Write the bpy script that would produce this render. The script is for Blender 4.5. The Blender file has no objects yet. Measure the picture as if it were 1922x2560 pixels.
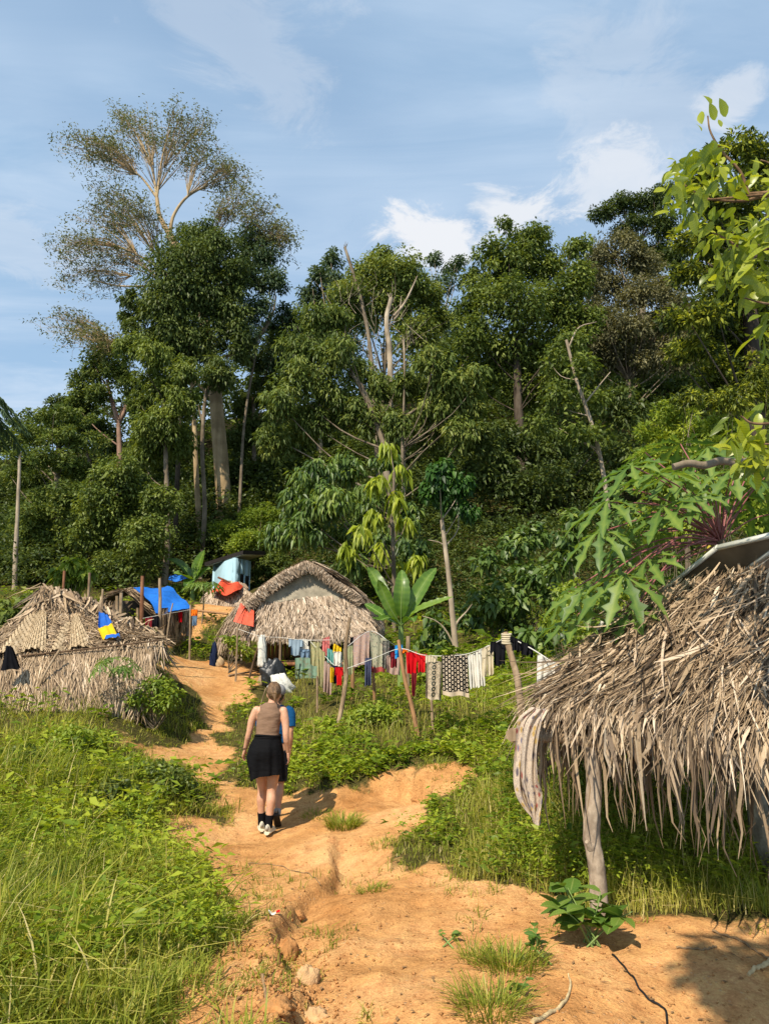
import bpy, math, random
import numpy as np
from mathutils import Vector, Matrix
R = math.radians
SC = bpy.context.scene
COL = SC.collection
rng = np.random.default_rng(11)
random.seed(5)

# ------------------------------------------------------------------ camera
FPX, PITCH, CAMZ = 1828.0, R(12.3), 1.65          # focal length in photo pixels (1922 x 2560)
cam = bpy.data.cameras.new('camera'); camo = bpy.data.objects.new('camera', cam); COL.objects.link(camo)
cam.sensor_fit = 'VERTICAL'; cam.sensor_height = 24.0; cam.lens = 24.0 * FPX / 2560.0
cam.clip_start = 0.05; cam.clip_end = 3000
camo.location = (0, 0, CAMZ); camo.rotation_euler = (R(90) + PITCH, 0, 0)
SC.camera = camo

# ------------------------------------------------------------------ sky, sun, exposure
SUN_DIR = Vector((-0.45, -0.85, 1.02)).normalized()  # towards the sun: behind the camera, to the left
SUN_EL = math.asin(SUN_DIR.z); SUN_AZ = math.atan2(SUN_DIR.x, SUN_DIR.y)
world = bpy.data.worlds.new('World'); SC.world = world; world.use_nodes = True
def build_world():
    nt = world.node_tree; N = nt.nodes; L = nt.links
    bg = N['Background']
    sky = N.new('ShaderNodeTexSky'); sky.sky_type = 'NISHITA'; sky.sun_disc = False
    sky.sun_elevation = SUN_EL; sky.sun_rotation = SUN_AZ
    sky.air_density = 1.0; sky.dust_density = 0.5; sky.ozone_density = 1.4; sky.altitude = 200
    tc = N.new('ShaderNodeTexCoord')
    sep = N.new('ShaderNodeSeparateXYZ'); L.new(tc.outputs['Generated'], sep.inputs[0])
    # project the view direction on a flat cloud layer
    zc = N.new('ShaderNodeMath'); zc.operation = 'MAXIMUM'; zc.inputs[1].default_value = 0.06; L.new(sep.outputs[2], zc.inputs[0])
    dv = N.new('ShaderNodeVectorMath'); dv.operation = 'DIVIDE'; L.new(tc.outputs['Generated'], dv.inputs[0])
    cb = N.new('ShaderNodeCombineXYZ'); [L.new(zc.outputs[0], cb.inputs[i]) for i in range(3)]
    L.new(cb.outputs[0], dv.inputs[1])
    def noise(scale, detail, rough, rot=0.0, sx=1.0, sy=1.0, loc=(0, 0, 0), dist=0.0):
        m = N.new('ShaderNodeMapping'); m.inputs['Rotation'].default_value = (0, 0, rot)
        m.inputs['Scale'].default_value = (sx, sy, 1); m.inputs['Location'].default_value = loc
        L.new(dv.outputs[0], m.inputs[0])
        n = N.new('ShaderNodeTexNoise'); n.inputs['Scale'].default_value = scale
        n.inputs['Detail'].default_value = detail; n.inputs['Roughness'].default_value = rough
        n.inputs['Distortion'].default_value = dist
        L.new(m.outputs[0], n.inputs['Vector']); return n.outputs[0]
    def rampv(sock, a, b, top=1.0, low=0.0):
        r = N.new('ShaderNodeMapRange'); r.interpolation_type = 'SMOOTHSTEP'
        r.inputs[1].default_value = a; r.inputs[2].default_value = b; r.inputs[3].default_value = low; r.inputs[4].default_value = top
        L.new(sock, r.inputs[0]); return r.outputs[0]
    def mix(a, col, fac):
        m = N.new('ShaderNodeMix'); m.data_type = 'RGBA'
        L.new(fac, m.inputs[0]); L.new(a, m.inputs[6]); m.inputs[7].default_value = (*col, 1); return m.outputs[2]
    def mul(a, b):
        m = N.new('ShaderNodeMath'); m.operation = 'MULTIPLY'; L.new(a, m.inputs[0]); L.new(b, m.inputs[1]); return m.outputs[0]
    big = noise(0.55, 4, 0.55, loc=(3.1, 1.7, 0))
    fine = noise(1.6, 9, 0.62, rot=R(-38), sx=0.55, sy=2.2, dist=0.5)
    cirrus = mul(rampv(big, 0.34, 0.62), rampv(fine, 0.30, 0.72, 0.95))
    veil = rampv(big, 0.30, 0.68, 0.92, 0.55)
    col = mix(sky.outputs[0], (2.1, 3.15, 4.35), veil)
    col = mix(col, (3.3, 4.0, 4.9), cirrus)
    # low puffs of cumulus along a band of the layer
    puff = noise(5.6, 11, 0.68, loc=(7.3, 2.9, 0), dist=0.6)
    def blob(cx, cy, rx, ry, rot):
        m = N.new('ShaderNodeMapping'); m.vector_type = 'TEXTURE'
        m.inputs['Location'].default_value = (cx, cy, 0); m.inputs['Rotation'].default_value = (0, 0, rot); m.inputs['Scale'].default_value = (rx, ry, 9)
        L.new(dv.outputs[0], m.inputs[0])
        ln = N.new('ShaderNodeVectorMath'); ln.operation = 'LENGTH'
        fl = N.new('ShaderNodeVectorMath'); fl.operation = 'MULTIPLY'; fl.inputs[1].default_value = (1, 1, 0)
        L.new(m.outputs[0], fl.inputs[0]); L.new(fl.outputs[0], ln.inputs[0])
        r = N.new('ShaderNodeMapRange'); r.inputs[1].default_value = 0.0; r.inputs[2].default_value = 1.0; r.inputs[3].default_value = 0.34; r.inputs[4].default_value = -0.20
        L.new(ln.outputs['Value'], r.inputs[0]); return r.outputs[0]
    for (cx, cy, rx, ry, rot, dens) in CUMULUS:
        a = N.new('ShaderNodeMath'); a.operation = 'ADD'; L.new(puff, a.inputs[0]); L.new(blob(cx, cy, rx, ry, rot), a.inputs[1])
        col = mix(col, (4.7, 4.8, 5.0), rampv(a.outputs[0], 0.50, 0.70, dens))
    L.new(col, bg.inputs['Color']); bg.inputs['Strength'].default_value = 0.125
def ray(px, py):
    dx = (px - 961) / FPX; dz = (1280 - py) / FPX
    c, s = math.cos(PITCH), math.sin(PITCH)
    return Vector((dx, c - s * dz, s + c * dz))
def skyuv(px, py):
    d = ray(px, py); return d.x / d.z, d.y / d.z
def _cum(px0, py0, px1, py1, w):
    a, b = skyuv(px0, py0), skyuv(px1, py1)
    return ((a[0]+b[0])/2, (a[1]+b[1])/2, math.hypot(a[0]-b[0], a[1]-b[1])/2, w, math.atan2(b[1]-a[1], b[0]-a[0]))
CUMULUS = [(*_cum(940, 700, 1300, 480, 0.28), 0.95), (*_cum(1140, 600, 1420, 440, 0.24), 0.85),
           (*_cum(1380, 560, 1740, 310, 0.22), 0.62), (*_cum(1680, 270, 1990, 205, 0.14), 0.5), (*_cum(-80, 700, 160, 480, 0.5), 0.22), (*_cum(1250, 420, 2000, 100, 0.45), 0.22), (*_cum(300, 160, 1000, 20, 0.4), 0.22)]
build_world()
sun = bpy.data.lights.new('sun', 'SUN'); sun.energy = 4.2; sun.angle = R(0.53); sun.color = (1.0, 0.90, 0.74)
suno = bpy.data.objects.new('sun', sun); COL.objects.link(suno)
suno.rotation_euler = (-SUN_DIR).to_track_quat('-Z', 'Y').to_euler(); suno.location = SUN_DIR * 60
SC.view_settings.view_transform = 'Standard'; SC.view_settings.look = 'None'
SC.view_settings.exposure = 0.6; SC.view_settings.gamma = 1.0
SC.render.engine = 'CYCLES'
SC.cycles.max_bounces = 6; SC.cycles.diffuse_bounces = 3; SC.cycles.glossy_bounces = 2; SC.cycles.transmission_bounces = 4
SC.cycles.use_denoising = True

# ------------------------------------------------------------------ helpers: pixels, noise, mesh building
def at(px, py, Y):
    d = ray(px, py); t = Y / d.y
    return Vector((d.x * t, Y, CAMZ + d.z * t))
def mpp(p):                                        # metres per photo pixel at point p
    return (p[1] * math.cos(PITCH) + (p[2] - CAMZ) * math.sin(PITCH)) / FPX
_tab = np.random.default_rng(3).random((8, 256, 256))
def vnoise(x, y, k=0):
    x = np.asarray(x, float); y = np.asarray(y, float)
    xi = np.floor(x).astype(int); yi = np.floor(y).astype(int); fx = x - xi; fy = y - yi
    fx = fx*fx*(3-2*fx); fy = fy*fy*(3-2*fy); T = _tab[k % 8]
    a = T[xi % 256, yi % 256]; b = T[(xi+1) % 256, yi % 256]; c = T[xi % 256, (yi+1) % 256]; d = T[(xi+1) % 256, (yi+1) % 256]
    return (a*(1-fx)+b*fx)*(1-fy) + (c*(1-fx)+d*fx)*fy - 0.5
def fbm(x, y, o=4, k=0):
    s = 0; a = 1.0
    for i in range(o):
        s = s + a * vnoise(x + 17.3*i, y - 9.1*i, k+i); x = x*2.03; y = y*2.03; a *= 0.5
    return s
def nrm(a):
    return a / np.maximum(np.linalg.norm(a, axis=-1, keepdims=True), 1e-9)
class MB:
    def __init__(s): s.v = []; s.f = []; s.n = 0; s.a = []; s.u = []
    def add(s, v, f, rnd=0.5, uv=None):
        v = np.asarray(v, float).reshape(-1, 3); f = np.asarray(f, int)
        s.v.append(v); s.f.append(f + s.n); s.n += len(v)
        r = np.asarray(rnd, float); s.a.append(np.broadcast_to(r, (len(v),)) if r.ndim == 0 else r)
        s.u.append(np.zeros((len(v), 2)) if uv is None else np.asarray(uv, float))
    def mesh(s, name, org=(0, 0, 0), smooth=False):
        me = bpy.data.meshes.new(name)
        V = np.concatenate(s.v) - np.asarray(org, float)
        fs = [f for f in s.f if len(f)]
        tot = np.concatenate([np.full(len(f), f.shape[1]) for f in fs]); idx = np.concatenate([f.ravel() for f in fs])
        me.vertices.add(len(V)); me.vertices.foreach_set('co', V.ravel().astype(np.float32))
        me.loops.add(len(idx)); me.loops.foreach_set('vertex_index', idx.astype(np.int32))
        me.polygons.add(len(tot)); st = np.zeros(len(tot), np.int32); st[1:] = np.cumsum(tot)[:-1]
        me.polygons.foreach_set('loop_start', st)
        at_ = me.attributes.new('rnd', 'FLOAT', 'POINT'); at_.data.foreach_set('value', np.concatenate(s.a).astype(np.float32))
        U = np.concatenate(s.u)
        if U.any():
            ul = me.uv_layers.new(name='UVMap'); ul.data.foreach_set('uv', U[idx].ravel().astype(np.float32))
        me.update(calc_edges=True)
        if smooth: me.polygons.foreach_set('use_smooth', np.ones(len(tot), bool)); me.update()
        return me
def link(name, me, mt, loc=(0, 0, 0), parent=None):
    o = bpy.data.objects.new(name, me); COL.objects.link(o); o.location = loc
    if me is not None and mt is not None and not me.materials: me.materials.append(mt)
    if parent is not None: o.parent = parent
    return o
def root(name, loc, label, cat, group=None):
    o = bpy.data.objects.new(name, None); COL.objects.link(o); o.location = loc
    o.empty_display_size = 0.2; o['label'] = label; o['category'] = cat
    if group: o['group'] = group
    return o
def world_of(o):
    v = Vector(o.location)
    while o.parent: o = o.parent; v += Vector(o.location)
    return v
def part(name, mb, mt, parent, smooth=False, stuff=False, label=None):     # mesh given in world coordinates
    org = world_of(parent)
    o = link(name, mb.mesh(name, org, smooth), mt, (0, 0, 0), parent)
    if stuff: o['kind'] = 'stuff'
    if label: o['label'] = label
    return o
def single(name, mb, mt, loc, label, cat, group=None, smooth=False):       # a thing that is one mesh
    o = link(name, mb.mesh(name, loc, smooth), mt, loc)
    o['label'] = label; o['category'] = cat
    if group: o['group'] = group
    return o
def frame_of(d):
    d = np.asarray(d, float); d = d / np.linalg.norm(d)
    a = np.array([0, 0, 1.0]) if abs(d[2]) < 0.9 else np.array([1.0, 0, 0])
    u = np.cross(d, a); u /= np.linalg.norm(u); return u, np.cross(d, u)
def tube(mb, pts, rad, sides=7, rnd=0.5, cap=True, wob=0.0, oval=1.0):
    P = np.asarray([tuple(p) for p in pts], float); n = len(P)
    rad = np.broadcast_to(np.asarray(rad, float), (n,))
    T = np.gradient(P, axis=0); T = nrm(T); u, w = frame_of(T[0]); vs = []
    a = np.linspace(0, 2*math.pi, sides, endpoint=False)
    for i in range(n):
        u = u - T[i]*np.dot(u, T[i]); u /= np.linalg.norm(u); w = np.cross(T[i], u)
        k = 1 + wob*(rng.random(sides)-0.5) if wob else 1
        vs.append(P[i] + rad[i]*((np.cos(a)*k)[:, None]*u + oval*(np.sin(a)*k)[:, None]*w))
    V = np.concatenate(vs); f = []
    for i in range(n-1):
        for j in range(sides):
            k = (j+1) % sides; f.append((i*sides+j, i*sides+k, (i+1)*sides+k, (i+1)*sides+j))
    h = np.linspace(0, 1, n).repeat(sides)
    mb.add(V, np.array(f), rnd, np.stack([np.tile(a/6.2832, n), h], 1))
    if cap:
        mb.add(np.vstack([V[:sides], P[0]]), np.array([(j, sides, (j+1) % sides) for j in range(sides)]), rnd)
        mb.add(np.vstack([V[-sides:], P[-1]]), np.array([((j+1) % sides, sides, j) for j in range(sides)]), rnd)
def box(mb, c, sx, sy, sz, ax=None, rnd=0.5, bev=0.0):
    ax = np.eye(3) if ax is None else np.asarray(ax, float)
    g = []
    for z in (-1, 1):
        for y in (-1, 1):
            for x in (-1, 1): g.append((x*sx/2, y*sy/2, z*sz/2))
    V = np.asarray(g) @ ax + np.asarray(tuple(c), float)
    mb.add(V, np.array([(0, 2, 3, 1), (4, 5, 7, 6), (0, 1, 5, 4), (2, 6, 7, 3), (0, 4, 6, 2), (1, 3, 7, 5)]), rnd)
def curvepts(pts, n):                              # smooth Catmull-Rom through points
    P = np.asarray([tuple(p) for p in pts], float)
    if len(P) == 2: return P[0] + (P[1]-P[0])*np.linspace(0, 1, n)[:, None]
    Q = np.vstack([2*P[0]-P[1], P, 2*P[-1]-P[-2]]); t = np.linspace(0, len(P)-1, n); i = np.minimum(t.astype(int), len(P)-2); f = (t-i)[:, None]
    p0, p1, p2, p3 = Q[i], Q[i+1], Q[i+2], Q[i+3]
    return 0.5*(2*p1 + (p2-p0)*f + (2*p0-5*p1+4*p2-p3)*f*f + (3*p1-p0-3*p2+p3)*f**3)
def rvec(n, r=None): return nrm((r or rng).normal(size=(n, 3)))
def leaves(mb, base, d, up, L, W, rnd, droop=0.25, wide=0.42, fold=0.12):   # n small folded leaves of two triangles
    d = nrm(d); w = nrm(np.cross(d, up)); nn = np.cross(w, d); n = len(base)
    L = np.broadcast_to(L, (n,))[:, None]; W = np.broadcast_to(W, (n,))[:, None]; g = np.array([0, 0, -1.0])
    a = base; t = base + d*L + g*L*droop
    m = base + d*L*wide + g*L*droop*0.2 + nn*W*fold
    V = np.stack([a, m + w*W*0.5, t, m - w*W*0.5], 1).reshape(-1, 3)
    i = np.arange(n)[:, None]*4
    mb.add(V, np.concatenate([i + np.array([[0, 1, 2]]), i + np.array([[0, 2, 3]])]), np.repeat(rnd, 4))
def bigleaves(mb, base, d, up, L, W, rnd, droop=0.35, fold=0.10):           # n pointed-oval leaves, ten faces each
    d = nrm(d); w = nrm(np.cross(d, up)); nn = np.cross(w, d); n = len(base)
    L = np.broadcast_to(L, (n,))[:, None]; W = np.broadcast_to(W, (n,))[:, None]; g = np.array([0, 0, -1.0])
    S = [0, .15, .4, .68, .88, 1.0]; H = [.04, .62, 1.0, .82, .40, 0.02]; V = []
    for s, h in zip(S, H):
        c = base + d*L*s + g*L*droop*s*s
        V += [c + w*W*.5*h + nn*W*fold*h, c, c - w*W*.5*h + nn*W*fold*h]
    V = np.stack(V, 1).reshape(-1, 3); q = []
    for k in range(5):
        o = 3*k; q += [(o, o+1, o+4, o+3), (o+1, o+2, o+5, o+4)]
    q = np.array(q); i = np.arange(n)[:, None, None]*18
    uv = np.tile(np.stack([np.tile([0, .5, 1.], 6), np.repeat(S, 3)], 1), (n, 1))
    mb.add(V, (i + q[None]).reshape(-1, 4), np.repeat(rnd, 18), uv)

# ------------------------------------------------------------------ materials
def nodes(name):
    m = bpy.data.materials.new(name); m.use_nodes = True; nt = m.node_tree; nt.nodes.clear()
    return m, nt.nodes, nt.links, nt.nodes.new('ShaderNodeOutputMaterial')
def ramp(N, L, sock, stops, interp='LINEAR'):
    r = N.new('ShaderNodeValToRGB'); r.color_ramp.interpolation = interp; e = r.color_ramp.elements
    while len(e) < len(stops): e.new(0.5)
    for k, (p, c) in enumerate(stops): e[k].position = p; e[k].color = (*c, 1)
    L.new(sock, r.inputs[0]); return r.outputs[0]
def attr(N, name='rnd'):
    a = N.new('ShaderNodeAttribute'); a.attribute_name = name; return a.outputs['Fac']
def noisen(N, L, scale, detail=4, rough=0.55, vec=None, sc=None, dist=0.0):
    n = N.new('ShaderNodeTexNoise'); n.inputs['Scale'].default_value = scale; n.inputs['Detail'].default_value = detail
    n.inputs['Roughness'].default_value = rough; n.inputs['Distortion'].default_value = dist
    if vec is None:
        t = N.new('ShaderNodeTexCoord'); vec = t.outputs['Object']
    if sc:
        m = N.new('ShaderNodeMapping'); m.inputs['Scale'].default_value = sc; L.new(vec, m.inputs[0]); vec = m.outputs[0]
    L.new(vec, n.inputs['Vector']); return n.outputs[0]
def mixc(N, L, fac, a, b, blend='MIX'):
    m = N.new('ShaderNodeMix'); m.data_type = 'RGBA'; m.blend_type = blend
    for s, v in ((0, fac), (6, a), (7, b)):
        if isinstance(v, (int, float)): m.inputs[s].default_value = v
        elif isinstance(v, tuple): m.inputs[s].default_value = (*v, 1)
        else: L.new(v, m.inputs[s])
    return m.outputs[2]
def bump(N, L, h, strength=0.4, dist=0.02):
    b = N.new('ShaderNodeBump'); b.inputs['Strength'].default_value = strength; b.inputs['Distance'].default_value = dist
    L.new(h, b.inputs['Height']); return b.outputs[0]
def foliage(name, stops, trans=0.35, gloss=0.05, rough=0.45, warm=(1.25, 1.15, 0.45), veins=False):
    m, N, L, out = nodes(name)
    c = ramp(N, L, attr(N), stops)
    if veins:
        t = N.new('ShaderNodeUVMap'); w = N.new('ShaderNodeTexWave'); w.bands_direction = 'Y'
        w.inputs['Scale'].default_value = 3.2; w.inputs['Distortion'].default_value = 0.6; L.new(t.outputs[0], w.inputs[0])
        s = N.new('ShaderNodeSeparateXYZ'); L.new(t.outputs[0], s.inputs[0])
        a = N.new('ShaderNodeMath'); a.operation = 'SUBTRACT'; a.inputs[1].default_value = 0.5; L.new(s.outputs[0], a.inputs[0])
        b = N.new('ShaderNodeMath'); b.operation = 'ABSOLUTE'; L.new(a.outputs[0], b.inputs[0])
        r = N.new('ShaderNodeMapRange'); r.inputs[1].default_value = .02; r.inputs[2].default_value = .06; r.inputs[3].default_value = .55; r.inputs[4].default_value = 0; L.new(b.outputs[0], r.inputs[0])
        c = mixc(N, L, r.outputs[0], c, (0.30, 0.36, 0.10))
        c = mixc(N, L, 0.10, c, w.outputs[0], 'OVERLAY')
    d = N.new('ShaderNodeBsdfDiffuse'); L.new(c, d.inputs[0])
    tr = N.new('ShaderNodeBsdfTranslucent'); L.new(mixc(N, L, 1.0, c, warm, 'MULTIPLY'), tr.inputs[0])
    mx = N.new('ShaderNodeMixShader'); mx.inputs[0].default_value = trans; L.new(d.outputs[0], mx.inputs[1]); L.new(tr.outputs[0], mx.inputs[2])
    g = N.new('ShaderNodeBsdfGlossy'); g.inputs['Roughness'].default_value = rough
    m2 = N.new('ShaderNodeMixShader'); m2.inputs[0].default_value = gloss*0.35; L.new(mx.outputs[0], m2.inputs[1]); L.new(g.outputs[0], m2.inputs[2])
    L.new(m2.outputs[0], out.inputs[0]); return m
def plain(name, col, rough=0.8, var=0.25, scale=6.0, spec=0.3, bmp=0.0, bscale=30, sc=None, dark=None, metal=0.0):
    m, N, L, out = nodes(name)
    p = N.new('ShaderNodeBsdfPrincipled'); p.inputs['Roughness'].default_value = rough; p.inputs['Metallic'].default_value = metal
    p.inputs['Specular IOR Level'].default_value = spec
    n = noisen(N, L, scale, 5, 0.6, sc=sc)
    lo = dark or tuple(c*(1-var) for c in col); hi = tuple(min(1, c*(1+var*0.7)) for c in col)
    L.new(ramp(N, L, n, [(0.3, lo), (0.5, col), (0.72, hi)]), p.inputs['Base Color'])
    if bmp: L.new(bump(N, L, noisen(N, L, bscale, 4, 0.6, sc=sc), bmp), p.inputs['Normal'])
    L.new(p.outputs[0], out.inputs[0]); return m
def barkmat(name, lo, mid, hi, scale=3.0, stretch=0.18, bmp=0.6):
    m, N, L, out = nodes(name)
    p = N.new('ShaderNodeBsdfPrincipled'); p.inputs['Roughness'].default_value = 0.92; p.inputs['Specular IOR Level'].default_value = 0.15
    n = noisen(N, L, scale, 6, 0.65, sc=(1, 1, stretch)); n2 = noisen(N, L, scale*0.5, 3)
    c = ramp(N, L, n, [(0.30, lo), (0.5, mid), (0.70, hi)])
    c = mixc(N, L, ramp(N, L, n2, [(0.45, (0, 0, 0)), (0.65, (.55, .55, .55))]), c, tuple(0.6*x for x in lo))
    L.new(c, p.inputs['Base Color']); L.new(bump(N, L, n, bmp, 0.03), p.inputs['Normal'])
    L.new(p.outputs[0], out.inputs[0]); return m
def strawmat(name, stops, trans=0.12, grain=60):
    m, N, L, out = nodes(name)
    c = ramp(N, L, attr(N), stops)
    n = noisen(N, L, grain, 3, 0.6); n2 = noisen(N, L, 2.2, 3, 0.6)
    c = mixc(N, L, 0.35, c, ramp(N, L, n, [(0.3, (.35, .35, .35)), (0.7, (.72, .72, .72))]), 'OVERLAY')
    c = mixc(N, L, 0.40, c, ramp(N, L, n2, [(0.3, (.30, .29, .30)), (0.7, (.66, .64, .62))]), 'OVERLAY')
    d = N.new('ShaderNodeBsdfDiffuse'); L.new(c, d.inputs[0])
    tr = N.new('ShaderNodeBsdfTranslucent'); L.new(c, tr.inputs[0])
    mx = N.new('ShaderNodeMixShader'); mx.inputs[0].default_value = trans; L.new(d.outputs[0], mx.inputs[1]); L.new(tr.outputs[0], mx.inputs[2])
    g = N.new('ShaderNodeBsdfGlossy'); g.inputs['Roughness'].default_value = 0.5
    m2 = N.new('ShaderNodeMixShader'); m2.inputs[0].default_value = 0.03; L.new(mx.outputs[0], m2.inputs[1]); L.new(g.outputs[0], m2.inputs[2])
    L.new(m2.outputs[0], out.inputs[0]); return m

# ------------------------------------------------------------------ terrain
# places where the ground is known: photo pixel and distance
CTRL = [(700,2560,3.9),(620,2300,5.75),(660,2085,8.6),(800,2060,8.7),(900,2040,9.0),(860,2200,6.75),(1000,2400,4.95),(1000,1975,9.7),(720,2010,9.6),
 (520,1960,10.6),(480,1880,12.2),(480,1800,14.6),(540,1740,17.0),(620,1700,18.8),(480,1655,20.8),(430,1640,21.8),(430,1590,25.5),(520,1540,30),(560,1505,35),
 (850,1900,10.7),(850,1800,13.0),(850,1750,15.4),(800,1705,18.6),(960,1690,18.6),(1050,1850,11.2),(1180,1880,10.5),(1080,1905,10.1),(1300,1960,8.8),(1250,2225,6.2),
 (1500,2290,5.5),(1700,2295,5.5),(1922,2290,5.6),(1650,2180,7.0),(1900,2150,7.5),(1750,2560,4.15),(1450,2560,4.0),(1250,2560,3.85),
 (1300,1780,12.0),(1420,1680,14.5),(1150,1640,18.0),(1150,1740,14.2),(1600,1700,14.0),(1900,1700,14.0),
 (0,1782,12.3),(250,1775,12.3),(400,1690,16.0),(330,1915,10.6),(100,2010,8.6),(-100,2220,6.2),(300,2330,5.6),(450,2160,7.2),(150,2560,3.9),(-200,2560,3.9),(560,2190,7.1),(420,2050,8.8),(380,1960,9.9),
 (-200,1600,20),(100,1545,24),(200,1490,30),(330,1600,19.5),(400,1560,24),(-300,1500,34),
 (500,1482,40),(590,1490,38.5),(560,1440,47),(545,1290,53),(760,1640,24),(1000,1480,31),(1300,1420,31),(1600,1400,30),(2000,1400,30),(0,1440,40),(200,1380,45),(-400,1420,45),(750,1420,40),
 (800,1200,55),(1100,1100,55),(1500,1020,54),(1900,1000,54),(2300,1000,54),(300,1260,60),(0,1320,62),(-300,1330,65),(1200,970,75),(1600,830,75),(2100,760,75),(600,1080,80),(100,1210,95),(-500,1230,100),
 (1200,930,120),(1700,780,120),(2300,760,120),(600,1040,120),(0,1150,150),(-600,1180,150)]
_w = lambda x, y: np.stack([np.asarray(x, float)/(np.maximum(y, 1.2)+2.0)*1.6, np.log(np.maximum(y, 1.2)+2.0)*1.6], -1)
_cp = np.array([tuple(at(*c)) for c in CTRL])
_C = _w(_cp[:, 0], _cp[:, 1])
def _phi(r2): return 0.5*r2*np.log(np.maximum(r2, 1e-12))
_n = len(_C)
_K = _phi(((_C[:, None]-_C[None])**2).sum(-1)) + 2e-4*np.eye(_n)
_Pm = np.hstack([np.ones((_n, 1)), _C])
_A = np.block([[_K, _Pm], [_Pm.T, np.zeros((3, 3))]])
_sol = np.linalg.solve(_A, np.concatenate([_cp[:, 2], np.zeros(3)]))
def gz0(x, y):
    x = np.asarray(x, float); y = np.asarray(y, float); sh = np.broadcast(x, y).shape
    W = _w(*np.broadcast_arrays(x, y)).reshape(-1, 2); out = np.empty(len(W))
    for i in range(0, len(W), 20000):
        w = W[i:i+20000]; out[i:i+20000] = _phi(((w[:, None]-_C[None])**2).sum(-1)) @ _sol[:_n] + _sol[_n] + w @ _sol[_n+1:]
    return out.reshape(sh)
_gu = np.linspace(-4.2, 4.2, 560); _gv = np.linspace(math.log(3.2)*1.6, math.log(300.0)*1.6, 460)
def _fill():
    U, Vv = np.meshgrid(_gu, _gv, indexing='ij'); W = np.stack([U, Vv], -1).reshape(-1, 2); out = np.empty(len(W)); c2 = (_C**2).sum(1)
    for i in range(0, len(W), 20000):
        w = W[i:i+20000]; out[i:i+20000] = _phi(np.maximum((w**2).sum(1)[:, None] + c2[None] - 2*w @ _C.T, 0)) @ _sol[:_n] + _sol[_n] + w @ _sol[_n+1:]
    return out.reshape(U.shape)
_GT = _fill()
def gz0(x, y):                                     # the same surface read from a table
    W = _w(*np.broadcast_arrays(np.asarray(x, float), np.asarray(y, float)))
    a = np.clip((W[..., 0]-_gu[0])/(_gu[1]-_gu[0]), 0, len(_gu)-1.001); b = np.clip((W[..., 1]-_gv[0])/(_gv[1]-_gv[0]), 0, len(_gv)-1.001)
    i = a.astype(int); j = b.astype(int); fa = a-i; fb = b-j
    return (_GT[i, j]*(1-fa)+_GT[i+1, j]*fa)*(1-fb) + (_GT[i, j+1]*(1-fa)+_GT[i+1, j+1]*fa)*fb
def ongnd(px, py, f=None):                         # where the view through a pixel first meets the ground
    d = ray(px, py); Y = np.concatenate([np.linspace(1.5, 12, 200), np.geomspace(12.05, 160, 260)])
    X = d.x/d.y*Y; Z = CAMZ + d.z/d.y*Y; h = (f or gz0)(X, Y) - Z
    i = int(np.argmax(h > 0)); i = max(i, 1)
    t = h[i-1]/(h[i-1]-h[i]) if h[i] != h[i-1] else 0; y = Y[i-1] + (Y[i]-Y[i-1])*t
    return np.array([d.x/d.y*y, y])
DIRT = [[(400,2560),(450,2480),(520,2400),(590,2330),(580,2270),(540,2180),(470,2110),(410,2030),(470,2035),(540,2060),(585,2040),(540,2000),(500,1955),(462,1918),(350,1888),(340,1865),(460,1860),(500,1830),(515,1780),(508,1740),(470,1710),(425,1692),(400,1670),(425,1640),(520,1655),(640,1655),(680,1700),(625,1720),(615,1760),(565,1790),(548,1850),(545,1905),(575,1962),(650,1985),(710,1980),(790,1968),(900,1966),(1000,1946),(1060,1922),(1120,1912),(1190,1918),(1205,1938),(1150,1965),(1080,2010),(1010,2080),(950,2130),(945,2180),(1030,2185),(1100,2165),(1180,2215),(1400,2240),(1440,2300),(1700,2305),(1922,2320),(2200,2330),(2200,2690),(300,2690)],
 [(480,1522),(560,1503),(640,1522),(690,1528),(690,1546),(560,1538),(520,1565),(470,1600),(432,1622),(418,1610),(470,1572)]]
DIRT_W = [np.array([ongnd(*p) for p in poly]) for poly in DIRT]
def inpoly(x, y, P):
    c = np.zeros(np.shape(x), bool); j = len(P)-1
    for i in range(len(P)):
        xi, yi = P[i]; xj, yj = P[j]
        if yi != yj: c ^= ((yi > y) != (yj > y)) & (x < (xj-xi)*(y-yi)/(yj-yi)+xi)
        j = i
    return c
def sdist(x, y, P):                                # signed distance, positive inside
    d = np.full(np.shape(x), 1e9); Q = np.roll(P, -1, 0)
    for a, b in zip(P, Q):
        ab = b-a; t = np.clip(((x-a[0])*ab[0]+(y-a[1])*ab[1])/max(ab @ ab, 1e-9), 0, 1)
        d = np.minimum(d, np.hypot(x-a[0]-t*ab[0], y-a[1]-t*ab[1]))
    return np.where(inpoly(x, y, P), d, -d)
def dirtness(x, y):                                # signed metres from the ragged edge of the bare soil
    k = 0.30*np.clip(y/8, .5, 1.6)
    xn = x + k*fbm(x*1.7, y*1.7, 4, 1); yn = y + k*fbm(x*1.7+9, y*1.7+4, 4, 2)
    return np.maximum(sdist(xn, yn, DIRT_W[0]), sdist(xn, yn, DIRT_W[1]))
def seg(x, y, pts):                                # distance and side to a polyline
    d = np.full(np.shape(x), 1e9); s = np.zeros(np.shape(x)); al = np.zeros(np.shape(x)); acc = 0
    for a, b in zip(pts[:-1], pts[1:]):
        ab = b-a; l = math.hypot(*ab); t = np.clip(((x-a[0])*ab[0]+(y-a[1])*ab[1])/max(l*l, 1e-9), 0, 1)
        q = np.hypot(x-a[0]-t*ab[0], y-a[1]-t*ab[1]); m = q < d
        d = np.where(m, q, d); s = np.where(m, ab[0]*(y-a[1])-ab[1]*(x-a[0]), s); al = np.where(m, acc+t*l, al); acc += l
    return d, np.sign(s), al/acc
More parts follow.
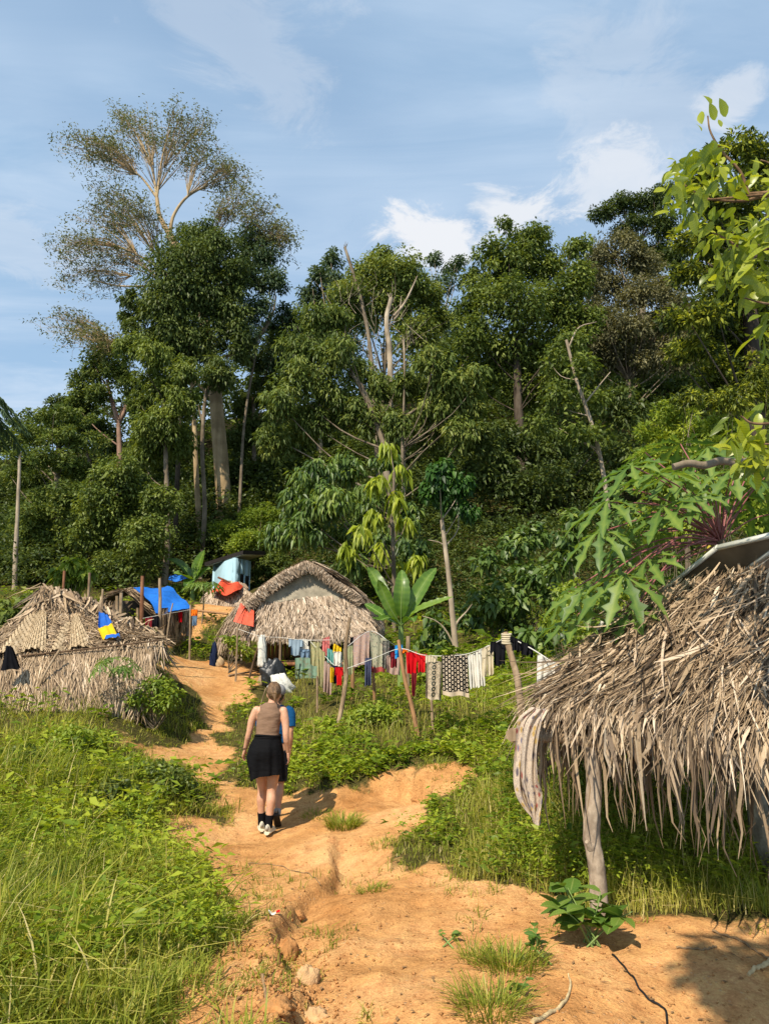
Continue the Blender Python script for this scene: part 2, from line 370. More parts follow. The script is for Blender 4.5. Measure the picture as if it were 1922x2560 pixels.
GULLY = np.array([ongnd(*p) for p in [(840,2110),(850,2160),(835,2200),(790,2235),(750,2265),(720,2300),(690,2370),(720,2430),(760,2480),(740,2560),(700,2640)]])
BANK = np.array([ongnd(*p) for p in [(740,1995),(850,1960),(960,1950),(1040,1935),(1085,1960),(1095,2000)]])
def sstep(a, b, x): t = np.clip((x-a)/(b-a), 0, 1); return t*t*(3-2*t)
def gz(x, y):
    x = np.asarray(x, float); y = np.asarray(y, float)
    z = gz0(x, y); near = 1 - sstep(14, 40, y)
    z = z + near*(0.07*fbm(x*0.9, y*0.9, 3, 4) + 0.045*fbm(x*3.1, y*3.1, 5, 5)) + (1-near)*0.6*fbm(x*0.12, y*0.12, 4, 6)
    m = (y < 14) & (y > 2) & (np.abs(x) < 8)
    if m.any():
        xx, yy = x[m] if x.ndim else x, y[m] if y.ndim else y
        wx = xx + 0.10*fbm(xx*4, yy*4, 4, 1); wy = yy + 0.10*fbm(xx*4+5, yy*4, 4, 2)
        d, s, al = seg(wx, wy, GULLY)
        # the gully: a sharp undercut on its far left lip, a gentle right flank
        dep = 0.13*sstep(0, .12, al)*(0.35+0.65*np.abs(np.sin(al*7+0.6)))
        lip = np.where(s < 0, 1-sstep(0.0, 0.07, d), 1-sstep(0.0, 0.55, d))
        z2 = -dep*lip
        z2 = z2 + 0.035*np.exp(-(d/0.22)**2)*(s < 0)
        # broken clods at the mouth of the gully
        cl = np.exp(-(((xx+0.75)/0.55)**2 + ((yy-4.45)/0.6)**2))
        z2 = z2 + cl*0.10*np.maximum(fbm(xx*7, yy*7, 4, 3), -0.25)
        # the cut bank on the right of the bowl
        db, sb, ab = seg(wx, wy, BANK)
        hb = 0.26*sstep(0.15, .6, ab)*sstep(1.0, .85, ab)
        z2 = z2 - np.where(sb < 0, hb*np.exp(-(db/0.55)**2)*sstep(0, .06, db), 0)
        if x.ndim: z = z.copy(); z[m] += z2
        else: z = z + z2
    return z
def ongnd_many(px, py):                            # the same for many pixels at once, on the smooth ground
    px = np.asarray(px, float); py = np.asarray(py, float); dx = (px-961)/FPX; dz = (1280-py)/FPX
    c, s = math.cos(PITCH), math.sin(PITCH); dy = c - s*dz; dzz = s + c*dz
    lo = np.full(px.shape, 1.5); hi = np.full(px.shape, 160.0); Y = np.concatenate([np.linspace(1.5, 12, 36), np.geomspace(12.4, 160, 50)])
    hit = gz0((dx/dy)[:, None]*Y, np.broadcast_to(Y, (len(px), len(Y)))) > CAMZ + (dzz/dy)[:, None]*Y
    i = np.where(hit.any(1), hit.argmax(1), len(Y)-1); hi = Y[i]; lo = Y[np.maximum(i-1, 0)]
    for _ in range(7):
        m = (lo+hi)/2; h = gz0(dx/dy*m, m) > CAMZ + dzz/dy*m; hi = np.where(h, m, hi); lo = np.where(h, lo, m)
    return np.stack([dx/dy*hi, hi], 1)
def gp(px, py, dz=0.0):                            # the ground point seen at a pixel
    p = ongnd(px, py, gz); return Vector((p[0], p[1], float(gz(p[0], p[1]))+dz))
def gpt(x, y, dz=0.0): return Vector((x, y, float(gz(np.float64(x), np.float64(y)))+dz))

def build_ground():
    ys = [-8, -5, -2.5, -0.5, 0.8, 1.6, 2.1]
    y = 2.4
    while y < 13: ys.append(y); y = (y+3)*1.0048-3
    while y < 60: ys.append(y); y = (y+3)*1.016-3
    while y < 260: ys.append(y); y = (y+3)*1.05-3
    ys = np.array(ys); ss = np.linspace(-1, 1, 400); ss = 0.55*ss + 0.75*ss**3
    Y, S = np.meshgrid(ys, ss, indexing='ij'); X = S*(np.maximum(Y, -2)+3.0)
    Z = gz(X, Y); D = dirtness(X, Y)
    m, n = X.shape; i = np.arange(m*n).reshape(m, n)
    f = np.stack([i[:-1, :-1], i[:-1, 1:], i[1:, 1:], i[1:, :-1]], -1).reshape(-1, 4)
    mb = MB(); mb.add(np.stack([X, Y, Z], -1).reshape(-1, 3), f, np.clip(0.5+D*2.2, 0, 1).ravel())
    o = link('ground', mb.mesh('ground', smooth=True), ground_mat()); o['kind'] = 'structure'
    o['label'] = 'orange clay trail and grassy slopes rising to the huts and the forest'
    return o
def ground_mat():
    m, N, L, out = nodes('clay soil')
    t = N.new('ShaderNodeTexCoord'); v = t.outputs['Object']
    n1 = noisen(N, L, 0.9, 6, 0.62, v); n2 = noisen(N, L, 7, 6, 0.7, v, dist=0.4); n3 = noisen(N, L, 55, 4, 0.7, v)
    c = ramp(N, L, n1, [(0.30, (.46, .218, .075)), (0.48, (.595, .325, .128)), (0.68, (.68, .415, .188))])
    c = mixc(N, L, 0.70, c, ramp(N, L, n2, [(0.30, (.30, .28, .26)), (0.52, (.52, .51, .50)), (0.75, (.72, .70, .66))]), 'OVERLAY')
    c = mixc(N, L, 0.50, c, ramp(N, L, n3, [(0.30, (.22, .21, .20)), (0.55, (.52, .52, .52)), (0.74, (.80, .78, .72))]), 'OVERLAY')
    vo = N.new('ShaderNodeTexVoronoi'); vo.inputs['Scale'].default_value = 26; L.new(v, vo.inputs['Vector'])
    peb = ramp(N, L, vo.outputs['Distance'], [(0.0, (1, 1, 1)), (0.16, (1, 1, 1)), (0.24, (0, 0, 0))])
    sel = ramp(N, L, noisen(N, L, 3.1, 3, 0.5, v), [(0.56, (0, 0, 0)), (0.62, (.5, .5, .5))])
    pm = mixc(N, L, 1.0, peb, sel, 'MULTIPLY'); c = mixc(N, L, pm, c, (.62, .43, .26))
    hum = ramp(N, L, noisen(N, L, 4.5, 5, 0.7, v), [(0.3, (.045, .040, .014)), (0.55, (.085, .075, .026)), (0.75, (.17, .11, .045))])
    e = N.new('ShaderNodeMath'); e.operation = 'ADD'; L.new(attr(N), e.inputs[0])
    e2 = N.new('ShaderNodeMath'); e2.operation = 'MULTIPLY_ADD'; L.new(noisen(N, L, 9, 6, 0.75, v), e2.inputs[0]); e2.inputs[1].default_value = 0.9; e2.inputs[2].default_value = -0.45
    L.new(e2.outputs[0], e.inputs[1])
    msk = ramp(N, L, e.outputs[0], [(0.30, (0, 0, 0)), (0.50, (1, 1, 1))])
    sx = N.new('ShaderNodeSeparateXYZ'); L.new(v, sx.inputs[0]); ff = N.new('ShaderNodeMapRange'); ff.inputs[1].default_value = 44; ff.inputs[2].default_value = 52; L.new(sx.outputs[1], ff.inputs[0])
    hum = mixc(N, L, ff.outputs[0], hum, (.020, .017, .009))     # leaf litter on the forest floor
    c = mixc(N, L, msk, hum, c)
    p = N.new('ShaderNodeBsdfDiffuse'); p.inputs['Roughness'].default_value = 0.6; L.new(c, p.inputs[0])
    h = N.new('ShaderNodeMath'); h.operation = 'MULTIPLY_ADD'; L.new(n3, h.inputs[0]); h.inputs[1].default_value = 0.35; L.new(n2, h.inputs[2])
    h2 = N.new('ShaderNodeMath'); h2.operation = 'MULTIPLY_ADD'; L.new(pm, h2.inputs[0]); h2.inputs[1].default_value = 0.25; L.new(h.outputs[0], h2.inputs[2])
    L.new(bump(N, L, h2.outputs[0], 1.0, 0.07), p.inputs['Normal'])
    L.new(p.outputs[0], out.inputs[0]); return m
ground = build_ground()

# ------------------------------------------------------------------ foliage and bark materials
G = lambda *s: [(p, c) for p, c in s]
F_DARK = foliage('leaf dark', G((0, (.036,.058,.016)), (.5, (.086,.122,.030)), (1, (.175,.215,.055))), 0.34, 0.05)
F_MID = foliage('leaf mid', G((0, (.050,.080,.016)), (.5, (.125,.170,.034)), (1, (.25,.30,.06))), 0.38, 0.05)
F_OLIVE = foliage('leaf olive', G((0, (.055,.085,.020)), (.5, (.140,.190,.042)), (1, (.28,.31,.075))), .34, .04)
F_BRIGHT = foliage('leaf bright', G((0, (.09,.145,.018)), (.5, (.21,.29,.034)), (1, (.40,.46,.06))), 0.42, 0.05)
F_LIME = foliage('leaf lime', G((0, (.13,.19,.016)), (.5, (.29,.36,.03)), (1, (.48,.52,.06))), 0.45, 0.05)
F_GREY = foliage('leaf grey brown', G((0, (.07,.072,.034)), (.5, (.155,.150,.072)), (1, (.27,.245,.12))), 0.28, 0.03)
F_BLUE = foliage('leaf blue green', G((0, (.032,.058,.028)), (.5, (.075,.120,.055)), (1, (.15,.20,.09))), 0.32, 0.05)
F_BIG = foliage('leaf broad', G((0, (.042,.085,.020)), (.5, (.115,.190,.038)), (1, (.27,.34,.06))), 0.38, 0.09)
F_NEAR = foliage('leaf near', G((0, (.045, .080, .012)), (.5, (.18, .24, .018)), (1, (.42, .46, .04))), .48, .10, .35, veins=True)
F_PAPAYA = foliage('papaya leaf', G((0, (.045,.100,.022)), (.5, (.115,.205,.038)), (1, (.27,.36,.065))), 0.45, 0.07)
F_BANANA = foliage('banana leaf', G((0, (.050, .115, .016)), (.5, (.11, .21, .026)), (1, (.20, .31, .04))), .42, .10, .35)
F_GRASS = foliage('grass blade', G((0, (.10, .140, .020)), (.35, (.24, .29, .038)), (.7, (.42, .43, .065)), (.88, (.56, .50, .13)), (1, (.72, .60, .30))), .48, .03)
F_WEED = foliage('weed leaf', G((0, (.07, .125, .013)), (.5, (.20, .29, .025)), (1, (.40, .46, .045))), .45, .04)
F_FEATHER = foliage('feathery leaf', G((0, (.030, .048, .012)), (.45, (.085, .115, .022)), (.75, (.20, .235, .03)), (1, (.40, .42, .05))), .42, .04)
F_LACE = foliage('lacy canopy leaf', G((0, (.075,.090,.045)), (.5, (.160,.180,.095)), (1, (.27,.285,.15))), .30, .03)
F_DEEP = foliage('deep green leaf', G((0, (.014, .045, .010)), (.5, (.040, .105, .018)), (1, (.10, .20, .03))), .32, .06)
BARK_GREY = barkmat('bark grey brown', (.10, .075, .05), (.20, .155, .105), (.31, .25, .18))
BARK_PALE = barkmat('bark pale', (.20, .155, .105), (.38, .30, .21), (.52, .43, .32))
BARK_BUFF = barkmat('bark buff', (.24, .165, .085), (.42, .30, .165), (.55, .42, .25), 1.6, 0.08)
BARK_PINK = barkmat('bark pinkish', (.13, .075, .05), (.27, .165, .115), (.38, .26, .19))
BARK_DARK = barkmat('bark dark', (.035, .026, .018), (.08, .06, .042), (.14, .11, .08))
WOOD_POLE = barkmat('weathered pole', (.16, .105, .062), (.33, .235, .145), (.46, .35, .24), 9, 0.15, 0.4)
WOOD_RED = barkmat('reddish pole', (.13, .055, .028), (.25, .115, .060), (.36, .18, .10), 8, 0.12, 0.4)
WOOD_DARK = barkmat('dark timber', (.05, .03, .018), (.11, .068, .040), (.18, .115, .07), 8, 0.15, 0.4)

# ------------------------------------------------------------------ trees
def blobs_px(bl, Y, jit=1.5):
    out = []
    for (px, py, rx, ry) in bl:
        c = at(px, py, Y + rng.uniform(-jit, jit)); k = mpp(c); out.append((np.array(c), rx*k, ry*k))
    return out
def crown_mesh(mb, blobs, L, W, lai=2.6, droop=0.3, sub=26, subr=0.40, hang=0.25, tone=0.5, spread=.30, big=False, depthk=0.9, patch=None):
    for (c, rx, ry) in blobs:
        k = max(10, int(1.5*sub*max(0.6, rx/2.0)))
        d = rvec(k)
        rr = rng.random(k)**0.42
        cc = c + d*rr[:, None]*np.array([rx, rx*depthk, ry])*0.82
        sr = subr*min(rx, ry*1.3)*rng.uniform(0.6, 1.25, k)
        per = int(1.5*lai*math.pi*rx*ry*4.0/(L*W*0.5)/k/2.2)
        per = max(6, per)
        n = k*per; ci = np.repeat(np.arange(k), per)
        q = rvec(n); q[:, 2] = np.where((q[:, 2] < -0.2) & (rng.random(n) < .4), -q[:, 2], q[:, 2])
        pos = cc[ci] + q*(sr[ci]*rng.random(n)**0.33)[:, None]*np.array([1, 1, .88])
        ld = nrm(q*0.9 + 0.55*rng.normal(size=(n, 3)) + np.array([0, 0, -hang]))
        up = nrm(np.array([0, -.15, .6]) + 0.75*q + 0.45*rng.normal(size=(n, 3)))
        tn = np.clip(tone + spread*0.55*rng.normal(size=k)[ci] + spread*0.5*rng.normal(size=n), 0, 1)
        s = rng.uniform(.65, 1.25, n)
        (bigleaves if big else leaves)(mb, pos, ld, up, L*s, W*s, tn, droop)
def limbs_to(mb, Q, blobs, r0, n=2, sides=5):
    Q = np.asarray(Q); hi = len(Q)-1
    for (c, rx, ry) in blobs:
        for _ in range(n):
            e = c + rvec(1)[0]*np.array([rx, rx, ry])*0.55
            want = e[2] - 0.9*np.hypot(*(e[:2]-Q[-1][:2])) - .3
            i = int(np.clip(np.argmin(np.abs(Q[:, 2]-want)), hi//3, hi)); s = Q[i]; l = np.linalg.norm(e-s)
            m = s*0.5 + e*0.5 + np.array([0, 0, -0.08*l]) + rng.normal(size=3)*0.05*l
            rr = min(r0*(1-.5*i/hi), .010*l+.012)
            tube(mb, curvepts([s, m, e], 7), np.linspace(rr, rr*0.2, 7), sides, cap=False)
def trunk_px(mb, pts, Y, r0, r1, sides=9, base_to_ground=True, wob=.12, dY=0.0):
    P = [np.array(at(px, py, Y + dY*i)) for i, (px, py) in enumerate(pts)]
    if base_to_ground:
        b = P[0].copy(); b[2] = float(gz(b[0], b[1])) - 0.3
        if b[2] < P[0][2]: P = [b] + P
    Q = curvepts(P, max(8, 5*len(P))); tube(mb, Q, np.linspace(r0, r1, len(Q)), sides, wob=wob)
    return Q
def tree(name, label, Y, blobs, trunk, r, leafmat, bark, cat='tree', group='trees of the forest edge', limbs=1, extra=None, ground=True, **kw):
    B = blobs_px(blobs, Y) if blobs else []
    tm = MB(); Q = trunk_px(tm, trunk, Y, r, r*0.6, base_to_ground=ground)
    o = root(name, tuple(Q[0]), label, cat, group)
    if limbs and B: limbs_to(tm, Q, B, r*0.45, limbs)
    for ex in (extra or []): 
        E = curvepts([np.array(at(a, b, Y + (c or 0))) for a, b, c in ex[0]], 10); tube(tm, E, np.linspace(ex[1], ex[2], 10), 6)
    part('trunk', tm, bark, o, smooth=True)
    if B:
        cm = MB(); crown_mesh(cm, B, **kw); part('crown', cm, leafmat, o)
    return o

def giant_tree():
    Y = 53.0; A = lambda p, dy=0: np.array(at(p[0], p[1], Y+dy)); k = mpp(at(450, 700, Y))
    tm = MB(); Q = trunk_px(tm, [(563,1300),(551,1130),(538,980),(524,880),(500,770),(455,650),(425,590)], Y, .64, .34, 12, wob=.05)
    o = root('rainforest_tree', tuple(Q[0]), 'giant tree with sparse feathery crown towering above all the others', 'tree', 'trees of the forest edge')
    def limb(pts, r0, r1): tube(tm, curvepts([A(p, p[2] if len(p) > 2 else 0) for p in pts], 14), np.linspace(r0*.62, r1*.6, 14), 7, wob=.08)
    limb([(425,590),(400,540),(393,495)], .34, .26); limb([(425,592),(434,540),(468,492),(520,462)], .26, .13)
    limb([(393,495),(350,440),(285,395)], .18, .09); limb([(393,495),(378,410),(345,345)], .17, .08); limb([(393,495),(405,400),(425,325)], .17, .08)
    limb([(500,770),(420,690),(350,640),(270,605)], .24, .10); limb([(500,770),(400,720),(300,715),(230,700)], .17, .08)
    limb([(520,870),(420,880),(300,872),(190,835)], .20, .08); limb([(500,770),(590,690),(610,640),(650,580)], .24, .10)
    limb([(480,700),(520,620),(560,560)], .2, .09); limb([(524,900),(590,880),(660,820),(690,720)], .2, .08); limb([(545,1010),(505,970),(470,930)], .22, .14)
    lobes = [(400,345,125,62,393,480),(265,405,80,55,345,438),(210,380,55,40,345,438),(515,420,72,62,470,490),(575,455,50,48,500,475),(245,575,68,50,345,640),(330,540,70,45,400,640),(205,640,60,45,300,620),
             (230,715,75,42,330,690),(165,830,58,48,285,868),(215,870,60,36,330,875),(660,560,62,58,610,650),(585,530,62,46,520,620),(698,620,36,52,640,600),(470,330,75,45,410,420),(330,330,75,48,380,420),(270,510,60,40,390,640),(290,660,60,40,400,700)]
    cm = MB(); wm = []
    for (cx, cy, rx, ry, ax, ay) in lobes:
        a = A((ax, ay), rng.uniform(-1, 1)); c = A((cx, cy), rng.uniform(-3.5, 3.5)); n = 22
        d = rvec(n); d[:, 2] = np.abs(d[:, 2])*1.1 - .25
        T = c + d*np.array([rx*k, rx*k, ry*k])*rng.uniform(.7, 1.06, (n, 1))
        for t in T:
            m = a*.5 + t*.5 + np.array([0, 0, .10*np.linalg.norm(t-a)]) + rng.normal(size=3)*.25
            P = curvepts([a, m, t], 9); tube(tm, P, np.linspace(.032, .009, 9), 4, cap=False)
            for j in range(7):                     # twigs carrying the feathery leaves
                s = P[rng.integers(4, 9)]; e = s + nrm((rng.normal(size=3)*.8 + nrm(t-a) + np.array([0, 0, .35]))[None])[0]*rng.uniform(.5, 1.3)
                tube(tm, [s, (s+e)/2+rng.normal(size=3)*.06, e], [.016, .012, .006], 3, cap=False)
                q = 8; pos = e + rng.normal(size=(q, 3))*np.array([.30, .30, .11]) - np.array([0, 0, .05])
                leaves(cm, pos, rng.normal(size=(q, 3))*np.array([1, 1, .4]) + np.array([0, 0, -.1]), nrm(rng.normal(size=(q, 3))*.4 + np.array([0, -.2, 1.])), rng.uniform(.18, .32, q), rng.uniform(.08, .13, q), np.clip(rng.normal(.5, .2, q) + .18*rng.normal(), 0, 1), .2)
    part('trunk', tm, BARK_BUFF, o, smooth=True); part('crown', cm, F_LACE, o)
giant_tree()

tree('rainforest_tree', 'dark tree smothered in climbing vines before the giant tree', 48,
     [(500,590,60,45),(470,650,95,75),(540,640,75,70),(420,740,105,90),(520,740,95,100),(400,840,95,70),(470,860,90,80),(570,800,60,100),(590,690,45,60),(330,780,40,70),(540,930,50,50),(600,870,40,60)],
     [(440,1300),(452,1050),(480,830)], .2, F_DARK, BARK_DARK, L=.25, W=.125, lai=1.9, hang=.6, droop=.5, tone=.55)
tree('rainforest_tree', 'dark green tree with pale crooked limbs right of the giant crown', 50,
     [(625,600,52,36),(660,640,52,40),(690,705,42,42),(640,700,45,45),(612,655,35,40),(640,770,50,40),(610,830,45,50)],
     [(600,1250),(612,1050),(640,880)], .13, F_BLUE, BARK_GREY, L=.26, W=.12, lai=1.9, limbs=2, extra=[([(610,880,0),(650,840,0),(680,790,0),(690,740,0)], .16, .06)])
tree('rainforest_tree', 'vine hung green tree beneath the dark tree with thin twin stems', 43,
     [(330,870,50,35),(380,890,60,40),(400,960,65,60),(440,1010,55,60),(400,1060,70,60),(360,1120,60,60),(440,1110,50,55),(350,1010,35,50),(460,930,40,50)],
     [(420,1330),(415,1150),(410,1000)], .2, F_MID, BARK_GREY, L=.22, W=.11, lai=2.2, hang=.6, droop=.5, tone=.6)
tree('rainforest_tree', 'straight slim pale trunked tree just left of the buff giant trunk', 50,
     [(470,850,28,30),(440,880,40,28),(500,830,30,26)], [(498,1325),(491,1180),(484,1020),(472,860)], .23, F_DARK, BARK_BUFF, L=.24, W=.12, lai=1.8, tone=.4)
tree('rainforest_tree', 'thin grey stemmed tree squeezed between the slim pale trunk and the giant', 47,
     [(530,900,35,36),(560,950,32,40)], [(512,1270),(506,1130),(512,1010),(528,930)], .17, F_DARK, BARK_GREY, L=.24, W=.12, lai=1.6, extra=[([(508,1060,0),(500,1030,0),(492,1000,0)], .08, .03)])
tree('rainforest_tree', 'tree with reddish forked trunk and yellowish tinged crown', 52,
     [(215,955,48,42),(255,910,52,40),(300,930,48,40),(190,1000,40,36),(330,960,36,36),(240,985,40,30),(265,870,36,22)],
     [(299,1180),(299,1110),(297,1056)], .26, F_OLIVE, BARK_PINK, L=.26, W=.13, lai=2.2, tone=.42, extra=[([(297,1056,0),(280,1000,0),(268,950,0)], .2, .1), ([(297,1056,0),(315,1020,0),(322,970,0)], .2, .09)])
tree('rainforest_tree', 'dark rounded tree between the forked trunk and the tiered crown', 55,
     [(200,1040,55,40),(160,1010,40,30),(230,1080,50,40),(270,1100,45,40)], [(230,1300),(225,1150)], .25, F_DARK, BARK_DARK, L=.28, W=.13, lai=2.6)
tree('rainforest_tree', 'broad tree with tiered flat layers of foliage at the left', 38,
     [(150,1045,105,24),(90,1090,85,24),(190,1105,95,28),(110,1150,100,28),(210,1180,85,30),(60,1200,80,30),(160,1240,95,30),(90,1290,90,32),(60,1350,80,34),(150,1340,80,34),(40,1420,70,40),(130,1420,60,36),(20,1110,50,26)],
     [(140,1500),(143,1380),(145,1200),(150,1080)], .22, F_OLIVE, BARK_GREY, L=.22, W=.10, lai=2.4, tone=.40, hang=.1, droop=.15)
tree('rainforest_tree', 'creeper covered rounded tree at the forest foot above the blue tarpaulin', 36,
     [(300,1190,75,60),(260,1260,70,60),(340,1270,80,65),(290,1340,90,60),(220,1330,60,50),(370,1350,70,60),(300,1420,90,50),(400,1250,50,60)],
     [(300,1460),(300,1330)], .2, F_MID, BARK_DARK, L=.17, W=.11, lai=2.3, hang=.5, tone=.56)
tree('rainforest_tree', 'dark thin tree with brown stem behind the blue block house', 56,
     [(640,900,50,40),(670,980,55,60),(620,1010,45,50),(650,1080,55,55),(600,1110,40,50),(690,1090,40,60),(590,1200,50,60),(650,1200,55,60),(700,860,45,40),(700,1180,45,70)],
     [(636,1290),(636,1170),(634,1000)], .24, F_DARK, BARK_GREY, L=.28, W=.13, lai=1.9)
tree('rainforest_tree', 'feathery bright green young tree behind the blue block house roof', 46,
     [(650,1310,62,40),(690,1350,45,40),(620,1350,40,36),(670,1280,36,24),(560,1330,36,34),(590,1360,36,30)], [(650,1430),(650,1330)], .08, F_BRIGHT, BARK_GREY, L=.20, W=.08, lai=2.0, hang=.1, droop=.1)
tree('rainforest_tree', 'blue green tree on the skyline behind the broken dead trunk', 56,
     [(900,800,50,45),(860,860,50,45),(820,870,50,45),(835,650,36,28),(800,690,40,30),(770,735,36,30),(845,720,40,40),(720,790,52,30),(690,830,50,30),(760,830,60,40),(700,900,45,45),(805,760,45,40)],
     [(800,1180),(800,900)], .3, F_BLUE, BARK_PALE, L=.30, W=.14, lai=2.0, limbs=2)
tree('rainforest_tree', 'rounded skyline tree with yellow green leaf tips above the dead trunks', 44,
     [(950,640,36,30),(930,690,75,55),(1010,690,75,60),(880,740,70,50),(970,760,90,60),(1060,740,60,55),(1090,790,50,50),(850,800,55,40),(1040,830,70,50)],
     [(960,1250),(960,950)], .35, F_OLIVE, BARK_GREY, L=.24, W=.12, lai=2.3, tone=.62)
tree('rainforest_tree', 'small wispy blue green tree poking up at the central skyline gap', 64,
     [(1130,800,45,50),(1170,860,50,50),(1110,870,50,45),(1150,930,50,45),(1085,650,22,26),(1125,670,36,20),(1150,650,20,22),(1110,710,45,25)], [(1110,1000),(1105,800)], .3, F_BLUE, BARK_PALE, L=.34, W=.16, lai=1.4, limbs=2)
tree('rainforest_tree', 'tall leafy tree with glossy drooping leaves around the dead snags', 35,
     [(790,800,62,50),(850,790,42,36),(760,870,75,55),(850,880,62,50),(900,930,50,40),(740,950,65,50),(820,970,70,55),(700,1010,55,50),(780,1060,75,55),(880,1020,60,50),(690,1100,55,50),(955,970,45,40),(940,1050,55,50),(1010,960,32,40),(990,1060,40,45)],
     [(985,1440),(978,1250),(960,1110),(900,960)], .24, F_OLIVE, BARK_GREY, L=.23, W=.09, lai=1.8, hang=.7, droop=.5, tone=.45, extra=[([(968,1120,0),(935,1040,0),(890,950,0),(850,860,0)], .12, .04)])
tree('rainforest_tree', 'pale twiggy tree with yellowing leaves right of the dead snags', 34,
     [(1080,900,55,40),(1040,960,60,40),(1120,960,65,50),(1170,1010,55,45),(1090,1030,65,50),(1150,1080,55,50),(1060,1090,50,50),(1190,940,36,36)],
     [(1005,1440),(1002,1250),(1006,1120)], .14, F_OLIVE, BARK_GREY, L=.26, W=.10, lai=2.2, hang=.7, droop=.5, limbs=2, tone=.58,
     extra=[([(1006,1120,0),(1010,1050,0),(1030,1030,0),(1060,1010,0)], .10, .05), ([(1008,1060,0),(1010,980,0),(1012,870,0)], .07, .03)])
tree('rainforest_tree', 'large mid green tree with hanging clusters of long glossy leaves', 29,
     [(960,1150,40,30),(860,1170,62,40),(790,1190,70,45),(740,1250,55,45),(820,1260,75,50),(910,1250,62,45),(770,1320,60,45),(860,1340,70,45),(700,1330,45,45),(940,1340,55,45),(1030,1370,50,45),(880,1410,50,34),(1020,1290,40,40),(970,1230,40,36)],
     [(992,1450),(987,1370),(985,1280),(965,1180)], .26, F_BIG, BARK_GREY, L=.28, W=.11, lai=1.6, hang=1.0, droop=.6, tone=.45, sub=20, limbs=1)
tree('mahang_tree', 'young tree with lime yellow hanging leaf clusters rising above the banana', 26,
     [(965,1120,22,26),(1000,1180,26,30),(945,1200,24,24),(985,1240,26,30),(930,1290,22,22),(1010,1300,20,24),(870,1370,22,22),(950,1370,18,22),(1040,1400,30,26),(1000,1420,26,22),(905,1330,20,20)],
     [(985,1460),(982,1330),(985,1180)], .09, F_LIME, BARK_GREY, L=.36, W=.14, lai=1.0, hang=1.4, droop=.8, tone=.5, sub=14)
tree('slender_tree', 'slender straight tree with dark round crown right of the banana plant', 18.5,
     [(1105,1180,45,32),(1150,1210,36,32),(1080,1225,34,28),(1125,1255,50,30),(1170,1270,24,26)],
     [(1140,1640),(1130,1530),(1120,1430),(1104,1300)], .088, F_DEEP, BARK_PALE, L=.15, W=.10, lai=6.0, hang=.9, droop=.5, tone=.5, group='trees at the clearing edge',
     extra=[([(1133,1610,0),(1140,1560,0),(1165,1530,0),(1180,1510,0)], .04, .012), ([(1133,1610,0),(1110,1570,0),(1085,1550,0),(1055,1540,0)], .025, .010), ([(1113,1365,0),(1095,1355,0),(1070,1350,0)], .02, .01)])
tree('rainforest_tree', 'big dense climber covered tree in the middle of the right hillside', 41,
     [(1170,790,45,55),(1440,620,40,40),(1440,700,55,55),(1450,800,60,60),(1330,620,60,40),(1250,700,60,60),(1420,900,60,50),(1260,560,26,22),(1320,590,65,40),(1230,640,55,50),(1290,660,75,60),(1370,660,65,55),(1210,740,60,60),(1290,760,90,70),(1380,760,80,65),(1190,840,60,60),(1270,870,85,70),(1370,870,85,65),(1210,950,70,60),(1310,970,90,60),(1400,970,70,60),(1180,700,30,40)],
     [(1330,1300),(1300,1100),(1290,850)], .35, F_MID, BARK_DARK, L=.25, W=.125, lai=1.8, hang=.4, tone=.52)
tree('slender_tree', 'leaning pale slim trunk tree climbing up the right hillside', 33,
     [(1420,850,50,36),(1380,900,45,36),(1460,920,50,40),(1400,990,50,40),(1480,1000,45,40),(1440,1080,50,40),(1350,1060,45,36),(1500,1090,36,36)],
     [(1535,1420),(1510,1200),(1478,1060),(1440,950),(1415,850)], .11, F_MID, BARK_PALE, L=.24, W=.13, lai=1.1, hang=.3, tone=.5, limbs=1, extra=[([(1460,1010,0),(1500,960,0),(1525,930,0)], .05, .02), ([(1420,870,0),(1445,820,0),(1490,805,0)], .05, .02)])
tree('rainforest_tree', 'grey brown half bare tree on the upper right hillside', 50,
     [(1470,700,50,50),(1690,780,50,60),(1700,880,50,60),(1480,860,60,50),(1500,640,60,45),(1560,620,55,45),(1610,660,55,45),(1520,720,70,50),(1600,740,75,50),(1660,720,45,50),(1490,790,60,45),(1570,820,80,50),(1650,820,65,55),(1540,890,75,50),(1630,900,70,50)],
     [(1580,1200),(1570,950)], .3, F_GREY, BARK_GREY, L=.25, W=.115, lai=1.7, limbs=3, tone=.45)
tree('rainforest_tree', 'far dark umbrella crowned tree on the highest right skyline', 78,
     [(1690,640,40,40),(1610,660,60,30),(1560,580,40,22),(1510,535,42,24),(1560,510,52,28),(1625,505,50,34),(1660,480,40,26),(1590,555,36,18),(1660,560,50,40),(1640,640,55,40),(1590,610,36,20)],
     [(1600,900),(1605,700),(1600,600)], .45, F_DARK, BARK_GREY, L=.36, W=.17, lai=2.4, limbs=2, tone=.32, extra=[([(1600,640,0),(1575,570,0),(1560,530,0)], .25, .1), ([(1690,680,0),(1690,620,0),(1675,560,0)], .3, .12)])
tree('rainforest_tree', 'shadowy filler tree low on the right hillside behind the broadleaf shrubs', 36,
     [(1200,1090,65,55),(1280,1110,75,55),(1370,1130,75,55),(1240,1190,75,60),(1340,1210,80,60),(1430,1190,65,60),(1500,1230,60,60),(1180,1180,45,50),(1570,1150,70,70),(1560,1020,60,60)],
     [(1320,1420),(1310,1250)], .25, F_DARK, BARK_DARK, L=.26, W=.13, lai=2.2, tone=.5)
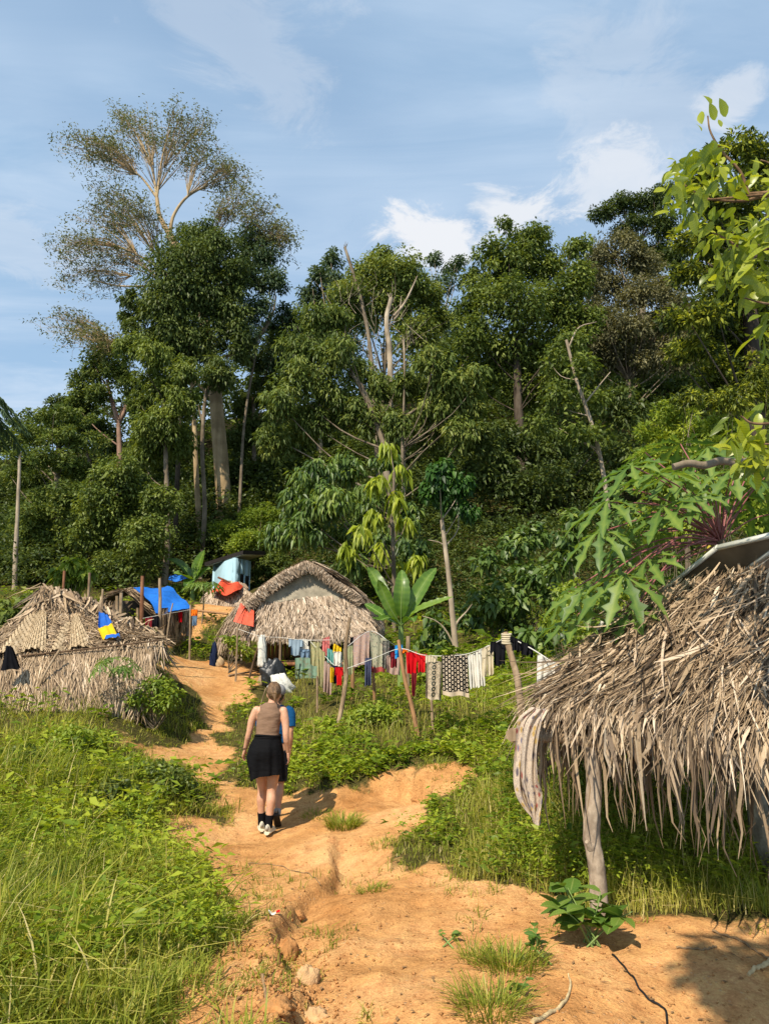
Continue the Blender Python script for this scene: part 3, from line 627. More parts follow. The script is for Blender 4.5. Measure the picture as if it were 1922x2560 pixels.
tree('rainforest_tree', 'feathery bright lime tree behind the papaya at the right', 23,
     [(1690,1030,62,34),(1650,1090,60,36),(1740,1090,70,40),(1680,1140,75,40),(1770,1140,60,45),(1745,1000,20,34),(1620,1150,45,34),(1800,1060,50,40),(1850,1130,60,50)],
     [(1720,1450),(1715,1250)], .12, F_BRIGHT, BARK_GREY, L=.17, W=.07, lai=2.2, hang=.15, droop=.1, tone=.62, spread=.35)
tree('rainforest_tree', 'tall dark tree with feathery tiers of fine leaves at the right edge', 18,
     [(1760,450,50,50),(1720,600,45,40),(1720,690,50,36),(1690,800,50,36),(1700,880,50,36),(1800,560,70,60),(1830,640,80,60),(1880,760,90,80),(1800,800,90,60),(1870,900,90,70),(1780,400,45,45),(1850,370,45,60),(1900,400,50,70),(1760,500,45,40),(1840,500,80,70),(1780,600,60,40),(1890,610,80,80),(1740,690,52,30),(1820,700,80,60),(1760,790,70,36),(1860,830,90,60),(1740,880,60,36),(1820,930,90,45),(1900,980,60,60),(1960,700,80,120),(1960,450,80,100)],
     [(1900,1450),(1890,1100),(1870,700)], .30, F_FEATHER, BARK_DARK, L=.16, W=.066, lai=2.1, hang=.2, droop=.15, tone=.50, spread=.50)
def snag(label, Y, pts, r, bark, extra=(), name='dead_trunk', ground=True):
    tm = MB(); Q = trunk_px(tm, pts, Y, r, r*.6, 8, ground, wob=.35)
    for ex in extra:
        E = curvepts([np.array(at(a, b, Y)) for a, b in ex[0]], 9); tube(tm, E, np.linspace(ex[1], ex[2], 9), 5)
    for j in range(4):                              # splintered top
        a = Q[-1] + rng.normal(size=3)*r*.3; tube(tm, [a-np.array([0, 0, .2]), a+np.array([rng.normal()*.1, 0, rng.uniform(.2, .5)])], [r*.3, r*.05], 4)
    single(name, tm, bark, tuple(Q[0]), label, 'tree', 'dead trunks')
snag('thick broken dead trunk with jagged top above the central tree', 37, [(980,1420),(975,1000),(974,880),(966,800),(978,745)], .19, BARK_PALE, [([(985,790),(1010,760),(1030,720),(1043,690)], .09, .03), ([(985,800),(998,780),(1003,740)], .06, .02)])
snag('long leaning dead trunk ending in a bent tip on the skyline', 42, [(950,1300),(928,900),(905,760),(885,690),(862,618)], .14, BARK_GREY, [([(915,800),(905,740),(895,720)], .05, .02)])
snag('thin split dead trunk rising beside the thick broken one', 36, [(1010,1350),(1012,1000),(1009,850)], .08, BARK_PALE)
snag('bare pale bleached pole of a dead tree at the far left', 33, [(36,1515),(40,1380),(45,1280),(50,1150)], .115, BARK_PALE)
def twig_tangle():
    tm = MB(); Y = 38
    for i in range(60):
        a = np.array(at(rng.uniform(820, 1060), rng.uniform(720, 950), Y+rng.uniform(-1, 1))); d = np.array([rng.normal()*.5, rng.normal()*.4, .9]); l = rng.uniform(.8, 2.4)
        tube(tm, curvepts([a, a+d*l*.5+rng.normal(size=3)*.15, a+d*l], 5), np.linspace(.018, .005, 5), 3, cap=False)
    o = single('dead_twigs', tm, BARK_PALE, tuple(at(920, 900, Y)), 'tangle of bare grey twigs around the dead trunks', 'twigs'); o['kind'] = 'stuff'
twig_tangle()

def forest_fill():
    sky = np.array([(-600,1080),(0,1060),(150,1010),(330,960),(560,920),(640,850),(700,830),(800,780),(1000,780),(1100,830),(1150,850),(1300,740),(1500,720),(1700,650),(2000,560),(2600,560)], float)
    mb = MB(); n = 1500; px = rng.uniform(-450, 2400, n); top = np.interp(px, sky[:, 0], sky[:, 1]) + 25
    py = top + (1480-top)*rng.random(n)
    E = ongnd_many(px, py)
    for a, b, e in zip(px, py, E):
        Y = min(rng.uniform(58, 84), e[1]-.5)
        if Y < 54: continue
        c = np.array(at(a, b, Y))
        r = rng.uniform(1.3, 2.6); m = 75
        q = rvec(m); q[:, 2] = np.where(q[:, 2] < -.2, -q[:, 2], q[:, 2]); pos = c + q*r*rng.random((m, 1))**.33*np.array([1, 1, .75])
        leaves(mb, pos, q+.5*rng.normal(size=(m, 3)), nrm(q*.5+np.array([0, 0, .9])+.4*rng.normal(size=(m, 3))), rng.uniform(.4, .75, m), rng.uniform(.2, .36, m), np.clip(rng.normal(.45+.2*rng.normal(), .2, m), 0, 1), .3)
    o = link('forest', mb.mesh('forest'), F_DARK); o['kind'] = 'stuff'; o['label'] = 'dense dark rainforest covering the hill behind'; 
forest_fill()
def undergrowth():
    mb = MB(); n = 4700
    px = rng.uniform(-350, 2300, n); py = np.where(px < 720, rng.uniform(1180, 1500, n), rng.uniform(1080, 1560, n))
    py = np.where((px > 1150), rng.uniform(860, 1620, n), py)
    E = ongnd_many(px, py); GZ = gz(E[:, 0], E[:, 1])
    for a, b, e, z_ in zip(px, py, E, GZ):
        if e[1] < 19 or e[1] > 110: continue
        if 380 < a < 720 and e[1] < 45 : continue
        if a < 380 and e[1] < 31: continue
        if 560 < a < 960 and e[1] < 29: continue
        s = min(e[1]/30, 2.0); c = np.array([e[0], e[1], z_]); h = rng.uniform(.4, 2.4)*min(s, 1.3); r = rng.uniform(.35, .8)*s; m = 48
        q = rvec(m); q[:, 2] = np.abs(q[:, 2]); pos = c + np.array([0, 0, h*rng.uniform(.2, 1)]) + q*r*rng.random((m, 1))**.33
        leaves(mb, pos, q+.5*rng.normal(size=(m, 3)), nrm(q*.4+np.array([0, 0, .9])+.4*rng.normal(size=(m, 3))), rng.uniform(.13, .25, m)*s, rng.uniform(.07, .12, m)*s, np.clip(rng.normal(.40+.22*rng.normal(), .22, m), 0, 1), .3)
    o = link('undergrowth', mb.mesh('undergrowth'), F_DARK); o['kind'] = 'stuff'; o['label'] = 'leafy undergrowth along the foot of the forest'
undergrowth()

# ------------------------------------------------------------------ thatch
STRAW = strawmat('dry palm thatch', G((0, (.07, .048, .030)), (.25, (.19, .130, .078)), (.55, (.36, .26, .155)), (.8, (.52, .39, .255)), (1, (.66, .53, .38))))
STRAW_GREY = strawmat('weathered palm thatch', G((0, (.13, .090, .058)), (.3, (.28, .205, .138)), (.6, (.43, .325, .225)), (.85, (.57, .45, .33)), (1, (.68, .56, .43))), .06, 30)
STRAW_BASE = plain('shade dark thatch underlayer', (.085, .060, .038), .95, .4, 9)  # dark colour puts shade into the gaps between thatch strips
WEAVE = strawmat('woven palm panel', G((0, (.21, .145, .075)), (.5, (.40, .30, .18)), (1, (.54, .43, .28))), .05, 40)
def gsample(Gd, u, v):
    m, k = Gd.shape[:2]; x = np.clip(u, 0, 1)*(k-1); y = np.clip(v, 0, 1)*(m-1)
    i = np.minimum(y.astype(int), m-2); j = np.minimum(x.astype(int), k-2); fy = (y-i)[:, None]; fx = (x-j)[:, None]
    return (Gd[i, j]*(1-fx)+Gd[i, j+1]*fx)*(1-fy) + (Gd[i+1, j]*(1-fx)+Gd[i+1, j+1]*fx)*fy
def grid_px(rows, m=9, k=25, bulge=0.0):           # rows of (px, py, Y) from top to bottom -> smooth grid
    R_ = np.stack([curvepts([at(*p) for p in r], k) for r in rows])
    out = np.stack([curvepts(R_[:, j], m) for j in range(k)], 1)
    if bulge: 
        v = np.linspace(0, 1, m); out[..., 2] += (bulge*np.sin(v*math.pi))[:, None]
    return out
def strips(Gd, n, L, W, thk=.08, lat=.35, hang=.6, side=1, segs=4, vmin=-.05, vmax=1.0, tone=.5, tspread=.25, clump=1, lift=.06, urange=(0, 1), wild=.0, stiff=.25):
    """centre lines, width axes and tones of n thatch leaves laid down the surface"""
    u = urange[0] + (urange[1]-urange[0])*rng.random(n); v = vmin + (vmax-vmin)*rng.random(n)
    l = L*rng.uniform(.55, 1.3, n); lt = rng.normal(size=n)*lat; tb = np.zeros(n)
    if clump > 1:                                  # leaflets of one frond share their root, direction and colour
        c = np.repeat(np.arange(n//clump+1), clump)[:n]; k = c.max()+1; cu, cv, ca, ct = rng.random(k), rng.random(k), rng.normal(size=k)*lat, rng.normal(size=k)
        u = urange[0] + (urange[1]-urange[0])*cu[c] + .018*rng.normal(size=n); v = vmin + (vmax-vmin)*cv[c] + .05*rng.normal(size=n); lt = ca[c] + .14*rng.normal(size=n); tb = ct[c]*tspread*.8
    e = .02; Lv = np.linalg.norm(gsample(Gd, u, np.clip(v, 0, 1-e)+e) - gsample(Gd, u, np.clip(v, 0, 1-e)), axis=1)/e
    Lu = np.linalg.norm(gsample(Gd, np.clip(u, 0, 1-e)+e, v) - gsample(Gd, np.clip(u, 0, 1-e), v), axis=1)/e
    top = thk*rng.random(n); C = []; lf = rng.random(n); wv = rng.normal(size=(n, 3))
    for s in np.linspace(0, 1, segs+1):
        vv = v + s*l/np.maximum(Lv, .05); uu = u + s*l*lt/np.maximum(Lu, .05)
        p = gsample(Gd, uu, vv); pa = gsample(Gd, uu, np.clip(vv, 0, 1)-e); pb = gsample(Gd, np.clip(uu, 0, 1-e)+e, vv); pc = gsample(Gd, np.clip(uu, 0, 1-e), vv)
        d = nrm(p - pa); t = nrm(pb - pc); nn = nrm(np.cross(t, d)); nn = nn*np.where(nn @ np.array([0, -.6, .8]) < 0, -1., 1.)[:, None]
        over = np.maximum(vv-1, 0)*Lv; hd = nrm(d*np.maximum(0, 1-hang) + np.array([0, 0, -1.])*hang + 0*d)
        p = p + hd*over[:, None] + nn*(top + .02 + lift*s*s*lf)[:, None]*np.where(over > 0, .8, 1)[:, None]
        p = p + t*np.minimum(uu, 0)[:, None]*Lu[:, None] + t*np.maximum(uu-1, 0)[:, None]*Lu[:, None]
        if wild: p = p + wv*(wild*2.2*s*s)
        C.append(p)
    C = np.stack(C, 1); st = np.linspace(0, 1, C.shape[1])[None, :, None]; C = (1-stiff)*C + stiff*(C[:, :1]*(1-st) + C[:, -1:]*st); T = nrm(C[:, -1]-C[:, 0]); w = nrm(np.cross(T, nn) + .35*rng.normal(size=(n, 3)))
    return C, w, W*rng.uniform(.5, 1.5, n), np.clip(tone + tb + tspread*(.6 if clump > 1 else 1)*rng.normal(size=n), 0, 1)
def lay(mb, C, w, W, tn, taper=True):
    n, m = C.shape[:2]; h = np.interp(np.linspace(0, 1, m), [0, .15, .6, 1], [.6, 1, .85, .12 if taper else .8])
    off = w[:, None]*(W[:, None]*h[None])[..., None]*.5
    V = np.stack([C-off, C+off], 2).reshape(n, -1, 3)
    q = np.array([(2*k, 2*k+1, 2*k+3, 2*k+2) for k in range(m-1)]); i = np.arange(n)[:, None, None]*2*m
    mb.add(V.reshape(-1, 3), (i+q).reshape(-1, 4), np.repeat(tn, 2*m))
def sheet(mb, Gd, rnd=.5, off=0.0):
    m, k = Gd.shape[:2]; i = np.arange(m*k).reshape(m, k)
    uv = np.stack(np.meshgrid(np.linspace(0, 1, k), np.linspace(1, 0, m)), -1).reshape(-1, 2)
    mb.add(Gd.reshape(-1, 3), np.stack([i[:-1, :-1], i[:-1, 1:], i[1:, 1:], i[1:, :-1]], -1).reshape(-1, 4), rnd, uv)
def slab(mb, Gd, t):                               # a sheet with thickness t downwards
    sheet(mb, Gd); sheet(mb, Gd - np.array([0, 0, t]))
    for a in (Gd[0], Gd[-1], Gd[:, 0], Gd[:, -1]): sheet(mb, np.stack([a, a - np.array([0, 0, t])]))
def pole(name, label, pts, r0, r1=None, mt=None, cat='pole', group='poles and posts', sides=7):
    mb = MB(); P = curvepts(pts, max(6, 4*len(pts))); tube(mb, P, np.linspace(r0, r1 or r0*.8, len(P)), sides, wob=.18)
    return single(name, mb, mt or WOOD_POLE, tuple(P[0]), label, cat, group, True)
def ppole(parent, name, pts, r0, r1=None, mt=None, sides=7):
    mb = MB(); P = curvepts(pts, max(6, 4*len(pts))); tube(mb, P, np.linspace(r0, r1 or r0*.85, len(P)), sides, wob=.18)
    return part(name, mb, mt or WOOD_POLE, parent, True)
def down(px, py, Y): p = at(px, py, Y); return Vector((p.x, p.y, float(gz(p.x, p.y))-.15))

# ------------------------------------------------------------------ the thatched hut in the centre
TARP_GREY = plain('grey weathered tarpaulin', (.30, .26, .19), .75, .45, 3.5, .3, .5, 8)
TARP_RED = plain('orange red tarpaulin', (.62, .075, .028), .55, .25, 6, .35, .3, 14)
TARP_BLUE = plain('blue tarpaulin', (.010, .135, .52), .5, .25, 5, .4, .35, 10)
BAMBOO = plain('split bamboo', (.30, .16, .070), .7, .4, 14, .3, .2, 40, (1, 1, .2))
GREEN_TIN = plain('green painted tin', (.13, .21, .145), .6, .45, 7, .4, .2, 30, dark=(.16, .115, .06))
def centre_hut():
    o = root('thatched_hut', tuple(down(780, 1690, 20.5)), 'palm thatched hut on stilts with grey tarpaulin gable behind the laundry', 'hut', 'village huts')
    back = np.array([.35, 4.0, 0])
    A = np.array(at(766, 1408, 19.6)); EL = np.array(at(614, 1522, 19.5)); ER = np.array(at(910, 1508, 19.5))
    def slope(E, side):
        m, k = 9, 13; Gd = np.zeros((m, k, 3))
        for i, v in enumerate(np.linspace(0, 1, m)):
            for j, u in enumerate(np.linspace(0, 1, k)): Gd[i, j] = A*(1-v)+E*v + back*u + np.array([0, 0, .12*math.sin(v*math.pi) - .05*math.sin(u*math.pi)])
        return Gd
    th = MB(); bs = MB()
    for E, s in ((EL, -1), (ER, 1)):
        Gd = slope(E, s); sheet(bs, Gd); sheet(bs, Gd - np.array([0, 0, .14]))
        lay(th, *strips(Gd, 1300, .6, .052, .16, .2, .7, s if s < 0 else 1, tone=.5, lift=.05))
    for Gd in (grid_px([[(766,1401,19.45),(716,1424,19.45),(682,1445,19.45),(640,1479,19.45),(609,1508,19.45)], [(773,1430,19.58),(733,1452,19.58),(699,1473,19.58),(663,1496,19.58),(628,1532,19.58)]], 6, 25),
               grid_px([[(766,1401,19.45),(800,1419,19.45),(838,1448,19.45),(880,1474,19.45),(912,1504,19.45)], [(773,1426,19.58),(800,1438,19.58),(832,1462,19.58),(866,1486,19.58),(894,1510,19.58)]], 6, 25)):
        sheet(bs, Gd + np.array([0, .03, 0])); lay(th, *strips(Gd, 1500, .15, .036, .10, .3, .6, 1, tone=.5, vmin=-.5, vmax=.55, lift=.05))
    skirt = grid_px([[(658,1502,19.75),(770,1494,19.75),(890,1488,19.75)], [(648,1545,19.6),(780,1545,19.58),(918,1538,19.6)], [(638,1585,19.4),(790,1588,19.4),(938,1580,19.4)]], 9, 21)
    sheet(bs, skirt); lay(th, *strips(skirt, 3600, .30, .042, .10, .25, .75, 1, tone=.52, vmax=.93))
    lay(th, *strips(skirt, 900, .26, .045, .06, .25, .85, 1, tone=.60, vmin=.85, vmax=1.0))
    rs = grid_px([[(892,1488,20.3),(905,1488,23.5)], [(938,1580,19.4),(955,1570,23.5)]], 7, 9); sheet(bs, rs); lay(th, *strips(rs, 800, .4, .045, .1, .25, .75, 1))
    ls = grid_px([[(600,1512,23.2),(640,1520,20.4)], [(570,1560,23.0),(640,1570,20.0)], [(545,1612,22.8),(630,1600,19.8)]], 9, 13); sheet(bs, ls); lay(th, *strips(ls, 1500, .45, .045, .12, .3, .8, 1, tone=.44))
    part('thatch', th, STRAW_GREY, o, stuff=True); part('roof_base', bs, STRAW_BASE, o)
    tm = MB(); k, m = 25, 13; Gd = np.zeros((m, k, 3))
    for i in range(m):
        v = i/(m-1); y = 1420 + (1503-1420)*v; xl = 768 + (655-768)*v; xr = 772 + (885-772)*v
        for j in range(k): Gd[i, j] = at(xl + (xr-xl)*j/(k-1), y + 4*math.sin(j*.5)*v, 19.70)
    Gd[..., 1] += .10*fbm(Gd[..., 0]*3, Gd[..., 2]*3, 3, 2) - .08*np.linspace(0, 1, m)[:, None]**3
    sheet(tm, Gd); part('gable_tarpaulin', tm, TARP_GREY, o, True)
    for (x, y, Y) in ((668,1590,19.7), (702,1590,19.7), (800,1590,19.7), (885,1590,19.7), (930,1585,19.9), (668,1590,23), (920,1590,23), (800,1590,23)):
        ppole(o, 'post', [down(x, y, Y), at(x, y-25, Y)], .05, .045, WOOD_DARK)
    fl = MB(); c = at(800, 1655, 21.2); box(fl, c, 3.05, 3.0, .05); part('floor', fl, WOOD_DARK, o)
    b = MB(); box(b, at(800, 1660, 19.68), 3.1, .08, .09); part('floor_beam', b, WOOD_RED, o)
    sl = MB(); box(sl, (0, 0, 0), .10, .02, .72); sm = sl.mesh('bamboo_slat'); sm.materials.append(BAMBOO)
    for i in range(26):
        p = at(672 + i*10.4, 1620, 22.6 if i > 9 else 20.6); q = link('bamboo_slat', sm, None, tuple(Vector(p) - Vector(o.location) + Vector((0, 0, rng.uniform(-.02, .02)))), o); q.rotation_euler = (0, rng.normal()*.02, rng.normal()*.05)
    sd = MB(); box(sd, at(930, 1620, 21.2), .03, 3.0, .8); part('side_wall', sd, BAMBOO, o)
    return o
centre_hut()
def corrugated(name, label, corners, ribs, mt, amp=.02, cat='metal sheet', group=None):
    a, b, c, d = [np.array(at(*p)) for p in corners]; k = ribs*8+1; m = 6; Gd = np.zeros((m, k, 3)); nn = nrm(np.cross(b-a, d-a)[None])[0]
    for i, v in enumerate(np.linspace(0, 1, m)):
        for j, u in enumerate(np.linspace(0, 1, k)): Gd[i, j] = (a*(1-u)+b*u)*(1-v)+(d*(1-u)+c*u)*v + nn*amp*math.copysign(abs(math.sin(u*ribs*math.pi))**.6, math.sin(u*ribs*math.pi))
    mb = MB(); sheet(mb, Gd); sheet(mb, Gd + nn*.004); return single(name, mb, mt, tuple(d), label, cat, group, True)
corrugated('corrugated_sheet', 'rust streaked green corrugated tin sheets leaning under the central hut', [(738,1645,19.2),(801,1640,19.2),(800,1700,19.1),(738,1706,19.1)], 6, GREEN_TIN)
def cloth_quad(name, label, corners, mt, cat='tarpaulin', group=None, wr=.05, m=14, k=14, sag=0.0, fr=3.0):
    a, b, c, d = [np.array(at(*p)) for p in corners]; Gd = np.zeros((m, k, 3)); nn = nrm(np.cross(b-a, d-a)[None])[0]
    for i, v in enumerate(np.linspace(0, 1, m)):
        for j, u in enumerate(np.linspace(0, 1, k)): Gd[i, j] = (a*(1-u)+b*u)*(1-v)+(d*(1-u)+c*u)*v + np.array([0, 0, -sag*math.sin(u*math.pi)*math.sin(v*math.pi)])
    q = fbm(Gd[..., 0]*fr+7, Gd[..., 2]*fr*.7+3, 4, 3)+.5*np.sin(Gd[..., 0]*fr*2.1); Gd = Gd + nn*wr*q[..., None]
    mb = MB(); sheet(mb, Gd); sheet(mb, Gd - nn*.012); return single(name, mb, mt, tuple((c+d)/2), label, cat, group, True)
cloth_quad('tarpaulin', 'crumpled orange red tarpaulin at the left corner of the central hut', [(603,1508,19.7),(636,1528,19.4),(635,1568,19.25),(584,1554,19.5)], TARP_RED, wr=.03)
FLAG = None

# ------------------------------------------------------------------ the low hut on the left with woven panels
def woven(parent, corners, n=15, m=17, lift=.04):
    a, b, c, d = [np.array(at(*p)) for p in corners]; nn = nrm(np.cross(b-a, d-a)[None])[0]; nn = nn if nn[1] < 0 else -nn; mb = MB()
    P = lambda u, v: (a*(1-u)+b*u)*(1-v)+(d*(1-u)+c*u)*v + nn*(lift + .07*math.sin(u*math.pi)*(.4+v))
    for i in range(m):
        for j in range(n):
            k = (i+j) % 2; u0, u1, v0, v1 = j/n, (j+1)/n, i/m, (i+1)/m
            hs = [0, .022, .022, 0] if k else [.022, 0, 0, .022]   # strips pass over and under each other
            ex = .25/n if not k else -.10/n; ey = -.10/m if not k else .25/m
            mb.add([P(u0-ex, v0-ey)+nn*.006*k, P(u1+ex, v0-ey)+nn*hs[1], P(u1+ex, v1+ey)+nn*.006*k, P(u0-ex, v1+ey)+nn*hs[3]], [(0, 1, 2, 3)], float(np.clip((.62 if k else .30)+.15*rng.normal(), 0, 1)))
    part('woven_panel', mb, WEAVE, parent, stuff=True)
def left_hut():
    o = root('thatched_hut', tuple(down(150, 1760, 14)), 'low thatched hut patched with woven palm panels above the left grass', 'hut', 'village huts')
    th = MB(); bs = MB()
    roof = grid_px([[(-120,1650,14.2),(-20,1585,14.6),(60,1545,14.9),(120,1520,15.1),(200,1525,15.1),(290,1550,15.0),(384,1592,14.7)],
                    [(-140,1665,13.6),(-20,1620,13.8),(60,1595,13.9),(130,1585,14),(210,1580,14),(300,1588,14),(390,1600,13.9)],
                    [(-160,1690,13.0),(-10,1650,13.0),(60,1641,13.0),(140,1634,13.0),(220,1625,13.0),(310,1615,13.0),(396,1606,13.1)]], 11, 31)
    wall = grid_px([[(-160,1680,13.1),(60,1638,13.1),(220,1622,13.1),(396,1603,13.2)], [(-170,1740,12.75),(50,1705,12.7),(220,1692,12.7),(384,1662,12.9)], [(-200,1820,12.2),(40,1810,12.1),(220,1795,12.1),(380,1728,12.5)]], 9, 25)
    cap = grid_px([[(104,1470,15.3),(150,1478,15.3),(220,1500,15.2),(300,1545,15.0),(384,1590,14.8)], [(100,1530,15.0),(150,1535,15.0),(225,1550,14.9),(300,1585,14.7),(392,1612,14.4)]], 7, 19)
    rear = grid_px([[(104,1468,15.4),(220,1498,15.4),(384,1588,15.2)], [(100,1540,17),(220,1560,17),(384,1620,16.8)]], 7, 15)
    rt = grid_px([[(384,1592,14.7),(388,1600,16.6)], [(382,1690,13.3),(392,1690,16.6)]], 5, 7)
    for Gd, n, L, W, tk, la, hg in ((roof, 3600, .42, .022, .06, .5, .5), (wall, 5600, .5, .019, .08, .22, .9), (rear, 500, .5, .045, .1, .3, .7), (rt, 700, .5, .04, .1, .3, .9)):
        sheet(bs, Gd); lay(th, *strips(Gd, n, L, W, tk, la, hg, 1, tone=.52, tspread=.24, lift=.05, vmax=.88 if Gd is roof else 1.0, vmin=-.05 if Gd is not wall else -.12, clump=4))
    lay(th, *strips(cap, 1300, .55, .05, .20, .55, .8, 1, tone=.45, tspread=.25, lift=.16, wild=.05))
    part('thatch', th, STRAW, o, stuff=True); part('roof_base', bs, STRAW_BASE, o)
    woven(o, [(92,1532,14.85),(118,1530,14.85),(118,1636,13.0),(52,1640,13.0)], 9, 17); woven(o, [(94,1533,14.8),(60,1560,14.6),(-8,1648,13.0),(56,1641,13.0)], 10, 17)
    woven(o, [(183,1546,14.6),(198,1540,14.6),(238,1628,13.0),(170,1634,13.0)], 8, 17); woven(o, [(182,1546,14.6),(160,1575,14.3),(128,1640,13.0),(172,1635,13.0)], 7, 17)
    ppole(o, 'binding_pole', [at(55, 1640, 12.92), at(215, 1623, 12.88), at(402, 1601, 12.95)], .018, .012, WOOD_DARK)
    ppole(o, 'prop_pole', [at(150, 1625, 12.6), at(110, 1690, 12.5), down(78, 1715, 12.4)], .022, .018, WOOD_POLE)
    for p in (((366, 1612), (378, 1690)), ((372, 1625), (381, 1665))): ppole(o, 'prop_pole', [at(*p[0], 12.95), at(*p[1], 12.85)], .02, .018, WOOD_POLE)
    for x, y0, y1, Y, mt in ((112,1460,1525,15.2,WOOD_RED), (162,1427,1500,15.5,WOOD_RED), (225,1432,1530,15.4,WOOD_POLE)):
        ppole(o, 'post', [down(x, y1, Y), at(x, y0, Y)], .032, .028, mt)
left_hut()

# ------------------------------------------------------------------ huts further up the slope
def upper_huts():
    o = root('thatched_hut', tuple(down(360, 1570, 22.5)), 'open sided thatched hut half covered by the blue tarpaulin', 'hut', 'village huts')
    th = MB(); bs = MB()
    s1 = grid_px([[(312,1478,23.2),(350,1476,25)], [(400,1560,21.6),(440,1545,24.5)]], 7, 9); s2 = grid_px([[(312,1478,23.2),(352,1476,25)], [(258,1500,22.2),(290,1500,24.5)]], 5, 7)
    s3 = grid_px([[(405,1520,21.4),(478,1515,24)], [(400,1572,21.2),(476,1560,23.8)]], 6, 9)
    for Gd, n, sd in ((s1, 1300, 1), (s2, 300, -1), (s3, 500, 1)):
        sheet(bs, Gd); lay(th, *strips(Gd, n, .55, .055, .14, .3, .8, sd, tone=.46, lift=.08))
    part('thatch', th, STRAW, o, stuff=True); part('roof_base', bs, STRAW_BASE, o)
    for x, y0, Y in ((304,1482,22), (294,1490,22.5), (345,1520,23), (440,1525,23), (408,1530,21.6), (470,1520,23.5)): ppole(o, 'post', [down(x, 1560, Y), at(x, y0, Y)], .06, .05, WOOD_POLE)
    wl = MB(); box(wl, at(360, 1550, 25), 2.6, .05, 1.3); part('rear_wall', wl, STRAW_BASE, o)
    Gd = grid_px([[(334,1474,23.0),(375,1467,23.6),(420,1463,24.0)], [(368,1496,22.2),(412,1486,22.8),(450,1489,23.2)], [(390,1529,21.3),(435,1529,21.7),(478,1520,22.2)]], 24, 24); Gd = Gd + np.array([0, -.05, .10])*(fbm(Gd[..., 0]*2.4, Gd[..., 2]*3, 4, 3) + .4*np.sin(Gd[..., 0]*7))[..., None]
    mb = MB(); sheet(mb, Gd); sheet(mb, Gd - np.array([0, -.01, .015])); single('tarpaulin', mb, TARP_BLUE, tuple(Gd[-1, 12]), 'bright blue tarpaulin draped over the upper left hut roof', 'tarpaulin', None, True)
    o = root('thatched_hut', tuple(down(575, 1530, 34)), 'small faded thatched hut under an orange sheet high on the slope', 'hut', 'village huts')
    th = MB(); bs = MB()
    d1 = grid_px([[(528,1478,34),(560,1458,34.4),(610,1462,34.4)], [(515,1500,33.6),(565,1500,33.4),(625,1498,33.6)], [(512,1535,33.2),(560,1540,33),(632,1545,33)]], 8, 15)
    sheet(bs, d1); lay(th, *strips(d1, 1500, .6, .08, .15, .3, .8, 1, tone=.45)); part('thatch', th, STRAW_GREY, o, stuff=True); part('roof_base', bs, STRAW_BASE, o)
    Gd = grid_px([[(545,1458,33.9),(560,1450,33.9),(580,1454,33.9),(608,1464,33.9)], [(535,1468,33.4),(556,1466,33.2),(576,1470,33.2),(604,1468,33.5)], [(526,1476,33.1),(552,1482,32.8),(574,1488,32.8),(600,1472,33.2)]], 14, 20); Gd = Gd + np.array([0, -.06, .06])*(np.sin(Gd[..., 0]*9) + fbm(Gd[..., 0]*3, Gd[..., 2]*3, 3, 2))[..., None]
    mb = MB(); sheet(mb, Gd); sheet(mb, Gd - np.array([0, -.01, .015])); single('tarpaulin', mb, TARP_RED, tuple(Gd[-1, 10]), 'orange sheet spread on the small hut below the blue block house', 'tarpaulin', None, True)
    pole('stick', 'reddish stick poking from the orange sheet', [at(545,1443,33.5), at(575,1456,33.6)], .05, .04, WOOD_RED)
upper_huts()
BLUE_WALL = plain('pale blue painted render', (.33, .50, .58), .85, .10, 2.0, .2, .1, 20)
CREAM = plain('cream soffit board', (.55, .50, .40), .8, .1, 2); FASCIA = plain('dark brown fascia', (.025, .020, .018), .6, .2, 5); DARK_HOLE = plain('unlit room', (.012, .010, .009), .9, .1, 5)
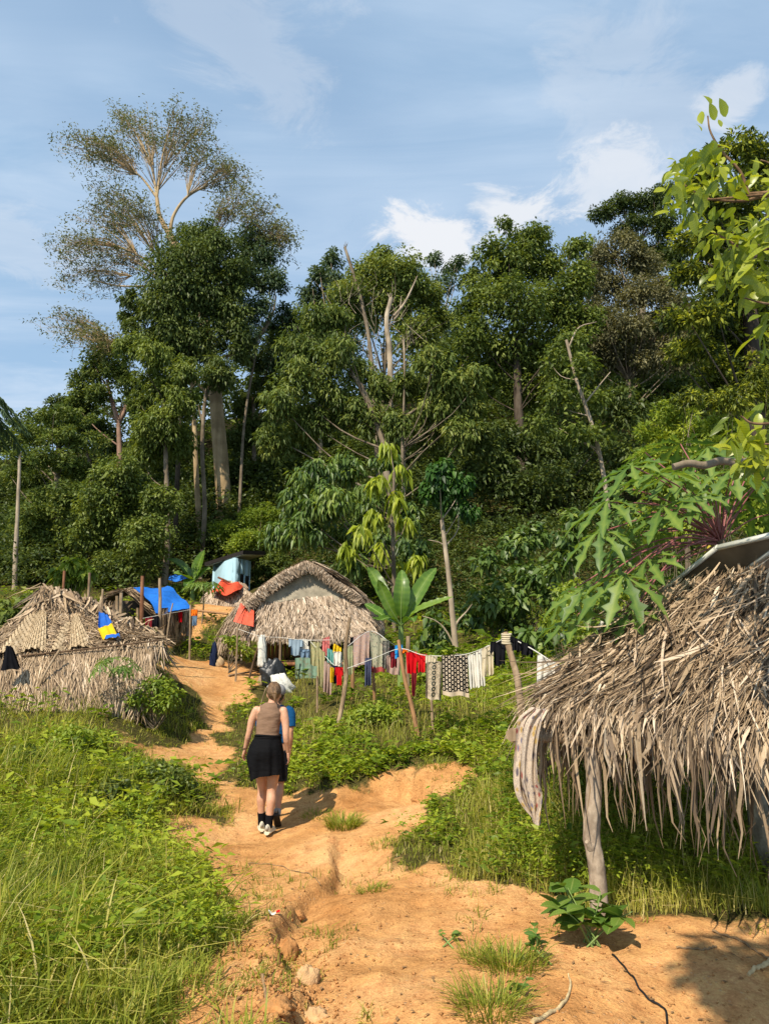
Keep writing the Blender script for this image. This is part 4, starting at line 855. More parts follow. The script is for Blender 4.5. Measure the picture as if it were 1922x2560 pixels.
def block_house():
    Y = 39.5; b0 = np.array(at(583, 1480, Y)); L_ = np.array(at(535, 1480, Y+2.6)); R_ = np.array(at(625, 1480, Y+1.6)); zt = at(583, 1394, Y).z; base = b0[2]-1.5
    o = root('block_house', (b0[0], b0[1], base), 'small pale blue block house with dark slanting flat roof', 'house')
    def wall(a, b, za, zb, name, holes=()):
        mb = MB(); d = b-a; d[2] = 0; ln = np.linalg.norm(d); d /= ln; n = np.array([-d[1], d[0], 0]); n = n if n[1] > 0 else -n
        xs = sorted({0, ln, *[h for q in holes for h in (q[0]*ln, q[1]*ln)]}); zs0 = sorted({base, *[h for q in holes for h in (q[2], q[3])]}) + [None]
        for i in range(len(xs)-1):
            for j in range(len(zs0)-1):
                xm = (xs[i]+xs[i+1])/2; z0 = zs0[j]; z1 = zs0[j+1]; t = xm/ln
                if any(q[0]*ln < xm < q[1]*ln and q[2] <= z0 < q[3] for q in holes): continue
                e0 = za+(zb-za)*xs[i]/ln; e1 = za+(zb-za)*xs[i+1]/ln
                P = lambda x, z, k: np.array([a[0]+d[0]*x+n[0]*k, a[1]+d[1]*x+n[1]*k, z])
                z1a, z1b = (z1, z1) if z1 is not None else (e0, e1); v = [P(xs[i], z0, 0), P(xs[i+1], z0, 0), P(xs[i+1], z1b, 0), P(xs[i], z1a, 0), P(xs[i], z0, .15), P(xs[i+1], z0, .15), P(xs[i+1], z1b, .15), P(xs[i], z1a, .15)]
                mb.add(v, np.array([(0, 1, 2, 3), (5, 4, 7, 6), (1, 5, 6, 2), (4, 0, 3, 7), (3, 2, 6, 7)]))
        return part(name, mb, BLUE_WALL, o)
    zl = at(535, 1411, Y+2.6).z; gz_ = lambda py: at(610, py, Y+1).z
    wall(L_, b0, zl, zt, 'wall'); w2 = wall(b0 + np.array([.03, .02, 0]), R_, zt, zt+.05, 'wall', [(.36, .60, gz_(1462), gz_(1436)), (.68, .94, gz_(1475), gz_(1438))])
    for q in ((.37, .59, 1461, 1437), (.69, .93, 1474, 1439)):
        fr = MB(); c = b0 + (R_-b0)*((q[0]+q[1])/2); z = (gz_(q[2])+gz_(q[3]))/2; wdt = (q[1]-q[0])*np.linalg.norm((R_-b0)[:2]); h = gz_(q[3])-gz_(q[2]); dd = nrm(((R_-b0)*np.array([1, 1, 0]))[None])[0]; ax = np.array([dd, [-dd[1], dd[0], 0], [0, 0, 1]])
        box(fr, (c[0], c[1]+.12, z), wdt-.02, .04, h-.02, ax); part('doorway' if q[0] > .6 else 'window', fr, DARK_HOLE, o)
    ib = MB(); B_ = L_ + (R_-b0); wall(B_, L_, zl, zl, 'rear_wall')
    rf = MB(); c0 = np.array(at(512, 1406, Y+2.75)); c1 = np.array(at(608, 1376, Y-.12)); c2 = np.array(at(664, 1378, Y+1.8)); c3 = c0 + (c2-c1)
    Gd = np.array([[c0, c1], [c3, c2]]); slab(rf, Gd, .20); part('roof', rf, FASCIA, o)
    sf = MB(); ctr = Gd.reshape(-1, 3).mean(0); G2 = ctr + (Gd-ctr)*.975 - np.array([0, 0, .206]); slab(sf, G2, .02); part('soffit', sf, CREAM, o)
block_house()
cloth_quad('tarpaulin', 'small blue tarpaulin shelter behind the left banana plant', [(425,1440,38),(462,1436,38.6),(472,1452,37.6),(420,1452,37.6)], TARP_BLUE, wr=.1, sag=-.2)

# ------------------------------------------------------------------ poles of the village
for (nm, lb, pts, r, mt) in [
 ('post', 'tall reddish post between the two left huts', [down(357,1565,18.5), at(357,1440,18.5)], .055, WOOD_RED),
 ('post', 'tall grey brown post before the blue tarpaulin', [down(400,1590,17.5), at(401,1520,17.5), at(400,1446,17.5)], .045, WOOD_POLE),
 ('post', 'short post rising behind the low left hut ridge', [down(258,1540,18), at(258,1473,18)], .035, WOOD_POLE),
 ('pole', 'thin leaning stick right of the grey brown post', [down(412,1600,17), at(423,1555,17), at(433,1508,17)], .018, WOOD_POLE),
 ('post', 'short post holding the orange cloth on the upper path', [down(478,1590,20), at(477,1512,20)], .03, WOOD_POLE),
 ('pole', 'long bamboo rail lying across between upper huts', [at(480,1525,21), at(570,1535,20)], .035, BAMBOO),
 ('post', 'thin upright pole left of the central hut entrance', [down(590,1690,18.3), at(592,1640,18.3), at(594,1566,18.3)], .026, WOOD_POLE),
 ('pole', 'slanting pole propped against the hut eave corner', [down(619,1688,18.6), at(640,1635,18.6), at(657,1590,18.8)], .030, WOOD_DARK),
 ('post', 'straight pole standing before the bamboo wall', [down(700,1675,18.4), at(701,1620,18.4), at(704,1567,18.4)], .032, WOOD_POLE),
 ('pole', 'crooked tall pole in the middle of the laundry', [down(836,1850,12.4), at(852,1780,12.4), at(866,1690,12.6), at(864,1620,12.6), at(875,1543,12.6)], .040, WOOD_POLE),
 ('pole', 'pale leaning bamboo pole propping the laundry line', [down(1050,1850,11.4), at(1030,1770,11.5), at(1010,1690,11.6), at(996,1600,11.7)], .036, BAMBOO),
 ('post', 'square post behind the leaning bamboo pole', [down(1018,1730,15), at(1020,1590,15)], .055, WOOD_POLE),
 ('post', 'thick rope bound post at the right end of the line', [down(1312,1800,9.4), at(1296,1720,9.4), at(1280,1650,9.5), at(1262,1582,9.6)], .050, WOOD_POLE),
 ('post', 'short stake under the pink floral cloth', [down(794,1775,14.5), at(793,1690,14.5)], .024, WOOD_POLE),
 ('post', 'short stake below the slate trousers', [down(938,1740,14), at(932,1660,14)], .035, BAMBOO),
 ('post', 'short stake standing under the tan batik', [down(1083,1810,11.6), at(1077,1730,11.6)], .026, WOOD_POLE),
 ('post', 'stubby stake below the large pink batik', [down(881,1720,15.5), at(882,1655,15.5)], .045, BAMBOO),
 ('pole', 'long stick lying flat on the bare ground by the hut', [gp(572,1692,.03), gp(610,1688,.05), gp(650,1680,.04)], .025, WOOD_POLE),
 ('stake', 'pale stake leaning out of the grass near the walker', [down(640,1775,15.5), at(665,1720,15.5)], .015, WOOD_POLE),
]: pole(nm, lb, pts, r, None, mt)

# ------------------------------------------------------------------ laundry
def fabric(name, col, var=.12, trans=.18):
    m, N, L, out = nodes(name)
    n = noisen(N, L, 5, 4, .6); c = ramp(N, L, n, [(.3, tuple(x*(1-var) for x in col)), (.7, tuple(min(1, x*(1+var)) for x in col))])
    d = N.new('ShaderNodeBsdfDiffuse'); L.new(c, d.inputs[0]); t = N.new('ShaderNodeBsdfTranslucent'); L.new(c, t.inputs[0])
    L.new(bump(N, L, noisen(N, L, 160, 2), .15, .005), d.inputs['Normal'])
    x = N.new('ShaderNodeMixShader'); x.inputs[0].default_value = trans; L.new(d.outputs[0], x.inputs[1]); L.new(t.outputs[0], x.inputs[2]); L.new(x.outputs[0], out.inputs[0]); return m
def printed(name, base, cols, scale=16, scale2=34, band=None):
    m, N, L, out = nodes(name)
    uv = N.new('ShaderNodeUVMap').outputs[0]
    vo = N.new('ShaderNodeTexVoronoi'); vo.inputs['Scale'].default_value = scale; L.new(uv, vo.inputs['Vector'])
    sp = N.new('ShaderNodeSeparateColor'); L.new(vo.outputs['Color'], sp.inputs[0])
    st = [(i/len(cols), c) for i, c in enumerate(cols)]
    c = mixc(N, L, ramp(N, L, vo.outputs['Distance'], [(.22, (1, 1, 1)), (.42, (0, 0, 0))]), base, ramp(N, L, sp.outputs[0], st, 'CONSTANT'))
    n = noisen(N, L, scale2, 3, .6, uv, dist=1.5); c = mixc(N, L, ramp(N, L, n, [(.50, (0, 0, 0)), (.54, (.75, .75, .75)), (.60, (0, 0, 0))]), c, cols[-1])
    if band:
        s = N.new('ShaderNodeSeparateXYZ'); L.new(uv, s.inputs[0]); c = mixc(N, L, ramp(N, L, s.outputs[1], [(0, (1, 1, 1)), (.13, (1, 1, 1)), (.14, (0, 0, 0))], 'CONSTANT'), c, band)
    d = N.new('ShaderNodeBsdfDiffuse'); L.new(c, d.inputs[0]); t = N.new('ShaderNodeBsdfTranslucent'); L.new(c, t.inputs[0])
    x = N.new('ShaderNodeMixShader'); x.inputs[0].default_value = .18; L.new(d.outputs[0], x.inputs[1]); L.new(t.outputs[0], x.inputs[2]); L.new(x.outputs[0], out.inputs[0]); return m
def ikat(name, base, spot, nu, nv, rad, only_column=None, band=None, noise_cols=None):
    """rows of oval spots, every other row set off by half a step; optional hem band"""
    m, N, L, out = nodes(name); uv = N.new('ShaderNodeUVMap').outputs[0]; s = N.new('ShaderNodeSeparateXYZ'); L.new(uv, s.inputs[0])
    def M(op, a, b=None):
        q = N.new('ShaderNodeMath'); q.operation = op
        for k, v in enumerate((a, b)):
            if v is None: continue
            if isinstance(v, (int, float)): q.inputs[k].default_value = v
            else: L.new(v, q.inputs[k])
        return q.outputs[0]
    u = M('MULTIPLY', s.outputs[0], nu); v = M('MULTIPLY', s.outputs[1], nv)
    row = M('FLOOR', u); v = M('ADD', v, M('MULTIPLY', M('MODULO', row, 2.0), .5))
    fu = M('SUBTRACT', M('FRACT', u), .5); fv = M('SUBTRACT', M('FRACT', v), .5)
    r = M('SQRT', M('ADD', M('POWER', M('ABSOLUTE', M('MULTIPLY', fu, 1.0)), 2.0), M('POWER', M('ABSOLUTE', M('MULTIPLY', fv, 1.0)), 2.0)))
    msk = M('LESS_THAN', r, rad); inner = M('LESS_THAN', r, rad*.45)
    bc = base
    if noise_cols:
        vo = N.new('ShaderNodeTexVoronoi'); vo.inputs['Scale'].default_value = 34; L.new(uv, vo.inputs['Vector']); sp = N.new('ShaderNodeSeparateColor'); L.new(vo.outputs['Color'], sp.inputs[0])
        bc = ramp(N, L, sp.outputs[0], [(i/len(noise_cols), c) for i, c in enumerate(noise_cols)], 'CONSTANT')
    if only_column: msk = M('MULTIPLY', msk, M('MULTIPLY', M('GREATER_THAN', s.outputs[0], only_column[0]), M('LESS_THAN', s.outputs[0], only_column[1])))
    c = mixc(N, L, msk, bc, spot); c = mixc(N, L, M('MULTIPLY', inner, msk), c, base if not noise_cols else noise_cols[0])
    if band: c = mixc(N, L, M('LESS_THAN', s.outputs[1], band[0]), c, band[1])
    d = N.new('ShaderNodeBsdfDiffuse'); L.new(c, d.inputs[0]); L.new(d.outputs[0], out.inputs[0]); return m
B_PINK = printed('batik pink', (.48, .34, .27), [(.55, .30, .24), (.35, .33, .42), (.62, .50, .38), (.30, .20, .22)], 18, 40)
B_ZIG = printed('batik sage', (.42, .40, .28), [(.10, .11, .09), (.50, .36, .28), (.55, .50, .36), (.16, .19, .15)], 12, 26, (.45, .10, .09))
B_GREEN = printed('floral green', (.34, .36, .20), [(.20, .27, .12), (.50, .46, .30), (.42, .25, .18), (.18, .20, .10)], 14, 30)
B_YELLOW = printed('floral yellow green', (.44, .40, .20), [(.25, .34, .18), (.52, .33, .18), (.58, .52, .28), (.22, .24, .14)], 12, 28)
B_ROSE = printed('floral rose', (.46, .32, .26), [(.22, .14, .12), (.50, .22, .22), (.60, .46, .36), (.20, .16, .14)], 22, 44)
B_DARK = printed('dark floral', (.10, .10, .09), [(.36, .34, .26), (.05, .05, .05), (.30, .12, .10), (.40, .38, .32)], 10, 22)
B_BIG = printed('faded batik', (.62, .50, .38), [(.45, .10, .07), (.55, .36, .10), (.18, .17, .24), (.13, .11, .13)], 13, 30)
IKAT = ikat('black ikat', (.016, .015, .015), (.58, .48, .36), 9, 9, .34, None, (.10, (.50, .41, .30)))
DIAMOND = ikat('tan diamond batik', (.36, .30, .21), (.035, .045, .04), 3, 7, .42, (.34, .66), (.06, (.48, .40, .30)), [(.40, .33, .23), (.24, .21, .15), (.50, .42, .30), (.30, .24, .18)])
FB = {k: fabric(k + ' cloth', v) for k, v in dict(red=(.55, .010, .016), red2=(.60, .018, .022), maroon=(.20, .022, .030), white=(.72, .69, .62), cream=(.60, .52, .37), black=(.013, .013, .016), navy=(.02, .03, .07),
      slate=(.085, .095, .16), denim=(.16, .24, .34), paleblue=(.30, .39, .47), teal=(.16, .40, .36), yellow=(.70, .46, .02), brightblue=(.02, .26, .60), orange=(.80, .20, .02), pink=(.60, .18, .17), grey=(.33, .32, .31)).items()}
def panel(mb, a, b, c, d, m=12, k=10, fold=.03, nf=3, seed=0, off=0.0, uv0=(0, 0), uv1=(1, 1)):
    Gd = np.zeros((m, k, 3)); nn = nrm(np.cross(b-a, d-a)[None])[0]; nn = nn if nn[1] < 0 else -nn
    for i, v in enumerate(np.linspace(0, 1, m)):
        for j, u in enumerate(np.linspace(0, 1, k)):
            p = (a*(1-u)+b*u)*(1-v)+(d*(1-u)+c*u)*v
            w = fold*(.25+v)*(math.sin(u*nf*6.28+seed+1.3*v) + .5*math.sin(u*nf*2.9*6.28*.5+seed*2)) + fold*.6*float(vnoise(u*5+seed, v*5, 3))
            Gd[i, j] = p + nn*(w+off) + np.array([0, 0, .012*math.sin(u*9+seed)*v])
    i = np.arange(m*k).reshape(m, k); U = np.stack(np.meshgrid(np.linspace(uv0[0], uv1[0], k), np.linspace(uv1[1], uv0[1], m)), -1).reshape(-1, 2)
    mb.add(Gd.reshape(-1, 3), np.stack([i[:-1, :-1], i[:-1, 1:], i[1:, 1:], i[1:, :-1]], -1).reshape(-1, 4), .5, U)
def lerp(a, b, t): return a + (b-a)*t
def garment(name, label, kind, Y, q, mt, cat, fold=.03, nf=2.5, Y2=None):
    """q: the four corners in photo pixels, clockwise from the top left"""
    a, b = np.array(at(*q[0], Y)), np.array(at(*q[1], Y2 or Y)); c, d = np.array(at(*q[2], (Y2 or Y)-.02)), np.array(at(*q[3], Y-.02)); mb = MB(); s = rng.uniform(0, 6)
    for off, sh in ((.02, 1.0), (-.045, .93)):
        c2, d2 = lerp(b, c, sh), lerp(a, d, sh)
        if kind == 'trousers':
            w = .34; wl, wr = lerp(a, d2, w), lerp(b, c2, w); panel(mb, a, b, wr, wl, 6, 9, fold, nf, s, off)
            panel(mb, wl, lerp(wl, wr, .47), lerp(d2, c2, .42), d2, 10, 6, fold, 1.2, s+1, off); panel(mb, lerp(wl, wr, .53), wr, lerp(c2, wr, .03), lerp(d2, c2, .56), 10, 6, fold, 1.2, s+2, off)
        elif kind == 'shirt':
            panel(mb, lerp(a, b, .17), lerp(a, b, .83), lerp(d2, c2, .80), lerp(d2, c2, .20), 10, 9, fold, nf, s, off)
            panel(mb, a, lerp(a, b, .18), lerp(a, b, .20)+(d2-a)*.42, a+(d2-a)*.48, 6, 5, fold*.6, 1, s+1, off); panel(mb, lerp(a, b, .82), b, b+(c2-b)*.48, lerp(a, b, .80)+(c2-b)*.42, 6, 5, fold*.6, 1, s+2, off)
        else: panel(mb, a, b, c2, d2, 14, 12, fold, nf, s, off)
    panel(mb, a-np.array([0, .025, 0]), b-np.array([0, .025, 0]), b+np.array([0, .05, 0]), a+np.array([0, .05, 0]), 2, 8, .002, 1, s)
    single(name, mb, mt, tuple((c+d)/2), label, cat, 'laundry on the lines', True)
Q = lambda x0, y0, x1, y1, y2, y3, s0=0, s1=0: [(x0, y0), (x1, y1), (x1+s1, y2), (x0+s0, y3)]
LAUNDRY = [
 ('jeans','faded pale blue garment hanging nearest the bamboo wall','shirt',17.6,Q(722,1598,757,1600,1640,1638),'paleblue'),
 ('jeans','short blue denim legs below the white and red top','trousers',17.4,Q(752,1622,775,1624,1645,1644),'denim'),
 ('shirt','white top under the eave of the central hut','shirt',17.7,Q(750,1597,778,1600,1626,1624),'white'),
 ('shirt','small black top at the hut eave beside the white one','shirt',17.6,Q(770,1602,792,1604,1632,1630),'black'),
 ('cloth','pink cloth bunched up high under the hut eave','cloth',17.2,Q(806,1598,824,1590,1640,1640),'pink'),
 ('sarong','pale floral sarong hanging lengthwise beside the corrugated tin','cloth',15.8,Q(776,1604,800,1606,1668,1662),B_YELLOW),
 ('sarong','long yellow green floral sarong reaching near the grass','cloth',14.6,Q(790,1612,812,1632,1722,1714,4,2),B_YELLOW),
 ('sarong','long rose floral sarong with lowest hem left of the crooked pole','cloth',14.2,Q(810,1650,832,1668,1738,1728,-2,-4),B_ROSE),
 ('towel','teal towel hanging on the sagging line','cloth',15.0,Q(818,1620,836,1628,1664,1656),'teal'),
 ('cloth','bright yellow cloth hanging highest on the line','cloth',14.4,[(834,1608),(853,1620),(853,1631),(832,1630)],'yellow'),
 ('cloth','plain white cloth beside the teal towel','cloth',14.2,Q(834,1630,854,1630,1668,1668),'white'),
 ('shirt','crimson shirt hung low left of the crooked pole','shirt',13.6,Q(838,1668,858,1668,1714,1712),'red2'),
 ('shirt','narrow yellow shirt hanging next to the crimson one','cloth',13.8,Q(825,1668,835,1670,1708,1706),'yellow'),
 ('shirt','dark navy shirt half behind the crimson shirt','shirt',13.9,Q(830,1664,848,1666,1710,1708),'navy'),
 ('sarong','green floral sarong just right of the crooked pole','cloth',13.6,Q(858,1622,882,1612,1684,1692),B_GREEN),
 ('cloth','black cloth between green floral sarong and pink batik','cloth',14.4,Q(876,1594,892,1592,1612,1614),'black'),
 ('sarong','wide faded pink batik sarong spread on the line','cloth',13.6,Q(884,1592,924,1576,1660,1668,-3,-2),B_PINK),
 ('sarong','broad sage batik sarong with red hem draped over the line','cloth',13.0,Q(924,1577,968,1600,1680,1682,4,-6),B_ZIG),
 ('trousers','slate blue trousers dangling below the sage batik','cloth',12.8,Q(912,1646,928,1644,1712,1716),'slate'),
 ('sarong','dark patterned narrow sarong beside the sage batik','cloth',12.6,Q(956,1602,974,1604,1668,1672),B_DARK),
 ('shirt','black vest hanging behind the maroon towel','cloth',12.6,Q(968,1612,990,1618,1650,1660),'black'),
 ('sarong','pale rose floral sarong left of the leaning bamboo pole','cloth',12.4,Q(966,1640,1000,1640,1690,1682),B_ROSE),
 ('towel','maroon towel left of the bright blue cloth','cloth',12.0,Q(976,1632,992,1628,1668,1670),'maroon'),
 ('cloth','bright blue cloth at the top of the leaning bamboo pole','cloth',11.9,Q(987,1614,1006,1612,1642,1646),'brightblue'),
 ('cloth','small orange rag caught on the line by the bamboo pole','cloth',11.7,Q(1006,1622,1018,1626,1634,1632),'orange'),
 ('shirt','vivid red long shirt with dangling hem','cloth',11.5,[(1015,1632),(1042,1630),(1040,1690),(1018,1684)],'red'),
 ('cloth','narrow dark red strip hanging below the vivid red shirt','cloth',11.4,[(1028,1682),(1042,1684),(1036,1742),(1030,1740)],'maroon'),
 ('shorts','red shorts hanging next to the cream shirt','shirt',11.35,Q(1040,1634,1067,1636,1682,1680),'red2'),
 ('shirt','cream shirt pegged above the tan batik','shirt',11.1,Q(1064,1638,1092,1640,1682,1680),'cream'),
 ('sarong','tan batik sarong with a chain of dark rings','cloth',10.95,Q(1066,1656,1104,1654,1752,1746,-4,-1),DIAMOND),
 ('sarong','black sarong with rows of cream ovals and pale hem','cloth',10.8,Q(1104,1639,1168,1634,1742,1738,2,4),IKAT),
 ('trousers','white trousers right beside the black and cream sarong','cloth',10.5,Q(1170,1638,1186,1634,1718,1722,5,6),'white'),
 ('trousers','white trousers hanging left of the cream cropped pair','cloth',10.4,Q(1188,1628,1204,1624,1714,1718,6,8),'white'),
 ('trousers','cream cropped trousers left of the black shirt','trousers',10.2,Q(1205,1620,1232,1610,1688,1692),'cream'),
 ('shirt','wide black shirt left of the rope bound post','shirt',9.9,Q(1226,1606,1272,1594,1660,1666),'black'),
 ('shirt','black shirt just right of the rope bound post','shirt',9.3,Q(1276,1590,1306,1604,1632,1624),'black'),
 ('cloth','charcoal cloth furthest along the line before the white one','cloth',9.0,Q(1304,1604,1332,1616,1642,1636),'black'),
 ('cloth','plain white cloth hanging right of the rope bound post','cloth',8.6,Q(1346,1636,1390,1656,1716,1722,-3,-8),'white'),
 ('cloth','navy cloth at the end of the line against the near thatch','cloth',8.3,Q(1390,1656,1430,1682,1700,1690),'navy'),
]
for (nm, lb, kd, Y, q, mt) in LAUNDRY:
    garment(nm, lb, kd, Y, q, FB[mt] if isinstance(mt, str) else mt, 'laundry', .036 if Y > 12 else .030, 2.4)
def rope(name, label, pts, r=.006, mt=None, n=40):
    mb = MB(); tube(mb, curvepts(pts, n), r, 5); single(name, mb, mt or FB['white'], tuple(pts[0]), label, 'rope', 'clotheslines', True)
rope('clothesline', 'thin clothesline strung from the thin pole along the hut front', [at(594,1572,18.3), at(650,1590,18.1), at(704,1594,18.3), at(760,1600,17.6), at(826,1600,17.0)])
rope('clothesline', 'sagging clothesline from the hut eave to the crooked pole', [at(776,1604,15.8), at(812,1640,14.6), at(840,1664,13.8), at(866,1640,12.7)])
rope('clothesline', 'upper clothesline from the crooked pole over the batik sarongs', [at(866,1618,12.7), at(924,1578,13.2), at(970,1602,12.6), at(1020,1640,15)])
rope('clothesline', 'pale clothesline sagging from crooked pole past the bamboo pole to the rope bound post', [at(866,1672,12.6), at(930,1648,12.2), at(1000,1622,11.7), at(1060,1638,11.2), at(1150,1638,10.7), at(1210,1620,10.2), at(1268,1592,9.6)])
rope('clothesline', 'taut clothesline running from the rope bound post to the near thatch', [at(1268,1590,9.6), at(1345,1632,8.7), at(1450,1706,7.6)], .008)
def post_binding():
    mb = MB(); c = at(1266, 1598, 9.58)
    for i in range(5): a = np.linspace(0, 6.283, 20); tube(mb, [(c.x+.058*math.cos(t), c.y+.058*math.sin(t), c.z-.05+.028*i+.008*math.sin(t)) for t in a], .014, 5)
    single('rope_binding', mb, FB['cream'], tuple(c), 'coils of pale rope around the thick laundry post', 'rope', None, True)
post_binding()
garment('shirt', 'black cloth thrown over the low left hut edge', 'cloth', 12.35, [(18,1614),(30,1618),(52,1672),(2,1676)], FB['black'], 'laundry', .03)
def roof_shirt():
    mb = MB(); P = [np.array(at(*p)) for p in ((250,1541,14.2),(270,1548,14.1),(283,1572,13.75),(248,1585,13.6))]; panel(mb, *P, m=12, k=12, fold=.03, nf=2, seed=1, off=.10)
    o = root('shirt', tuple(P[3]), 'blue and yellow shirt spread to dry on the low left hut roof', 'shirt'); part('upper_half', mb, FB2, o, True)
    m2 = MB(); P = [np.array(at(*p)) for p in ((248,1584,13.6),(283,1571,13.75),(300,1604,13.25),(258,1608,13.2))]; panel(m2, *P, m=10, k=12, fold=.03, nf=2, seed=2, off=.10); part('lower_half', m2, FB['yellow'], o, True)
    m3 = MB(); P = [np.array(at(*p)) for p in ((266,1602,13.2),(298,1598,13.3),(301,1606,13.1),(262,1611,13.1))]; panel(m3, *P, m=4, k=8, fold=.02, nf=2, seed=2, off=.12); part('hem', m3, FB2, o, True)
FB2 = fabric('royal blue cloth', (.03, .13, .48)); roof_shirt()
garment('cloth', 'orange cloth hanging by the upper path post', 'cloth', 20, [(478,1524),(494,1524),(493,1540),(478,1540)], FB['orange'], 'laundry')
garment('jeans', 'tiny pale jeans hanging under the orange cloth', 'cloth', 19.9, [(482,1540),(493,1540),(492,1564),(481,1564)], FB['denim'], 'laundry')
garment('cloth', 'red cloth on the line between the left huts', 'cloth', 17.6, [(364,1546),(382,1543),(381,1570),(365,1572)], FB['maroon'], 'laundry')
garment('cloth', 'black cloth beside the red one between the left huts', 'cloth', 17.4, [(382,1543),(396,1540),(395,1570),(383,1568)], FB['black'], 'laundry')
garment('cloth', 'tiny red garment in the shade of the blue tarpaulin', 'cloth', 22, [(446,1530),(456,1530),(456,1556),(447,1556)], FB['red'], 'laundry')
rope('clothesline', 'short clothesline between the posts of the left huts', [at(357,1546,18.5), at(400,1538,17.5), at(478,1524,20)])
def draped_batik():
    mb = MB(); L = [(1330,1768),(1295,1800),(1288,1860),(1284,1950),(1298,2005),(1338,2055)]; Rr = [(1368,1775),(1356,1815),(1346,1880),(1352,1950),(1362,1985),(1344,2062)]
    l = curvepts([at(*p, 5.45) for p in L], 26); r = curvepts([at(*p, 5.35) for p in Rr], 26); k = 40
    for off in (0, .035):
        Gd = np.stack([l*(1-u)+r*u + np.array([.02*math.sin(u*11), off, 0]) + np.array([0, -1, 0])*(.032*np.sin(u*14+np.linspace(0, 2.6, 26))*np.linspace(.3, 1, 26) + .016*np.sin(u*37+np.linspace(0, 7, 26)))[:, None] for u in np.linspace(0, 1, k)], 1); sheet(mb, Gd)
    single('sarong', mb, B_BIG, tuple(l[-1]), 'faded red and yellow batik hanging from the near thatch corner', 'laundry', None, True)
draped_batik()

# ------------------------------------------------------------------ sacks and clutter by the central hut
def lump(name, label, c, rx, ry, rz, mt, cat, seed=0, rough=.35, group=None, n=22, sharp=1.0):
    mb = MB(); th = np.linspace(0, 2*math.pi, n*2, endpoint=False); ph = np.linspace(-math.pi/2, math.pi/2, n); V = []
    for p in ph:
        for t in th:
            d = np.array([math.cos(p)*math.cos(t), math.cos(p)*math.sin(t), math.sin(p)]); k = 1 + rough*float(fbm(np.array(d[0]*2.2*sharp+seed+d[2]*1.7*sharp), np.array(d[1]*2.2*sharp-seed+d[2]*sharp), 4, 1))
            z = d[2]*k; V.append((c[0]+rx*d[0]*k, c[1]+ry*d[1]*k, c[2]+rz*(max(z, -.55)+.5)))
    m = n*2; f = [(i*m+j, i*m+(j+1) % m, (i+1)*m+(j+1) % m, (i+1)*m+j) for i in range(n-1) for j in range(m)]
    mb.add(V, np.array(f)); return single(name, mb, mt, tuple(c), label, cat, group, True)
SACK_BLACK = plain('black plastic sack', (.018, .020, .022), .38, .3, 5, .5, .9, 9); SACK_WHITE = plain('white plastic sack', (.62, .61, .55), .55, .25, 7, .4, .9, 10)
lump('rubbish_sack', 'bulging black plastic sack beside the hut stilts', gpt(*at(680,1700,18.2).xy), .30, .24, .42, SACK_BLACK, 'sack', 2, .5, 'sacks by the hut')
lump('rubbish_sack', 'crumpled white plastic sack before the black one', gpt(*at(700,1712,17.6).xy), .30, .2, .28, SACK_WHITE, 'sack', 5, .6, 'sacks by the hut')
lump('rubbish_sack', 'pale bag hanging from the slanting pole', at(655,1665,18.5), .11, .09, .50, SACK_WHITE, 'sack', 9, .4, 'sacks by the hut')
lump('rubbish_sack', 'small buff bundle tucked beside the black sack', gpt(*at(655,1705,18.3).xy), .10, .09, .16, plain('buff cloth', (.34, .25, .16)), 'sack', 12, .4, 'sacks by the hut')
lump('cloth_heap', 'dark blue cloth dropped on the grass left of the hut', gpt(*at(534,1640,20.5).xy), .10, .08, .42, FB['navy'], 'cloth', 4, .4)
lump('stone', 'pale block lying on the grass left of the hut', gpt(*at(548,1636,20.6).xy), .16, .12, .18, plain('buff stone', (.42, .30, .17)), 'stone', 7, .3)
def bucket():
    mb = MB(); c = at(654, 1612, 18.6); tube(mb, [c, c+Vector((0, 0, .10)), c+Vector((0, 0, .2))], [.075, .085, .095], 16); single('bucket', mb, SACK_WHITE, tuple(c), 'small white bucket hung by the hut entrance', 'bucket', None, True)
bucket()

